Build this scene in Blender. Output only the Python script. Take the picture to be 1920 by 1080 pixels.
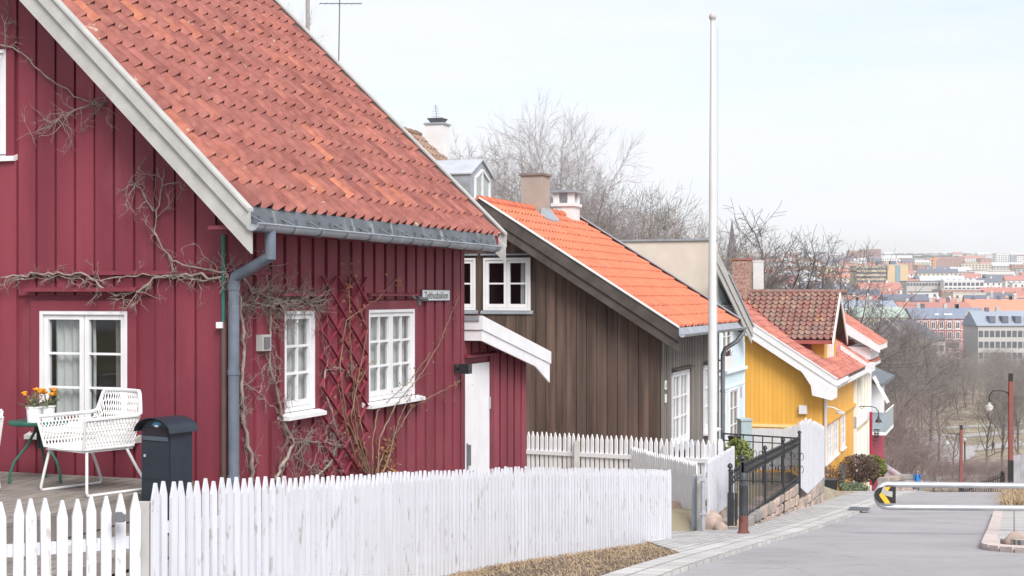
import bpy, bmesh, math, random
from mathutils import Vector, Matrix
R = math.radians
for o in list(bpy.data.objects): bpy.data.objects.remove(o)
col = bpy.context.scene.collection
SC = bpy.context.scene
FP = 2667.0; HY = 555.0          # focal length in picture pixels, height of the horizon in the 1920 x 1080 picture

# ---------------------------------------------------------------- camera, world, sun, exposure
cd = bpy.data.cameras.new('camera'); cam = bpy.data.objects.new('camera', cd); col.objects.link(cam)
cam.location = (0, 0, 0); cam.rotation_euler = (R(90), 0, 0)
cd.sensor_width = 36; cd.lens = 36*FP/1920; cd.shift_y = (HY-540)/1920
cd.clip_start = .1; cd.clip_end = 20000
SC.camera = cam
SC.cycles.volume_bounces = 2
SC.view_settings.view_transform = 'Standard'; SC.view_settings.look = 'None'
SC.view_settings.exposure = 1.5; SC.view_settings.gamma = 1
W = bpy.data.worlds.new('World'); SC.world = W; W.use_nodes = True
SUN_EL, SUN_AZ = R(44), R(158)   # azimuth clockwise from +Y
nt = W.node_tree; bg = nt.nodes['Background']
sky = nt.nodes.new('ShaderNodeTexSky'); sky.sky_type = 'NISHITA'; sky.sun_disc = False
sky.sun_elevation = SUN_EL; sky.sun_rotation = SUN_AZ; sky.dust_density = 3; sky.altitude = 60
tc = nt.nodes.new('ShaderNodeTexCoord'); mp = nt.nodes.new('ShaderNodeMapping')
mp.inputs['Scale'].default_value = (1.0, 1.6, 7)
nz = nt.nodes.new('ShaderNodeTexNoise'); nz.inputs['Scale'].default_value = 2.2; nz.inputs['Detail'].default_value = 7
nz.inputs['Roughness'].default_value = .55
rp = nt.nodes.new('ShaderNodeValToRGB')
rp.color_ramp.elements[0].position = .34; rp.color_ramp.elements[0].color = (.5, .5, .5, 1)
rp.color_ramp.elements[1].position = .56; rp.color_ramp.elements[1].color = (.97, .97, .97, 1)
mx = nt.nodes.new('ShaderNodeMix'); mx.data_type = 'RGBA'
nt.links.new(tc.outputs['Generated'], mp.inputs['Vector']); nt.links.new(mp.outputs['Vector'], nz.inputs['Vector'])
nt.links.new(nz.outputs['Fac'], rp.inputs['Fac']); nt.links.new(rp.outputs['Color'], mx.inputs['Factor'])
nt.links.new(sky.outputs['Color'], mx.inputs[6]); mx.inputs[7].default_value = (3.72, 3.80, 4.02, 1)   # thin bright cloud
nt.links.new(mx.outputs[2], bg.inputs['Color']); bg.inputs['Strength'].default_value = .092
sd = bpy.data.lights.new('sun', 'SUN'); sun = bpy.data.objects.new('sun', sd); col.objects.link(sun)
sd.energy = 1.5; sd.angle = R(28); sd.color = (1, .965, .92)
sdir = Vector((math.sin(SUN_AZ)*math.cos(SUN_EL), math.cos(SUN_AZ)*math.cos(SUN_EL), math.sin(SUN_EL)))
sun.rotation_euler = (-sdir).to_track_quat('-Z', 'Y').to_euler(); sun.location = (0, -20, 40)

# ---------------------------------------------------------------- helpers
def at(px, py, Y): return Vector(((px-960)/FP*Y, Y, (HY-py)/FP*Y))
def ray(px, py): return Vector(((px-960)/FP, 1, (HY-py)/FP))
def lerp(a, b, t): return a+(b-a)*t
def interp(x, pts):
    if x <= pts[0][0]: return pts[0][1]
    for (a, b), (c, d) in zip(pts, pts[1:]):
        if x <= c: return b+(d-b)*(x-a)/(c-a)
    return pts[-1][1]
MATS = {}
def ocoord(n):
    """object coordinates shifted by a random amount per object, so that repeats do not share one pattern"""
    t = n.nodes.new('ShaderNodeTexCoord'); oi = n.nodes.new('ShaderNodeObjectInfo'); m = n.nodes.new('ShaderNodeVectorMath'); m.operation = 'MULTIPLY_ADD'
    m.inputs[1].default_value = (37, 53, 71); n.links.new(oi.outputs['Random'], m.inputs[0]); n.links.new(t.outputs['Object'], m.inputs[2]); return m.outputs[0]
def mat(name, c, rough=.7, var=.12, scale=6, bump=0, bscale=30, metal=0, spec=.4, c2=None, stretch=(1, 1, 1), det=5, tint=None, transl=0):
    if name in MATS: return MATS[name]
    m = bpy.data.materials.new(name); m.use_nodes = True; n = m.node_tree; L = n.links
    p = n.nodes['Principled BSDF']; p.inputs['Roughness'].default_value = rough; p.inputs['Metallic'].default_value = metal
    p.inputs['Specular IOR Level'].default_value = spec
    mpn = n.nodes.new('ShaderNodeMapping'); mpn.inputs['Scale'].default_value = stretch
    L.new(ocoord(n), mpn.inputs['Vector'])
    no = n.nodes.new('ShaderNodeTexNoise'); no.inputs['Scale'].default_value = scale; no.inputs['Detail'].default_value = det
    L.new(mpn.outputs['Vector'], no.inputs['Vector'])
    a = n.nodes.new('ShaderNodeMix'); a.data_type = 'RGBA'
    rr = n.nodes.new('ShaderNodeValToRGB'); rr.color_ramp.elements[0].position = .3; rr.color_ramp.elements[1].position = .7
    L.new(no.outputs['Fac'], rr.inputs['Fac']); L.new(rr.outputs['Color'], a.inputs['Factor'])
    lo = [v*(1-var) for v in c]; hi = [min(1, v*(1+var)) for v in c] if c2 is None else c2
    a.inputs[6].default_value = (*lo, 1); a.inputs[7].default_value = (*hi, 1)
    out = a.outputs[2]
    if tint:
        at_ = n.nodes.new('ShaderNodeAttribute'); at_.attribute_name = 'tint'
        r2 = n.nodes.new('ShaderNodeValToRGB'); els = r2.color_ramp.elements
        for i, (pos, cc) in enumerate(tint):
            e = els[i] if i < 2 else els.new(pos)
            e.position = pos; e.color = (*cc, 1)
        b = n.nodes.new('ShaderNodeMix'); b.data_type = 'RGBA'; b.blend_type = 'MULTIPLY'; b.inputs['Factor'].default_value = 1
        L.new(at_.outputs['Fac'], r2.inputs['Fac']); L.new(r2.outputs['Color'], b.inputs[6]); L.new(out, b.inputs[7]); out = b.outputs[2]
    L.new(out, p.inputs['Base Color'])
    if bump:
        n2 = n.nodes.new('ShaderNodeTexNoise'); n2.inputs['Scale'].default_value = bscale; n2.inputs['Detail'].default_value = 6
        L.new(mpn.outputs['Vector'], n2.inputs['Vector'])
        bp = n.nodes.new('ShaderNodeBump'); bp.inputs['Strength'].default_value = bump; bp.inputs['Distance'].default_value = .01
        L.new(n2.outputs['Fac'], bp.inputs['Height']); L.new(bp.outputs['Normal'], p.inputs['Normal'])
    MATS[name] = m; return m
def spots(m, c, scale, thr, amount=1, stretch=(1,1,1), soft=.04):
    """patches of another colour (lichen, flaking, stains) over an existing material"""
    n = m.node_tree; L = n.links; p = n.nodes['Principled BSDF']
    src = p.inputs['Base Color'].links[0].from_socket
    mpn = n.nodes.new('ShaderNodeMapping'); mpn.inputs['Scale'].default_value = stretch
    mpn.inputs['Location'].default_value = (scale*.37, scale*.11, 3.1)
    L.new(ocoord(n), mpn.inputs['Vector'])
    no = n.nodes.new('ShaderNodeTexNoise'); no.inputs['Scale'].default_value = scale; no.inputs['Detail'].default_value = 6; no.inputs['Roughness'].default_value = .62
    L.new(mpn.outputs['Vector'], no.inputs['Vector'])
    r = n.nodes.new('ShaderNodeValToRGB'); r.color_ramp.elements[0].position = thr; r.color_ramp.elements[0].color = (0, 0, 0, 1)
    r.color_ramp.elements[1].position = thr+soft; r.color_ramp.elements[1].color = (amount, amount, amount, 1)
    L.new(no.outputs['Fac'], r.inputs['Fac'])
    b = n.nodes.new('ShaderNodeMix'); b.data_type = 'RGBA'; b.inputs[7].default_value = (*c, 1)
    L.new(r.outputs['Color'], b.inputs['Factor']); L.new(src, b.inputs[6]); L.new(b.outputs[2], p.inputs['Base Color'])
    return m

class MB:
    def __init__(s, T=None): s.v = []; s.f = []; s.m = []; s.t = []; s.T = T; s.mi = 0; s.sm = []; s.smooth = False; s.tint = 0
    def P(s, p):
        s.v.append(s.T(*p) if s.T else tuple(p)); s.t.append(s.tint); return len(s.v)-1
    def F(s, *i): s.f.append(i); s.m.append(s.mi); s.sm.append(s.smooth)
    def quad(s, a, b, c, d): s.F(*[s.P(p) for p in (a, b, c, d)])
    def poly(s, pts): s.F(*[s.P(p) for p in pts])
    def box(s, a0, a1, b0, b1, c0, c1):
        i = [s.P((x, y, z)) for z in (c0, c1) for y in (b0, b1) for x in (a0, a1)]
        for q in ((0,1,3,2), (4,6,7,5), (0,4,5,1), (2,3,7,6), (0,2,6,4), (1,5,7,3)): s.F(*[i[k] for k in q[::-1]])
    def hexa(s, pts):
        i = [s.P(p) for p in pts]     # 4 bottom, 4 top, both in ring order
        for q in ((3,2,1,0), (4,5,6,7), (0,1,5,4), (1,2,6,5), (2,3,7,6), (3,0,4,7)): s.F(*[i[k] for k in q])
    def prism(s, ring, off):
        n = len(ring); a = [s.P(p) for p in ring]; b = [s.P(Vector(p)+Vector(off)) for p in ring]
        s.F(*a[::-1]); s.F(*b)
        for k in range(n): s.F(a[k], a[(k+1) % n], b[(k+1) % n], b[k])
    def bar(s, p, q, w, h, up=(0, 0, 1)):
        p = Vector(p); q = Vector(q); d = (q-p).normalized(); up = Vector(up)
        x = d.cross(up)
        x = x.normalized() if x.length > 1e-4 else Vector((1, 0, 0)); z = x.cross(d)
        r = [x*a*w/2+z*b*h/2 for a, b in ((-1,-1), (1,-1), (1,1), (-1,1))]
        s.hexa([p+k for k in r]+[q+k for k in r])
    def tube(s, pts, r, n=6, cap=True):
        pts = [Vector(p) for p in pts]; rs = r if isinstance(r, (list, tuple)) else [r]*len(pts)
        rings = []; ref = None; sm = s.smooth; s.smooth = True
        for i, p in enumerate(pts):
            d = (pts[min(i+1, len(pts)-1)]-pts[max(i-1, 0)])
            d = d.normalized() if d.length > 1e-9 else Vector((0, 0, 1))
            if ref is None: ref = Vector((1, 0, 0)) if abs(d.x) < .8 else Vector((0, 1, 0))
            x = ref-d*ref.dot(d); x = x.normalized() if x.length > 1e-6 else d.orthogonal().normalized(); ref = x; y = d.cross(x)
            rings.append([s.P(p+(x*math.cos(2*math.pi*k/n)+y*math.sin(2*math.pi*k/n))*rs[i]) for k in range(n)])
        for a, b in zip(rings, rings[1:]):
            for k in range(n): s.F(a[k], a[(k+1) % n], b[(k+1) % n], b[k])
        s.smooth = False
        if cap: s.F(*rings[0][::-1]); s.F(*rings[-1])
        s.smooth = sm
    def lathe(s, c, prof, n=16, axis=None):
        c = Vector(c); rings = []; sm = s.smooth; s.smooth = True
        for r_, z in prof: rings.append([s.P(c+Vector((r_*math.cos(2*math.pi*k/n), r_*math.sin(2*math.pi*k/n), z))) for k in range(n)])
        for a, b in zip(rings, rings[1:]):
            for k in range(n): s.F(a[k], a[(k+1) % n], b[(k+1) % n], b[k])
        s.smooth = False; s.F(*rings[0][::-1]); s.F(*rings[-1]); s.smooth = sm
    def blob(s, c, r, seed=0, n=10, rough=.2, flat=1):
        rg = random.Random(seed); c = Vector(c); sm = s.smooth; s.smooth = True
        if not isinstance(r, (tuple, list)): r = (r, r, r*flat)
        rings = []
        for i in range(n//2+1):
            th = math.pi*i/(n//2); ring = []
            for k in range(n):
                ph = 2*math.pi*k/n; q = 1+rg.uniform(-rough, rough)
                if i in (0, n//2): ring.append(s.P(c+Vector((0, 0, math.cos(th)*r[2])))); continue
                ring.append(s.P(c+Vector((math.sin(th)*math.cos(ph)*r[0], math.sin(th)*math.sin(ph)*r[1], math.cos(th)*r[2]))*q if False else c+Vector((math.sin(th)*math.cos(ph)*r[0]*q, math.sin(th)*math.sin(ph)*r[1]*q, math.cos(th)*r[2]*q))))
            rings.append(ring)
        for a, b in zip(rings, rings[1:]):
            for k in range(n): s.F(a[k], b[k], b[(k+1) % n], a[(k+1) % n])
        s.smooth = sm
    def mesh(s, name, mats):
        me = bpy.data.meshes.new(name); me.from_pydata([tuple(v) for v in s.v], [], s.f)
        ml = list(mats) if isinstance(mats, (list, tuple)) else [mats]
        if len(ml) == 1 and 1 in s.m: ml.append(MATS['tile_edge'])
        for m in ml: me.materials.append(m)
        me.polygons.foreach_set('material_index', s.m); me.polygons.foreach_set('use_smooth', s.sm)
        if any(s.t):
            ca = me.attributes.new('tint', 'FLOAT', 'POINT'); ca.data.foreach_set('value', s.t)
        me.update()
        if any(s.sm) and len(s.v) < 6000: me.set_sharp_from_angle(angle=R(46) if len(s.v) > 40 else R(75))
        return me
    def build(s, name, mats, parent=None): return link(name, s.mesh(name, mats), parent)
def link(name, me, parent=None, loc=None, rz=None):
    o = bpy.data.objects.new(name, me); col.objects.link(o)
    if parent: o.parent = parent
    if loc is not None: o.location = loc
    if rz is not None: o.rotation_euler[2] = rz
    return o
def tag(o, label=None, cat=None, group=None, kind=None):
    if label: o['label'] = label
    if cat: o['category'] = cat
    if group: o['group'] = group
    if kind: o['kind'] = kind
    return o
def empty(name, loc=(0, 0, 0), rz=0): 
    o = bpy.data.objects.new(name, None); col.objects.link(o); o.location = loc; o.rotation_euler[2] = rz; o.empty_display_size = .2
    return o
def kids(o): return [c for c in bpy.data.objects if c.parent == o]
def dup(o, parent=None, loc=None, rz=None, scale=None):
    c = o.copy(); col.objects.link(c); c.parent = parent
    if loc is not None: c.location = loc
    if rz is not None: c.rotation_euler[2] = rz
    if scale is not None: c.scale = scale if isinstance(scale, (tuple, list)) else (scale,)*3
    for k in TREE.get(o.name, kids(o)): dup(k, c)
    return c
TREE = {}
KS = .3525
ANG = math.atan2(1, KS)
class Frame:
    """a building's own axes: x along the street, y to the left of it (away from the street), z up"""
    def __init__(s, px, Y, z0=0, ang=ANG):
        s.o = Vector(((px-960)/FP*Y, Y, z0)); s.a = ang
        s.x = Vector((math.cos(ang), math.sin(ang), 0)); s.y = Vector((-math.sin(ang), math.cos(ang), 0))
    def loc(s, p): d = Vector(p)-s.o; return Vector((d.dot(s.x), d.dot(s.y), d.z))
    def wld(s, p): return s.o+s.x*p[0]+s.y*p[1]+Vector((0, 0, p[2]))
    def side(s, px, py, off=0):     # where a sight line meets the street wall pushed out by off: (x, z)
        d = ray(px, py); o = s.wld((0, -off, 0)); t = o.dot(s.y)/d.dot(s.y); q = s.loc(d*t); return q.x, q.z
    def gab(s, px, py, off=0):      # same for the gable wall: (y, z)
        d = ray(px, py); o = s.wld((-off, 0, 0)); t = o.dot(s.x)/d.dot(s.x); q = s.loc(d*t); return q.y, q.z
    def root(s, name): return empty(name, s.o, s.a)
SIDE = lambda u, d, z: (u, -d, z)
GAB = lambda u, d, z: (-d, u, z)

def wall(mb, u0, u1, z0, top, holes, th=.14, step=.5, d1=0):
    """wall slab with holes; top is a number or a function of u"""
    tf = top if callable(top) else (lambda u: top)
    us = {u0, u1}
    for h in holes: us.update(x for x in h[:2] if u0 < x < u1)
    k = u0
    while k < u1: us.add(round(k, 4)); k += step
    us = sorted(us)
    for a, b in zip(us, us[1:]):
        if b-a < 1e-5: continue
        m = (a+b)/2; cuts = sorted([(h[2], h[3]) for h in holes if h[0]-1e-6 < m < h[1]+1e-6]); z = z0
        for c0, c1 in cuts:
            if c0 > z: mb.box(a, b, d1-th, d1, z, c0)
            z = c1
        ta, tb = tf(a), tf(b)
        if min(ta, tb) > z: mb.hexa([(a, d1-th, z), (b, d1-th, z), (b, d1, z), (a, d1, z), (a, d1-th, ta), (b, d1-th, tb), (b, d1, tb), (a, d1, ta)])
def boards(mb, u0, u1, z0, top, holes, pitch, w, th=.022, seed=1, d0=.001, jit=.004):
    rg = random.Random(seed); tf = top if callable(top) else (lambda u: top); u = u0
    while u < u1-.02:
        a = u+rg.uniform(0, jit); b = min(a+w, u1); cuts = sorted([(h[2]-.005, h[3]+.005) for h in holes if h[0] < b and h[1] > a])
        segs = []; z = z0+rg.uniform(0, .01)
        for c0, c1 in cuts:
            if c0 > z: segs.append((z, c0))
            z = max(z, c1)
        segs.append((z, None)); t2 = th+rg.uniform(-.002, .002); mb.tint = rg.random()
        for s0, s1 in segs:
            ta, tb = (tf(a), tf(b)) if s1 is None else (s1, s1)
            if min(ta, tb) > s0: mb.hexa([(a, d0, s0), (b, d0, s0), (b, t2, s0), (a, t2, s0), (a, d0, ta), (b, d0, tb), (b, t2, tb), (a, t2, ta)])
        u += pitch
    mb.tint = 0
def tiles(mb, O, U, V, N, Wd, L, tw=.2, rh=.3, amp=.02, lip=.03, n=6, seed=3, jit=.006, skip=None, pan=.16):
    rg = random.Random(seed); O, U, V, N = Vector(O), Vector(U).normalized(), Vector(V).normalized(), Vector(N).normalized()
    nc = int(Wd/tw+.5); tw = Wd/nc; nr = int(L/rh+.5); rh = L/nr
    def roll(s): q = (s-.76+.5) % 1-.5; return math.exp(-(q/(.2 if q < 0 else .14))**2)
    def prof(s): return amp*(1.7*roll(s)-.12*math.sin(math.pi*s))
    mb.smooth = True
    for r in range(nr):
        band = rg.random()
        for c in range(nc):
            if skip and skip((c+.5)*tw, (r+.5)*rh): continue
            mb.tint = max(.001, min(1, .5+rg.gauss(0, .2)+(.25 if rg.random() < .03 else 0)+(band-.5)*.1))
            dv = rg.uniform(-jit, jit)*1.6; dn = rg.uniform(0, jit); top, bot, up, tp2 = [], [], [], []
            for k in range(n+1):
                s = k/n; h = prof(s)+dn; u = (c+s)*tw
                lp_ = lip*(pan+.95*roll(s)); top.append(mb.P(O+U*u+V*(r*rh+dv)+N*(h+lp_))); tp2.append(mb.P(O+U*u+V*(r*rh+dv)+N*(h+lp_))); bot.append(mb.P(O+U*u+V*(r*rh+dv+.012)+N*(h+lp_-.012-.7*lp_)))
                up.append(mb.P(O+U*u+V*((r+1)*rh+.03)+N*(h+.004)))
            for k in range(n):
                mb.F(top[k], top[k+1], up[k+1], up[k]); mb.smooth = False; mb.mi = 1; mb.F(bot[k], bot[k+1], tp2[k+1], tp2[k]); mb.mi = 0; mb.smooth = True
    mb.smooth = False; mb.tint = 0

# ---------------------------------------------------------------- materials
white = mat('white_paint', (.70, .70, .72), .55, .06, 4, .12, 60)
spots(white, (.5, .49, .46), 9, .66, .5, (1, 1, .3))
fbright = mat('bright_fence_paint', (.76, .76, .78), .6, .04, 7)
fwhite = mat('fence_paint', (.60, .61, .66), .6, .06, 7, .15, 50, stretch=(1, 1, .25))
spots(fwhite, (.36, .33, .30), 16, .605, .7, (1, 1, .3)); spots(fwhite, (.55, .56, .60), 3, .55, .5, (1, 1, .5), .2)
wwhite = mat('weathered_white', (.42, .415, .40), .7, .12, 5, .2, 40)
spots(wwhite, (.30, .28, .25), 5, .6, .5, (1, 1, 1), .12)
redw = mat('red_boards', (.182, .026, .045), .65, .16, 2.2, .25, 45, c2=(.238, .040, .060), stretch=(1, 1, .2), tint=((0, (.86, .84, .86)), (1, (1.04, 1.06, 1.05))))
spots(redw, (.36, .13, .16), 30, .70, .5, (1, 1, .2)); spots(redw, (.27, .075, .095), 1.6, .54, .5, (1, 1, .4), .2); spots(redw, (.13, .03, .045), 2.3, .60, .45, (1, 1, .25), .15)
brownw = mat('brown_boards', (.082, .052, .041), .75, .3, 2.5, .5, 20, c2=(.148, .10, .079), stretch=(3, 3, .25), tint=((0, (.68, .68, .7)), (1, (1.22, 1.18, 1.16))))
spots(brownw, (.065, .05, .045), 1.3, .55, .5, (1, 1, .35), .15)
greyw = mat('grey_brown_boards', (.20, .18, .165), .8, .25, 3, .4, 20, stretch=(3, 3, .25), tint=((0, (.8, .8, .8)), (1, (1.1, 1.1, 1.1))))
darkboard = mat('dark_barge_boards', (.075, .062, .057), .8, .3, 4, .4, 25, stretch=(1, 1, 1))
yelw = mat('yellow_boards', (.72, .385, .07), .6, .07, 1.5, .1, 30, stretch=(1, 1, .3), tint=((0, (.95, .95, .95)), (1, (1, 1, 1))))
bluew = mat('pale_blue_render', (.58, .70, .76), .7, .04, 2, .1, 20)
beigew = mat('beige_render', (.60, .53, .46), .9, .12, 1.2, .3, 25)
spots(beigew, (.52, .45, .39), 1.1, .52, .5, soft=.2)
TR = ((0, (.68, .66, .72)), (.35, (.86, .87, .9)), (.65, (1, 1, 1)), (.88, (1.12, 1.1, 1.0)), (1, (1.35, 1.35, 1.05)))
tile_red = mat('old_red_tiles', (.30, .105, .085), .85, .25, 9, .4, 60, tint=TR, c2=(.36, .14, .115), spec=.25)
spots(tile_red, (.42, .38, .30), 7, .66, .75, soft=.03); spots(tile_red, (.22, .23, .10), 3.5, .73, .8, soft=.03); spots(tile_red, (.62, .58, .52), 24, .76, .8, soft=.02)
spots(tile_red, (.25, .11, .10), 2.2, .55, .5, soft=.15)
tile_or = mat('new_orange_tiles', (.57, .175, .10), .8, .12, 4, .2, 60, tint=((0, (.88, .86, .86)), (1, (1.08, 1.1, 1.1))))
spots(tile_or, (.45, .30, .16), 3, .66, .5, soft=.06)
tile_pk = mat('faded_red_tiles', (.42, .15, .12), .8, .2, 3, .3, 30, tint=TR, c2=(.55, .21, .16))
spots(tile_pk, (.25, .17, .14), 2.5, .6, .5, soft=.08)
tile_dull = mat('dull_brown_tiles', (.36, .22, .16), .85, .25, 2, .3, 30, tint=TR, c2=(.30, .21, .16))
tile_br = mat('mottled_brown_tiles', (.36, .14, .115), .8, .3, 2, .3, 30, tint=TR, c2=(.29, .20, .165))
spots(tile_br, (.20, .19, .15), 1.2, .54, .6, soft=.12)
mat('tile_edge', (.13, .055, .045), .9, .3, 9)  # grimy tile fronts, coloured darker still to stand in for shade under the lips
zinc = mat('zinc', (.33, .36, .40), .5, .15, 5, .1, 20, metal=.35); spots(zinc, (.52, .54, .56), 6, .6, .5, (1, 1, .2), .1)
lead = mat('lead_apron', (.13, .145, .165), .6, .2, 3, .2, 15, metal=.2)
spots(lead, (.42, .42, .42), 4.5, .58, .7, (1.5, .3, .3), .1)
pipeb = mat('blue_grey_downpipe', (.125, .15, .19), .5, .25, 4, .1, 20); spots(pipeb, (.40, .40, .40), 6, .62, .6, (1, 1, .3), .05)
steel = mat('galvanised_steel', (.50, .52, .55), .42, .1, 8, .05, 40, metal=.6)
darkst = mat('dark_steel', (.16, .165, .18), .5, .1, 8, metal=.3)
black = mat('black_iron', (.022, .024, .028), .45, .2, 10, .1, 50)
navy = mat('mailbox_paint', (.020, .027, .040), .4, .1, 6, .03, 60)
green = mat('green_table_paint', (.03, .12, .09), .45, .15, 8)
gpipe = mat('green_conduit', (.02, .14, .11), .5, .1, 8)
bpipe = mat('brown_conduit', (.10, .06, .055), .6, .1, 8)
wicker = mat('white_wicker', (.68, .68, .68), .45, .03, 20)
pot = mat('pot_glaze', (.82, .82, .82), .35, .03, 10)
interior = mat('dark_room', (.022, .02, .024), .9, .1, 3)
curt = mat('curtain_cloth', (.68, .68, .68), .85, .08, 5); curt2 = mat('grey_curtain', (.26, .22, .20), .85, .08, 5)
deckm = mat('weathered_deck', (.20, .175, .155), .85, .25, 3, .5, 30, c2=(.30, .27, .24), stretch=(1, 6, 1))
soil = mat('soil', (.09, .07, .055), .95, .3, 8, .6, 30)
strawm = mat('dry_grass', (.28, .19, .115), .9, .3, 4, c2=(.42, .31, .20)); spots(strawm, (.16, .15, .06), 1.2, .58, .6, soft=.1)
bark = mat('bark', (.16, .14, .13), .95, .25, 3, .5, 12); twigm = mat('twigs', (.17, .145, .135), .95, .25, 1.5)
birchm = mat('birch_bark', (.42, .39, .37), .9, .35, 2); 
vinem = mat('vine_bark', (.27, .225, .20), .9, .35, 12, .4, 40); rosem = mat('rose_cane', (.21, .155, .10), .8, .35, 6)
leafd = mat('dead_leaves', (.36, .13, .05), .8, .4, 9, c2=(.28, .17, .08)); leafg = mat('leaf_green', (.10, .13, .05), .7, .4, 9, c2=(.22, .26, .16))
hedgeg = mat('hedge_green', (.13, .16, .035), .8, .35, 6, c2=(.20, .23, .06)); hedgeb = mat('purple_brown_hedge', (.10, .065, .06), .9, .35, 6, c2=(.15, .10, .085))
orange = mat('orange_petals', (.85, .30, .02), .6, .2, 20, c2=(.9, .42, .04))
granite = mat('pink_granite', (.34, .24, .20), .9, .3, 5, 1.0, 14, c2=(.48, .38, .33)); spots(granite, (.22, .21, .20), 2.5, .58, .6, soft=.1)
granites = mat('granite_blocks', (.36, .30, .27), .9, .3, 5, .8, 12, tint=((0, (.62, .72, .80)), (.5, (1, .95, .9)), (1, (1.35, 1.2, 1.1))))
brick = mat('brick', (.36, .13, .09), .85, .3, 20, .3, 30)
rust = mat('rusty_paint', (.15, .06, .05), .8, .3, 10)
polered = mat('red_pole_paint', (.24, .075, .065), .6, .12, 5)
signw = mat('sign_face', (.66, .69, .70), .4, .03, 8); signb = mat('sign_ink', (.02, .02, .025), .5, .05, 8)
glassm = bpy.data.materials.new('window_glass'); glassm.use_nodes = True
n = glassm.node_tree; n.nodes.clear(); o_ = n.nodes.new('ShaderNodeOutputMaterial'); mxs = n.nodes.new('ShaderNodeMixShader')
tr = n.nodes.new('ShaderNodeBsdfTransparent'); gl = n.nodes.new('ShaderNodeBsdfGlossy'); gl.inputs['Roughness'].default_value = .03
tr.inputs['Color'].default_value = (.86, .88, .88, 1); lw = n.nodes.new('ShaderNodeLayerWeight'); lw.inputs['Blend'].default_value = .5; pw_ = n.nodes.new('ShaderNodeMath'); pw_.operation = 'POWER'; pw_.inputs[1].default_value = 5
fr = n.nodes.new('ShaderNodeMath'); fr.operation = 'MULTIPLY_ADD'; fr.inputs[1].default_value = .93; fr.inputs[2].default_value = .05; n.links.new(lw.outputs['Facing'], pw_.inputs[0]); n.links.new(pw_.outputs[0], fr.inputs[0])
n.links.new(fr.outputs[0], mxs.inputs[0]); n.links.new(tr.outputs[0], mxs.inputs[1]); n.links.new(gl.outputs[0], mxs.inputs[2]); n.links.new(mxs.outputs[0], o_.inputs[0])
def paving(name, c, mortar, bw, bh, ang, rough=.85, off=.5, var=.1):
    m = bpy.data.materials.new(name); m.use_nodes = True; n = m.node_tree; L = n.links; p = n.nodes['Principled BSDF']; p.inputs['Roughness'].default_value = rough
    t = n.nodes.new('ShaderNodeTexCoord'); k = n.nodes.new('ShaderNodeMapping'); k.inputs['Rotation'].default_value = (0, 0, ang); L.new(t.outputs['Object'], k.inputs['Vector'])
    no = n.nodes.new('ShaderNodeTexNoise'); no.inputs['Scale'].default_value = 9; L.new(t.outputs['Object'], no.inputs['Vector'])
    va = n.nodes.new('ShaderNodeVectorMath'); va.operation = 'MULTIPLY_ADD'; va.inputs[1].default_value = (.02, .02, 0); L.new(no.outputs['Color'], va.inputs[0]); L.new(k.outputs['Vector'], va.inputs[2])
    b = n.nodes.new('ShaderNodeTexBrick'); b.inputs['Scale'].default_value = 1; b.inputs['Brick Width'].default_value = bw; b.inputs['Row Height'].default_value = bh
    b.inputs['Mortar Size'].default_value = .013; b.inputs['Mortar Smooth'].default_value = .4; b.offset = off
    b.inputs['Color1'].default_value = (*[v*(1-var) for v in c], 1); b.inputs['Color2'].default_value = (*[v*(1+var) for v in c], 1); b.inputs['Mortar'].default_value = (*mortar, 1)
    L.new(va.outputs[0], b.inputs['Vector'])
    n3 = n.nodes.new('ShaderNodeTexNoise'); n3.inputs['Scale'].default_value = 1.3; n3.inputs['Detail'].default_value = 8; L.new(t.outputs['Object'], n3.inputs['Vector'])
    r = n.nodes.new('ShaderNodeValToRGB'); r.color_ramp.elements[0].position = .3; r.color_ramp.elements[0].color = (.8, .8, .8, 1); r.color_ramp.elements[1].position = .7; r.color_ramp.elements[1].color = (1.1, 1.1, 1.1, 1)
    L.new(n3.outputs['Fac'], r.inputs['Fac'])
    mm = n.nodes.new('ShaderNodeMix'); mm.data_type = 'RGBA'; mm.blend_type = 'MULTIPLY'; mm.inputs['Factor'].default_value = 1; L.new(b.outputs['Color'], mm.inputs[6]); L.new(r.outputs['Color'], mm.inputs[7])
    L.new(mm.outputs[2], p.inputs['Base Color'])
    bp = n.nodes.new('ShaderNodeBump'); bp.inputs['Strength'].default_value = .5; bp.inputs['Distance'].default_value = .012; bp.invert = True
    L.new(b.outputs['Fac'], bp.inputs['Height']); L.new(bp.outputs['Normal'], p.inputs['Normal']); return m
cobble = paving('cobbles', (.44, .43, .425), (.20, .19, .185), .20, .12, -ANG, var=.14)
asph = mat('asphalt', (.335, .322, .335), .92, .08, .8, .5, 220, det=10)
spots(asph, (.40, .385, .40), 9, .55, .45, soft=.12); spots(asph, (.25, .24, .25), 22, .58, .5, soft=.06); spots(asph, (.37, .36, .37), 70, .58, .5, soft=.1); spots(asph, (.20, .19, .20), 90, .62, .6, soft=.05); spots(asph, (.24, .23, .24), .45, .52, .5, soft=.12); spots(asph, (.21, .20, .205), 1.1, .62, .5, (.5, 2.2, 1), .1)
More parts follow.
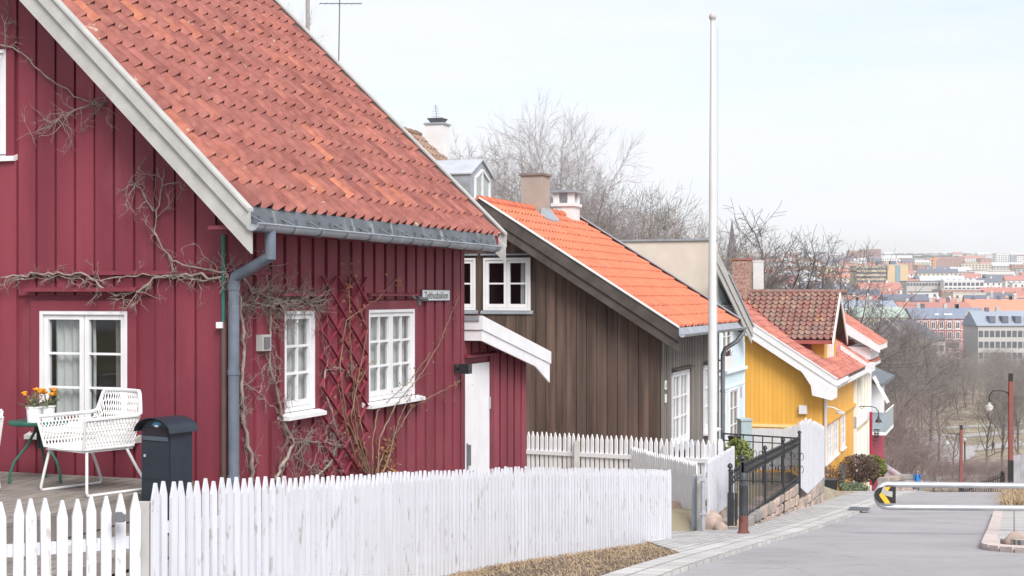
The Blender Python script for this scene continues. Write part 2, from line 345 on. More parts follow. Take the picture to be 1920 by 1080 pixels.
def cracks(m, scale, c, wd, stretch=(1, 1, 1), amt=.7):
    n = m.node_tree; L = n.links; p = n.nodes['Principled BSDF']; src = p.inputs['Base Color'].links[0].from_socket
    t = n.nodes.new('ShaderNodeTexCoord'); mpn = n.nodes.new('ShaderNodeMapping'); mpn.inputs['Scale'].default_value = stretch; L.new(t.outputs['Object'], mpn.inputs['Vector'])
    no = n.nodes.new('ShaderNodeTexNoise'); no.inputs['Scale'].default_value = 1.7; no.inputs['Detail'].default_value = 8; L.new(mpn.outputs['Vector'], no.inputs['Vector'])
    va = n.nodes.new('ShaderNodeVectorMath'); va.operation = 'MULTIPLY_ADD'; va.inputs[1].default_value = (.9, .9, 0); L.new(no.outputs['Color'], va.inputs[0]); L.new(mpn.outputs['Vector'], va.inputs[2])
    v = n.nodes.new('ShaderNodeTexVoronoi'); v.feature = 'DISTANCE_TO_EDGE'; v.inputs['Scale'].default_value = scale; L.new(va.outputs[0], v.inputs['Vector'])
    r = n.nodes.new('ShaderNodeMapRange'); r.inputs['From Min'].default_value = 0; r.inputs['From Max'].default_value = wd; r.inputs['To Min'].default_value = amt; r.inputs['To Max'].default_value = 0; L.new(v.outputs['Distance'], r.inputs['Value'])
    n2 = n.nodes.new('ShaderNodeTexNoise'); n2.inputs['Scale'].default_value = .5; L.new(t.outputs['Object'], n2.inputs['Vector'])
    r2 = n.nodes.new('ShaderNodeMapRange'); r2.inputs['From Min'].default_value = .45; r2.inputs['From Max'].default_value = .58; L.new(n2.outputs['Fac'], r2.inputs['Value'])
    mm = n.nodes.new('ShaderNodeMath'); mm.operation = 'MULTIPLY'; L.new(r.outputs[0], mm.inputs[0]); L.new(r2.outputs[0], mm.inputs[1])
    b = n.nodes.new('ShaderNodeMix'); b.data_type = 'RGBA'; b.inputs[7].default_value = (*c, 1); L.new(mm.outputs[0], b.inputs['Factor']); L.new(src, b.inputs[6]); L.new(b.outputs[2], p.inputs['Base Color'])
cracks(asph, .55, (.18, .175, .18), .014, amt=.5); cracks(asph, .2, (.18, .175, .18), .006, (1, 1, 1), .5)
kerbm = paving('kerb_granite', (.48, .465, .455), (.20, .19, .18), .34, .26, -ANG, off=0, var=.1)
grassm = mat('winter_ground', (.25, .20, .15), .95, .3, .5, .5, 6, c2=(.34, .30, .20)); spots(grassm, (.24, .17, .145), .06, .52, .8, soft=.1)
pathm = mat('gravel_path', (.36, .345, .34), .95, .1, 2, .2, 30)
# ---------------------------------------------------------------- ground
GP = [(-20, -1.3), (0, -1.62), (5, -1.85), (8.5, -2.06), (12.5, -2.46), (13.8, -2.6), (18, -3.1), (20, -3.36), (25, -3.93), (30, -4.47), (38, -5.35), (45, -6.19), (52, -7.2), (70, -9.8), (96, -13.45),
      (110, -15.5), (130, -18.2), (150, -20.2), (170, -21.2), (200, -21.8), (240, -22.4), (290, -23), (400, -24), (600, -21), (900, -9), (1200, 0), (1800, 24), (2500, 52), (3300, 88), (3800, 100), (4500, 60), (9000, 30)]
def G(y): w = .035*abs(y)+.3; return sum(interp(y+w*(k-4)/4, GP) for k in range(9))/9
YP = [(-20, -1.6), (5, -1.8), (8, -1.95), (14, -2.5), (19, -2.98), (21, -3.2), (30, -3.72), (33, -4.3), (38, -5.2), (45, -6.2), (50, -6.95), (56, -7.9), (62, -8.9), (70, -10.1), (96, -13.7), (120, -17)]
def XL(y): return -2.385+KS*(y-12)
def sstep(a, b, x): t = max(0, min(1, (x-a)/(b-a))); return t*t*(3-2*t)
def zg(x, y):
    u = x-XL(y); g = G(y)
    if y > 125: return g+(2.5*math.sin(x*.03)*math.sin(y*.02) if y > 300 else 0)
    k = 1-sstep(100, 125, y); yd = interp(y, YP)
    if 17.2 < y < 20.9: yd = yd+(g-yd)*(sstep(-1.5, .2, u))
    g = g+(yd-g)*(1-(sstep(.5, 1.3, u) if y < 17 else sstep(1.9, 2.25, u)))*k
    if u < -7 and y > 14: g += .2*min(-u-7, 40)*k*sstep(14, 26, y)
    if u > 7 and 26 < y < 60: g += .55*sstep(7, 9, u)*k
    return g
def sheet(name, us, ys, zf, m, kind='structure', uf=None, skirt=0):
    mb = MB(); mb.smooth = True; idx = []
    if skirt: us = [us[0]]+list(us)+[us[-1]]
    for y in ys:
        row = []
        for u in us:
            x = uf(u, y) if uf else XL(y)+u
            row.append(mb.P((x, y, zf(x, y)-(skirt if skirt and len(row) in (0, len(us)-1) else 0))))
        idx.append(row)
    for a, b in zip(idx, idx[1:]):
        for k in range(len(us)-1): mb.F(a[k], a[k+1], b[k+1], b[k])
    return tag(mb.build(name, m), kind=kind)
def frange(a, b, s):
    o = []; x = a
    while x < b-1e-6: o.append(x); x += s
    return o+[b]
us = [-60, -45, -34, -26, -20, -16, -12, -9, -7, -5, -3.5, -2.5, -1.5, -.7, 0, .6, 1.2, 1.6, 1.9, 2.0, 2.12, 2.25, 2.5, 2.9, 3.4, 4, 5, 6.2, 6.6, 7, 7.6, 8.5, 10, 13, 17, 24, 34, 50, 70]
ysn = frange(-20, 60, .5)+frange(62, 150, 2)+frange(155, 400, 5)+frange(430, 1500, 50)+frange(1600, 6500, 150)
sheet('ground', us, ysn, lambda x, y: zg(x, y)-(.09*sstep(1.9, 2.2, x-XL(y))*(1-sstep(7.5, 9, x-XL(y))) if y < 120 else 0)-(.09 if 17.3 < y < 20.8 and -3 < x-XL(y) < 2 else 0), grassm, uf=lambda u, y: XL(y)+u*(1+max(0, y-100)/35))
def zroad(x, y): return G(y)+.0
sheet('road', [3.5, 4.2, 5, 5.6, 6.3], frange(17, 118, .5), zroad, asph)
sheet('road', [-3, -1, 1, 3, 3.5, 4.2, 5, 5.6, 6.3, 7, 8.5, 11, 15, 22], frange(-18, 17, .5), zroad, asph, uf=lambda u, y: XL(y)+max(u, interp(y, [(9, -3), (11, 3.6)]) if u < 3.6 else u))
sheet('pavement', [2.05, 2.5, 3.12], frange(15.0, 100, .4), lambda x, y: G(y)+.035, cobble, skirt=.2, uf=lambda u, y: XL(y)+max(u, min(3.11, 3.12-(y-15.0)*.42)))
sheet('pavement', [.9, 1.4, 2.05], frange(36, 100, .5), lambda x, y: G(y)+.034, cobble, skirt=.2)
sheet('pavement', [-3, -2, -1, 0, 1, 2.05], frange(17.0, 20.8, .3), lambda x, y: zg(x, y)+.02, cobble, skirt=.25)
sheet('kerb_strip', [3.1, 3.35, 3.62], frange(11.2, 100, .4), lambda x, y: G(y)+.04, kerbm, skirt=.2)
# raised kerb around the cobbled corner on the right
mb = MB(); ring = []
for t in range(9): a = R(180+t*90/8); ring.append((7.5+1.15*math.cos(a), 16.4+1.1*math.sin(a)))
pts = [(6.35, 27)]+[(6.35, 16.5)]+ring+[(12, 15.3)]
for (u0, y0), (u1, y1) in zip(pts, pts[1:]):
    n_ = max(1, int(math.hypot(u1-u0, y1-y0)/.6))
    for k in range(n_):
        a, b = k/n_, (k+.96)/n_
        p = Vector((XL(lerp(y0, y1, a))+lerp(u0, u1, a), lerp(y0, y1, a), 0)); q = Vector((XL(lerp(y0, y1, b))+lerp(u0, u1, b), lerp(y0, y1, b), 0))
        if (q-p).length < .02: continue
        mb.bar(p+Vector((0, 0, G(p.y)-.03)), q+Vector((0, 0, G(q.y)-.03)), .2, .19)
kb = mb.build('kerb', mat('kerb_pale', (.50, .43, .40), .9, .15, 3, .4, 20)); tag(kb, kind='structure')
sheet('cobbled_corner', [6.42, 7, 8, 9.5, 12], frange(16.6, 27, .4), lambda x, y: G(y)+.065, paving('big_cobbles', (.46, .44, .43), (.20, .18, .17), .22, .34, -ANG), skirt=.2, uf=lambda u, y: XL(y)+max(u, 6.42+max(0, 17.2-y)*1.2))
# gravel paths of the park
def path(pts, w, name='park_path'):
    mb = MB(); mb.smooth = True; pr = None
    P = []
    for a, b in zip(pts, pts[1:]):
        for k in range(8): P.append(Vector(a).lerp(Vector(b), k/8))
    P.append(Vector(pts[-1]))
    for i, p in enumerate(P):
        d = (P[min(i+1, len(P)-1)]-P[max(i-1, 0)]).normalized(); nrm = Vector((-d.y, d.x))
        c = [mb.P((*(p+nrm*w*s), G(p.y+nrm.y*w*s)+.05+.25*0)) for s in (-.5, -.17, .17, .5)]
        if pr:
            for k in range(3): mb.F(pr[k], pr[k+1], c[k+1], c[k])
        pr = c
    tag(mb.build(name, pathm), kind='structure')
def gp(px, py):   # the point of the park ground seen at a pixel
    lo, hi = 120, 400
    for _ in range(40):
        m = (lo+hi)/2
        if -G(m)/m > (py-HY)/FP: lo = m
        else: hi = m
    return ((px-960)/FP*lo, lo)
path([gp(1700, 905), gp(1755, 870), gp(1790, 850), gp(1765, 832), gp(1740, 822), gp(1690, 812)], 6)
path([gp(1690, 900), gp(1800, 893), gp(1960, 890)], 5)
path([gp(1780, 845), gp(1850, 838), gp(1960, 828)], 5); path([gp(1700, 812), gp(1800, 818), gp(1960, 806)], 4)
path([gp(1640, 795), gp(1760, 803), gp(1960, 792)], 3)

# ---------------------------------------------------------------- windows and doors
def window(T, par, u0, u1, z0, z1, cols=(2,), rows=3, name='window', sill=(.06, .1), hood=None, curtain=True, casing=.0, fm=None, depth=.02, hoodm=None, swap=False, curt_m=None, msplit=None, room=True, fw=.055, mw=.02):
    """cols: panes across in each sash"""
    fm = fm or white; mb = MB(T); d1 = depth
    mb.box(u0, u0+fw*.6, -.1, d1+.012, z0, z1); mb.box(u1-fw*.6, u1, -.1, d1+.012, z0, z1)
    mb.box(u0+fw*.6, u1-fw*.6, -.1, d1+.012, z1-fw*.6, z1); mb.box(u0+fw*.6, u1-fw*.6, -.1, d1+.012, z0, z0+fw*.7)
    a0, a1, b0, b1 = u0+fw*.6, u1-fw*.6, z0+fw*.7, z1-fw*.6; ns = len(cols); sw = (a1-a0)/ns; glass = []
    for s in range(ns):
        x0, x1 = a0+s*sw+.004, a0+(s+1)*sw-.004; f = fw*.8
        for bx in ((x0, x0+f, b0+.004, b1-.004), (x1-f, x1, b0+.004, b1-.004), (x0+f, x1-f, b0+.004, b0+f*1.3), (x0+f, x1-f, b1-f, b1-.004)): mb.box(bx[0], bx[1], -.035, d1-.006, bx[2], bx[3])
        for k in range(1, cols[s]): c = lerp(x0+f, x1-f, k/cols[s]); mb.box(c-mw/2, c+mw/2, -.025, d1-.012, b0+f*1.3, b1-f)
        for k in range(1, rows): c = lerp(b0+f*1.3, b1-f, k/rows); mb.box(x0+f, x1-f, -.022, d1-.014, c-mw/2, c+mw/2)
        glass.append((x0+f, x1-f, b0+f*1.3, b1-f))
    w = mb.build(name, fm, par); g = MB(T)
    for q in glass: g.box(q[0]-.01, q[1]+.01, -.016, -.012, q[2]-.01, q[3]+.01)
    g.build('pane', glassm, w)
    if room:
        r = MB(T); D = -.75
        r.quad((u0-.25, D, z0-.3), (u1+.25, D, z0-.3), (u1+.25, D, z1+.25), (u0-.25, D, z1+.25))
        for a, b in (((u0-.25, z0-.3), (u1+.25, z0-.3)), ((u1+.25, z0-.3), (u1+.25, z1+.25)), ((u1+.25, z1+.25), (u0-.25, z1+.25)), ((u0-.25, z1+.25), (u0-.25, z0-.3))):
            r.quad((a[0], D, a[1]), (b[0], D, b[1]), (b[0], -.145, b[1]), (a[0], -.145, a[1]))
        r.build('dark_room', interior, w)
    if curtain:
        def drape(c0, c1, cm, tie=0, zb=z0+.02):
            c = MB(T); c.smooth = True; N = max(8, int((c1-c0)/.012)); rows_ = 8; idx = []
            for j in range(rows_+1):
                t = j/rows_; zz = lerp(z1-.02, zb, t); sh = tie*math.sin(t*math.pi*.5)**1.5; row = []
                for i in range(N+1):
                    s = i/N; u = c0+(c1-c0)*s*(1+0*t)+sh*s; row.append(c.P((u, -.075-.014*math.sin(s*N*.9+math.sin(t*3))-.004*math.sin(s*41), zz)))
                idx.append(row)
            for a, b in zip(idx, idx[1:]):
                for i in range(N): c.F(a[i], a[i+1], b[i+1], b[i])
            c.build('curtain', cm, w)
        if curtain is True: drape(u0+.02, lerp(u0, u1, .3), curt); drape(lerp(u0, u1, .72), u1-.02, curt)
        else:
            for q in curtain: drape(lerp(u0, u1, q[0]), lerp(u0, u1, q[1]), q[3] if len(q) > 3 else curt, q[2]*(u1-u0))
    if sill:
        s = MB(T); e, pr = sill[0], sill[1]
        s.hexa([(u0-e, 0, z0-.065), (u1+e, 0, z0-.065), (u1+e, pr, z0-.065), (u0-e, pr, z0-.065), (u0-e, 0, z0-.002), (u1+e, 0, z0-.002), (u1+e, pr, z0-.03), (u0-e, pr, z0-.03)])
        s.build('sill', sill[2] if len(sill) > 2 else fm, w)
    if hood:
        s = MB(T); e, pr, hz = hood; s.hexa([(u0-e, 0, hz-.012), (u1+e, 0, hz-.012), (u1+e, pr, hz-.022), (u0-e, pr, hz-.022), (u0-e, 0, hz+.02), (u1+e, 0, hz+.02), (u1+e, pr, hz+.003), (u0-e, pr, hz+.003)])
        s.build('hood_board', hoodm or fm, w)
    return w
def board_trim(par, T, u0, u1, z0, z1, m, w=.09, th=.03, name='window_surround', top=.09):
    b = MB(T); b.box(u0-w, u0, -.02, th, z0-.02, z1+top); b.box(u1, u1+w, -.02, th, z0-.02, z1+top); b.box(u0, u1, -.02, th, z1, z1+top); return b.build(name, m, par)
def gutter(par, x0, x1, y, z, r, m, drop=0, straps=0):
    g = MB(); g.smooth = True; n_ = 10; N = 14; rg = random.Random(5); idx = []
    for i in range(N+1):
        t = i/N; x = lerp(x0, x1, t); zz = z-drop*t+rg.uniform(-.004, .004)
        ring = []
        for k in range(n_+1): a = math.pi*(1+k/n_); ring.append(g.P((x, y-r*math.cos(a), zz+r*math.sin(a)+0)))
        for k in range(n_, -1, -1): a = math.pi*(1+k/n_); ring.append(g.P((x, y-(r-.006)*math.cos(a), zz+(r-.006)*math.sin(a))))
        idx.append(ring)
    for a, b in zip(idx, idx[1:]):
        for k in range(len(a)): g.F(a[k], a[(k+1) % len(a)], b[(k+1) % len(a)], b[k])
    g.smooth = False; g.F(*idx[0]); g.F(*idx[-1][::-1])
    # rolled front lip and joints
    g.tube([(x0, y-r, z), (x1, y-r, z-drop)], .009, 6)
    for k in range(1, 5): x = lerp(x0, x1, k/5); g.lathe((0, 0, 0), [(0, 0), (0, 0)], 3) if False else g.tube([(x, y-r*math.cos(math.pi*(1+j/8))*1.04, z-drop*k/5+r*math.sin(math.pi*(1+j/8))*1.04) for j in range(9)], .006, 4)
    o = g.build('gutter', m, par)
    if straps:
        for k in range(straps):
            s = MB()
            x = lerp(x0+.12, x1-.12, k/(straps-1)); dz = -drop*(x-x0)/(x1-x0)
            s.tube([(x, y-r*1.06*math.cos(math.pi*(1+j/8)), z+dz+r*1.06*math.sin(math.pi*(1+j/8))) for j in range(-1, 9)]+[(x, y+r*2.2, z+r*1.6)], .007, 4)
            s.build('bracket', darkst, o)
    return o

# ================================================================ the red house
H = Frame(430, 12); red = H.root('red_house')
tag(red, 'dark red boarded house with old red tiled roof and white door, nearest on the left', 'house')
TP = .975; PA = math.atan(TP)
roof_z = lambda y: .715+TP*(y+.35)         # upper face of the roof deck
HW = 3.9
gtop = lambda u: min(roof_z(u), roof_z(2*HW-u))-.10
# openings: street wall and gable wall
w1 = (.90, 1.50, -1.055, -.135); w2 = (2.68, 3.87, -1.08, -.14); dr = (5.42, 6.30, -2.88, -.82)
gw = (.985, 1.90, -1.20, -.13); uw = (2.257, 3.2, 1.27, 2.21)
b = MB(SIDE); wall(b, 0, 5.35, -2.9, .62, [w1, w2]); boards(b, .13, 5.3, -2.9, .62, [tuple((w1[0]-.09, w1[1]+.09, w1[2]-.05, w1[3]+.1)), (w2[0]-.09, w2[1]+.09, w2[2]-.05, w2[3]+.1)], .272, .205, .03, 4)
b.box(-.024, .13, .0005, .034, -2.9, .62); b.box(5.25, 5.36, .0005, .034, -2.9, .62)
b.box(1.55, 3.0, .03, .055, .155, .19) if False else None
b.build('street_wall', redw, red)
b = MB(GAB); wall(b, .0, 2*HW, -2.3, gtop, [gw, uw]); boards(b, .12, 2*HW, -2.3, gtop, [(gw[0]-.1, gw[1]+.1, gw[2]-.06, gw[3]+.13), (uw[0]-.06, uw[1]+.06, uw[2]-.05, uw[3]+.05)], .203, .178, .026, 7)
b.box(.0, .12, .0005, .03, -2.3, .6)
b.build('gable_wall', redw, red)
b = MB(); b.box(.0, 5.35, 2*HW-.14, 2*HW, -2.3, .6); b.box(5.21, 5.35, .2, 2*HW-.2, -2.9, .5); b.prism([(5.2, .2, .5), (5.2, 2*HW-.2, .5), (5.2, HW, roof_z(HW)-.3)], (.14, 0, 0)); b.build('rear_wall', redw, red)
for q, T_ in ((w1, SIDE), (w2, SIDE), (gw, GAB), (uw, GAB)): board_trim(red, T_, *q, redw, .085 if T_ is SIDE else .09, .036)
window(SIDE, red, *w1, cols=(2,), rows=3, sill=(.07, .12), hood=(.13, .09, .02), hoodm=redw, curtain=[(.45, .95, 0), (.02, .3, 0, curt2)], mw=.024)
window(SIDE, red, *w2, cols=(2, 2), rows=3, sill=(.09, .12), hood=(.04, .07, .02), hoodm=redw, curtain=[(.17, .5, 0), (.52, .97, 0)], mw=.024)
window(GAB, red, *gw, cols=(1, 1), rows=3, sill=(.12, .09, wwhite), hood=(.12, .1, .06), hoodm=redw, curtain=[(.62, .90, .0), (.03, .2, .0, curt2), (.44, .47, 0)], mw=.02, fm=wwhite if False else white)
window(GAB, red, *uw, cols=(1, 1), rows=3, sill=(.1, .06), hood=None, curtain=[(.0, .5, 0)])
# roof
b = MB(); b.box(0, 0, 0, 0, 0, 0) if False else None
U = (1, 0, 0); V = (0, math.cos(PA), math.sin(PA)); N = (0, -math.sin(PA), math.cos(PA))
RL = (HW+.35)/math.cos(PA)
def slab(mb, x0, x1, y0, y1, z0, slope, th, lift=0): mb.hexa([(x0, y0, z0-th+lift), (x1, y0, z0-th+lift), (x1, y1, z0+slope*(y1-y0)-th+lift), (x0, y1, z0+slope*(y1-y0)-th+lift), (x0, y0, z0+lift), (x1, y0, z0+lift), (x1, y1, z0+slope*(y1-y0)+lift), (x0, y1, z0+slope*(y1-y0)+lift)])
b = MB(); slab(b, -.36, 5.68, -.35, HW, .715, TP, .1); slab(b, -.36, 5.68, HW, 2*HW+.35, .715+TP*(HW+.35), -TP, .1)
rf = b.build('roof', redw, red)
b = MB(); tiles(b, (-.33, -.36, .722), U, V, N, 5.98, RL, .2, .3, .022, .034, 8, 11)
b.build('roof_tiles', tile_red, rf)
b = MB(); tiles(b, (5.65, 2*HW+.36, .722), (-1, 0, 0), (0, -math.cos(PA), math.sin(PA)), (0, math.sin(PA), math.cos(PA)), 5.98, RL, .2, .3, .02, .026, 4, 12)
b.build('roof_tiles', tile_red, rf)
# lead apron between tiles and gutter, gutter, downpipe
b = MB(); b.hexa([(-.36, -.40, .585), (5.5, -.40, .585), (5.5, -.34, .585), (-.36, -.34, .585), (-.36, -.365, .735), (5.5, -.365, .735), (5.5, -.33, .735), (-.36, -.33, .735)])
for k in range(27): x = -.2+k*.215; b.box(x, x+.02, -.402, -.39, .60, .66)
b.build('lead_apron', lead, rf)
b = MB(); b.box(-.34, 5.6, -.33, 0.0, .545, .575); b.build('soffit', redw, rf)
gt = gutter(red, -.42, 5.34, -.455, .585, .062, zinc, .0, 12)
b = MB(); b.tube([(-.12, -.455, .55), (-.12, -.455, .30)], .047, 12); b.tube([(-.12, -.455, .325), (-.075, -.1, .16), (-.073, -.085, .1)], .047, 12); b.tube([(-.073, -.085, .135), (-.073, -.085, -2.4)], .046, 12)
b.tube([(-.073, -.085, -.62), (-.073, -.085, -.66)], .052, 12); b.tube([(-.073, -.085, -1.5), (-.073, -.085, -1.54)], .052, 12); b.tube([(-.073, -.085, .10), (-.073, -.085, .05)], .052, 12)
b.build('downpipe', pipeb, red)
# barge boards
def barge(par, x, ya, yb, zf, w_lo, w_up, m, m2=None, th=.03, cap=None, name='barge_board'):
    """two boards along a sloping verge, seen at x (the outer face)"""
    b = MB()
    def strip(t0, t1, xo, xi): b.hexa([(xo, ya, zf(ya)-t1), (xi, ya, zf(ya)-t1), (xi, yb, zf(yb)-t1), (xo, yb, zf(yb)-t1), (xo, ya, zf(ya)-t0), (xi, ya, zf(ya)-t0), (xi, yb, zf(yb)-t0), (xo, yb, zf(yb)-t0)])
    s = -1 if x < 1 else 1
    strip(0, w_up, x, x-s*th*1.0); strip(w_up-.01, w_up+w_lo, x-s*th, x-s*th*2)
    o = b.build(name, m, par)
    if cap:
        b = MB(); strip(-cap, -.002, x+s*.02, x-s*.07); b.build('verge_cap', m2 or m, o)
    return o
zf = lambda y: roof_z(y)+.045
barge(red, -.42, -.43, HW, zf, .19, .15, wwhite, cap=.028); barge(red, 5.76, -.43, HW, lambda y: roof_z(y)+.105, .19, .15, wwhite, cap=.028)
# ---- porch: lean-to against the far gable
pz = lambda x: H.side(897, 588, .22)[1]
fa = H.side(897, 590, .24); fb = H.side(1031, 660, .24); fc = H.side(1031, 700, .24); fd = H.side(897, 636, .24)
x0, x1 = 5.36, fb[0]; sl = (fb[1]-fa[1])/(fb[0]-fa[0]); pr_z = lambda x: fa[1]+sl*(x-fa[0])
b = MB(SIDE); ptop = lambda u: pr_z(u)-.14
wall(b, 5.36, 7.72, -3.1, ptop, [dr], .14, .5, -.01); boards(b, 6.42, 7.7, -3.1, ptop, [], .275, .215, .018, 9); boards(b, 5.4, 6.42, dr[3]+.12, ptop, [], .275, .215, .018, 9)
b.box(dr[1], dr[1]+.1, -.01, .02, -3.1, dr[3]+.1); b.box(5.36, 5.42, -.01, .02, -3.1, dr[3]+.1)
b.hexa([(5.38, .02, -.735), (6.5, .02, -.735), (6.5, .07, -.745), (5.38, .07, -.745), (5.38, .02, -.70), (6.5, .02, -.70), (6.5, .07, -.72), (5.38, .07, -.72)])
pw = b.build('porch_wall', redw, red)
b = MB(); b.box(7.58, 7.72, .02, 3.4, -3.1, ptop(7.7)); b.build('porch_end_wall', redw, red)
b = MB(); b.hexa([(x0, -.22, pr_z(x0)-.06), (x1, -.22, pr_z(x1)-.06), (x1, 3.5, pr_z(x1)-.06), (x0, 3.5, pr_z(x0)-.06), (x0, -.22, pr_z(x0)), (x1, -.22, pr_z(x1)), (x1, 3.5, pr_z(x1)), (x0, 3.5, pr_z(x0))])
prf = b.build('porch_roof', zinc, red)
b = MB(); fh = fa[1]-fd[1]; xm = H.side(990, 681, .24)[0]
def fstrip(t0, t1, o0, o1, xa, xb): b.hexa([(xa, -o1, pr_z(xa)-t1), (xb, -o1, pr_z(xb)-t1), (xb, -o0, pr_z(xb)-t1), (xa, -o0, pr_z(xa)-t1), (xa, -o1, pr_z(xa)-t0), (xb, -o1, pr_z(xb)-t0), (xb, -o0, pr_z(xb)-t0), (xa, -o0, pr_z(xa)-t0)])
xs = max(fa[0], 5.40)
fstrip(-.005, fh*.55, .225, .26, xs-.02, x1); fstrip(fh*.53, fh*1.0, .222, .245, xs, x1-.02)
xq = x1-.02; b.hexa([(xm+.3, -.244, pr_z(xm+.3)-fh), (xq, -.244, pr_z(xq)-fh*1.45), (xq, -.222, pr_z(xq)-fh*1.45), (xm+.3, -.222, pr_z(xm+.3)-fh), (xm, -.2445, pr_z(xm)-fh+.01), (xq, -.2445, pr_z(xq)-fh+.01), (xq, -.2215, pr_z(xq)-fh+.01), (xm, -.2215, pr_z(xm)-fh+.01)])
b.box(xs-.02, xs+.012, -.225, .0, pr_z(xs)-fh*.55, pr_z(xs)+.005); b.box(xs+.0, xs+.02, -.225, .0, pr_z(xs)-fh, pr_z(xs)-fh*.53)
b.build('porch_fascia', white, prf)
b = MB(); b.hexa([(xs, -.22, pr_z(xs)-.17), (x1-.02, -.22, pr_z(x1)-.17), (x1-.02, 0, pr_z(x1)-.17), (xs, 0, pr_z(xs)-.17), (xs, -.22, pr_z(xs)-.15), (x1-.02, -.22, pr_z(x1)-.15), (x1-.02, 0, pr_z(x1)-.15), (xs, 0, pr_z(xs)-.15)]); b.build('porch_soffit', redw, prf)
b = MB(SIDE); b.box(dr[0]+.02, dr[1]-.005, -.05, .008, dr[2], dr[3]-.01); door = b.build('door', white, red)
b = MB(SIDE); b.box(dr[0]+.075, dr[0]+.11, .008, .014, -2.22, -1.78); b.bar((dr[0]+.09, .045, -2.13), (dr[0]+.21, .045, -2.13), .018, .018); b.bar((dr[0]+.09, .01, -2.13), (dr[0]+.09, .045, -2.13), .018, .018); b.box(dr[0]+.085, dr[0]+.125, .014, .05, -2.05, -1.80); b.build('handle', darkst, door)
b = MB(SIDE); b.box(dr[1]-.03, dr[1]-.01, .008, .03, -1.42, -1.27); b.build('hinge', steel, door)
# wall lamp, name plate, meter box
b = MB(SIDE); lx, lz = 5.1, -.855; b.box(lx-.07, lx+.07, .03, .05, lz-.05, lz+.05); b.tube([(lx, .05, lz+.0), (lx, .09, lz)], .02, 8)
wl = b.build('wall_lamp', black); wl.location = H.o; wl.rotation_euler[2] = H.a; tag(wl, 'small black box-shaped lamp on the red wall just left of the white door', 'wall lamp')
b = MB(SIDE); 
b.box(lx-.06, lx+.06, .09, .21, lz-.06, lz+.055); b.build('shade', black, wl)
s0 = H.side(791, 543, .05); s1 = H.side(843, 563, .05)
sx0, sx1, sz0, sz1 = s0[0], s1[0], s1[1]-.005, s0[1]-.0
b = MB(SIDE); b.box(sx0, sx1, .045, .053, sz0, sz1); sg = b.build('street_name_sign', darkst); sg.location = H.o; sg.rotation_euler[2] = H.a
tag(sg, 'white street name sign reading Telthusbakken on the dark red wall', 'sign')
b = MB(SIDE); b.box(sx0+.012, sx1-.012, .053, .055, sz0+.008, sz1-.008); b.build('sign_face', signw, sg)
def text_mesh(txt, h, m, name, par, loc, rot, wfit=None, depth=.001, cx=True):
    cu = bpy.data.curves.new(name, 'FONT'); cu.body = txt; cu.size = h; cu.extrude = depth; cu.align_x = 'CENTER'; cu.align_y = 'CENTER'; cu.resolution_u = 3
    o = bpy.data.objects.new(name, cu); col.objects.link(o); bpy.context.view_layer.update()
    me = bpy.data.meshes.new_from_object(o); me.name = name; bpy.data.objects.remove(o); me.materials.clear(); me.materials.append(m)
    xs_ = [v.co.x for v in me.vertices]; cxm = (max(xs_)+min(xs_))/2; f = wfit/(max(xs_)-min(xs_)) if wfit else 1; ys_ = [v.co.y for v in me.vertices]; cym = (max(ys_)+min(ys_))/2
    for v in me.vertices: v.co.x = (v.co.x-cxm)*f; v.co.y -= cym
    t = link(name, me, par); t.location = loc; t.rotation_euler = rot; return t
text_mesh('Telthusbakken', .115, signb, 'lettering', sg, ((sx0+sx1)/2, -.0562, (sz0+sz1)/2), (R(90), 0, 0), (sx1-sx0)*.84)
mx0 = H.side(484, 628, .05); mx1 = H.side(501, 657, .05)
b = MB(SIDE); b.box(mx0[0], mx1[0], .03, .09, mx1[1], mx0[1]); mt = b.build('meter_box', wwhite); mt.location = H.o; mt.rotation_euler[2] = H.a; tag(mt, 'small white utility box on the red wall left of the narrow window', 'utility box')
b = MB(SIDE); b.box(mx0[0]+.03, mx1[0]-.03, .09, .10, mx1[1]+.02, mx0[1]-.02); b.build('cover_plate', darkst, mt)
b = MB(SIDE); q = H.side(836-1, 690, .0); hx = 3.95; b.box(3.93, 3.98, .03, .06, -.10, -.0); b.tube([(3.95, .06, -.03), (3.99, .14, -.03)], .02, 6); b.build('window_stay', darkst, red)
b = MB(SIDE); hz = H.side(768, 558, .03); b.tube([(hz[0], .03, hz[1]+.02), (hz[0]+.01, .07, hz[1]+.015), (hz[0]+.04, .085, hz[1]-.015)], [.018, .018, .012], 6); b.build('wall_vent', darkst, red)
# pipes on the corner
def gpx(px, py, off=.05): y_, z_ = H.gab(px, py, off); return (-off, y_, z_)
b = MB(); b.tube([gpx(419, 440), gpx(419, 606)], .017, 8); b.build('green_conduit', gpipe, red)
b = MB(); b.tube([gpx(420, 604), gpx(420, 960)], .026, 8); b.build('brown_conduit', bpipe, red)
b = MB(); b.box(-.09, -.03, .015, .075, H.gab(419, 613, .05)[1]-.01, H.gab(419, 606, .05)[1]+.01); b.build('conduit_clip', white, red)
# rail for the vine and small ladder bracket
ra = H.gab(40, 515, .04)[0]; rz_ = .20
b = MB(GAB); b.box(.0, ra, .03, .055, rz_-.018, rz_+.018); b.build('vine_rail', redw, red)
b = MB(SIDE); b.box(-.03, .62, .035, .055, rz_-.018, rz_+.018); b.box(1.28, 1.6, .035, .05, .115-.12, .03) if False else None; b.build('vine_rail', redw, red)

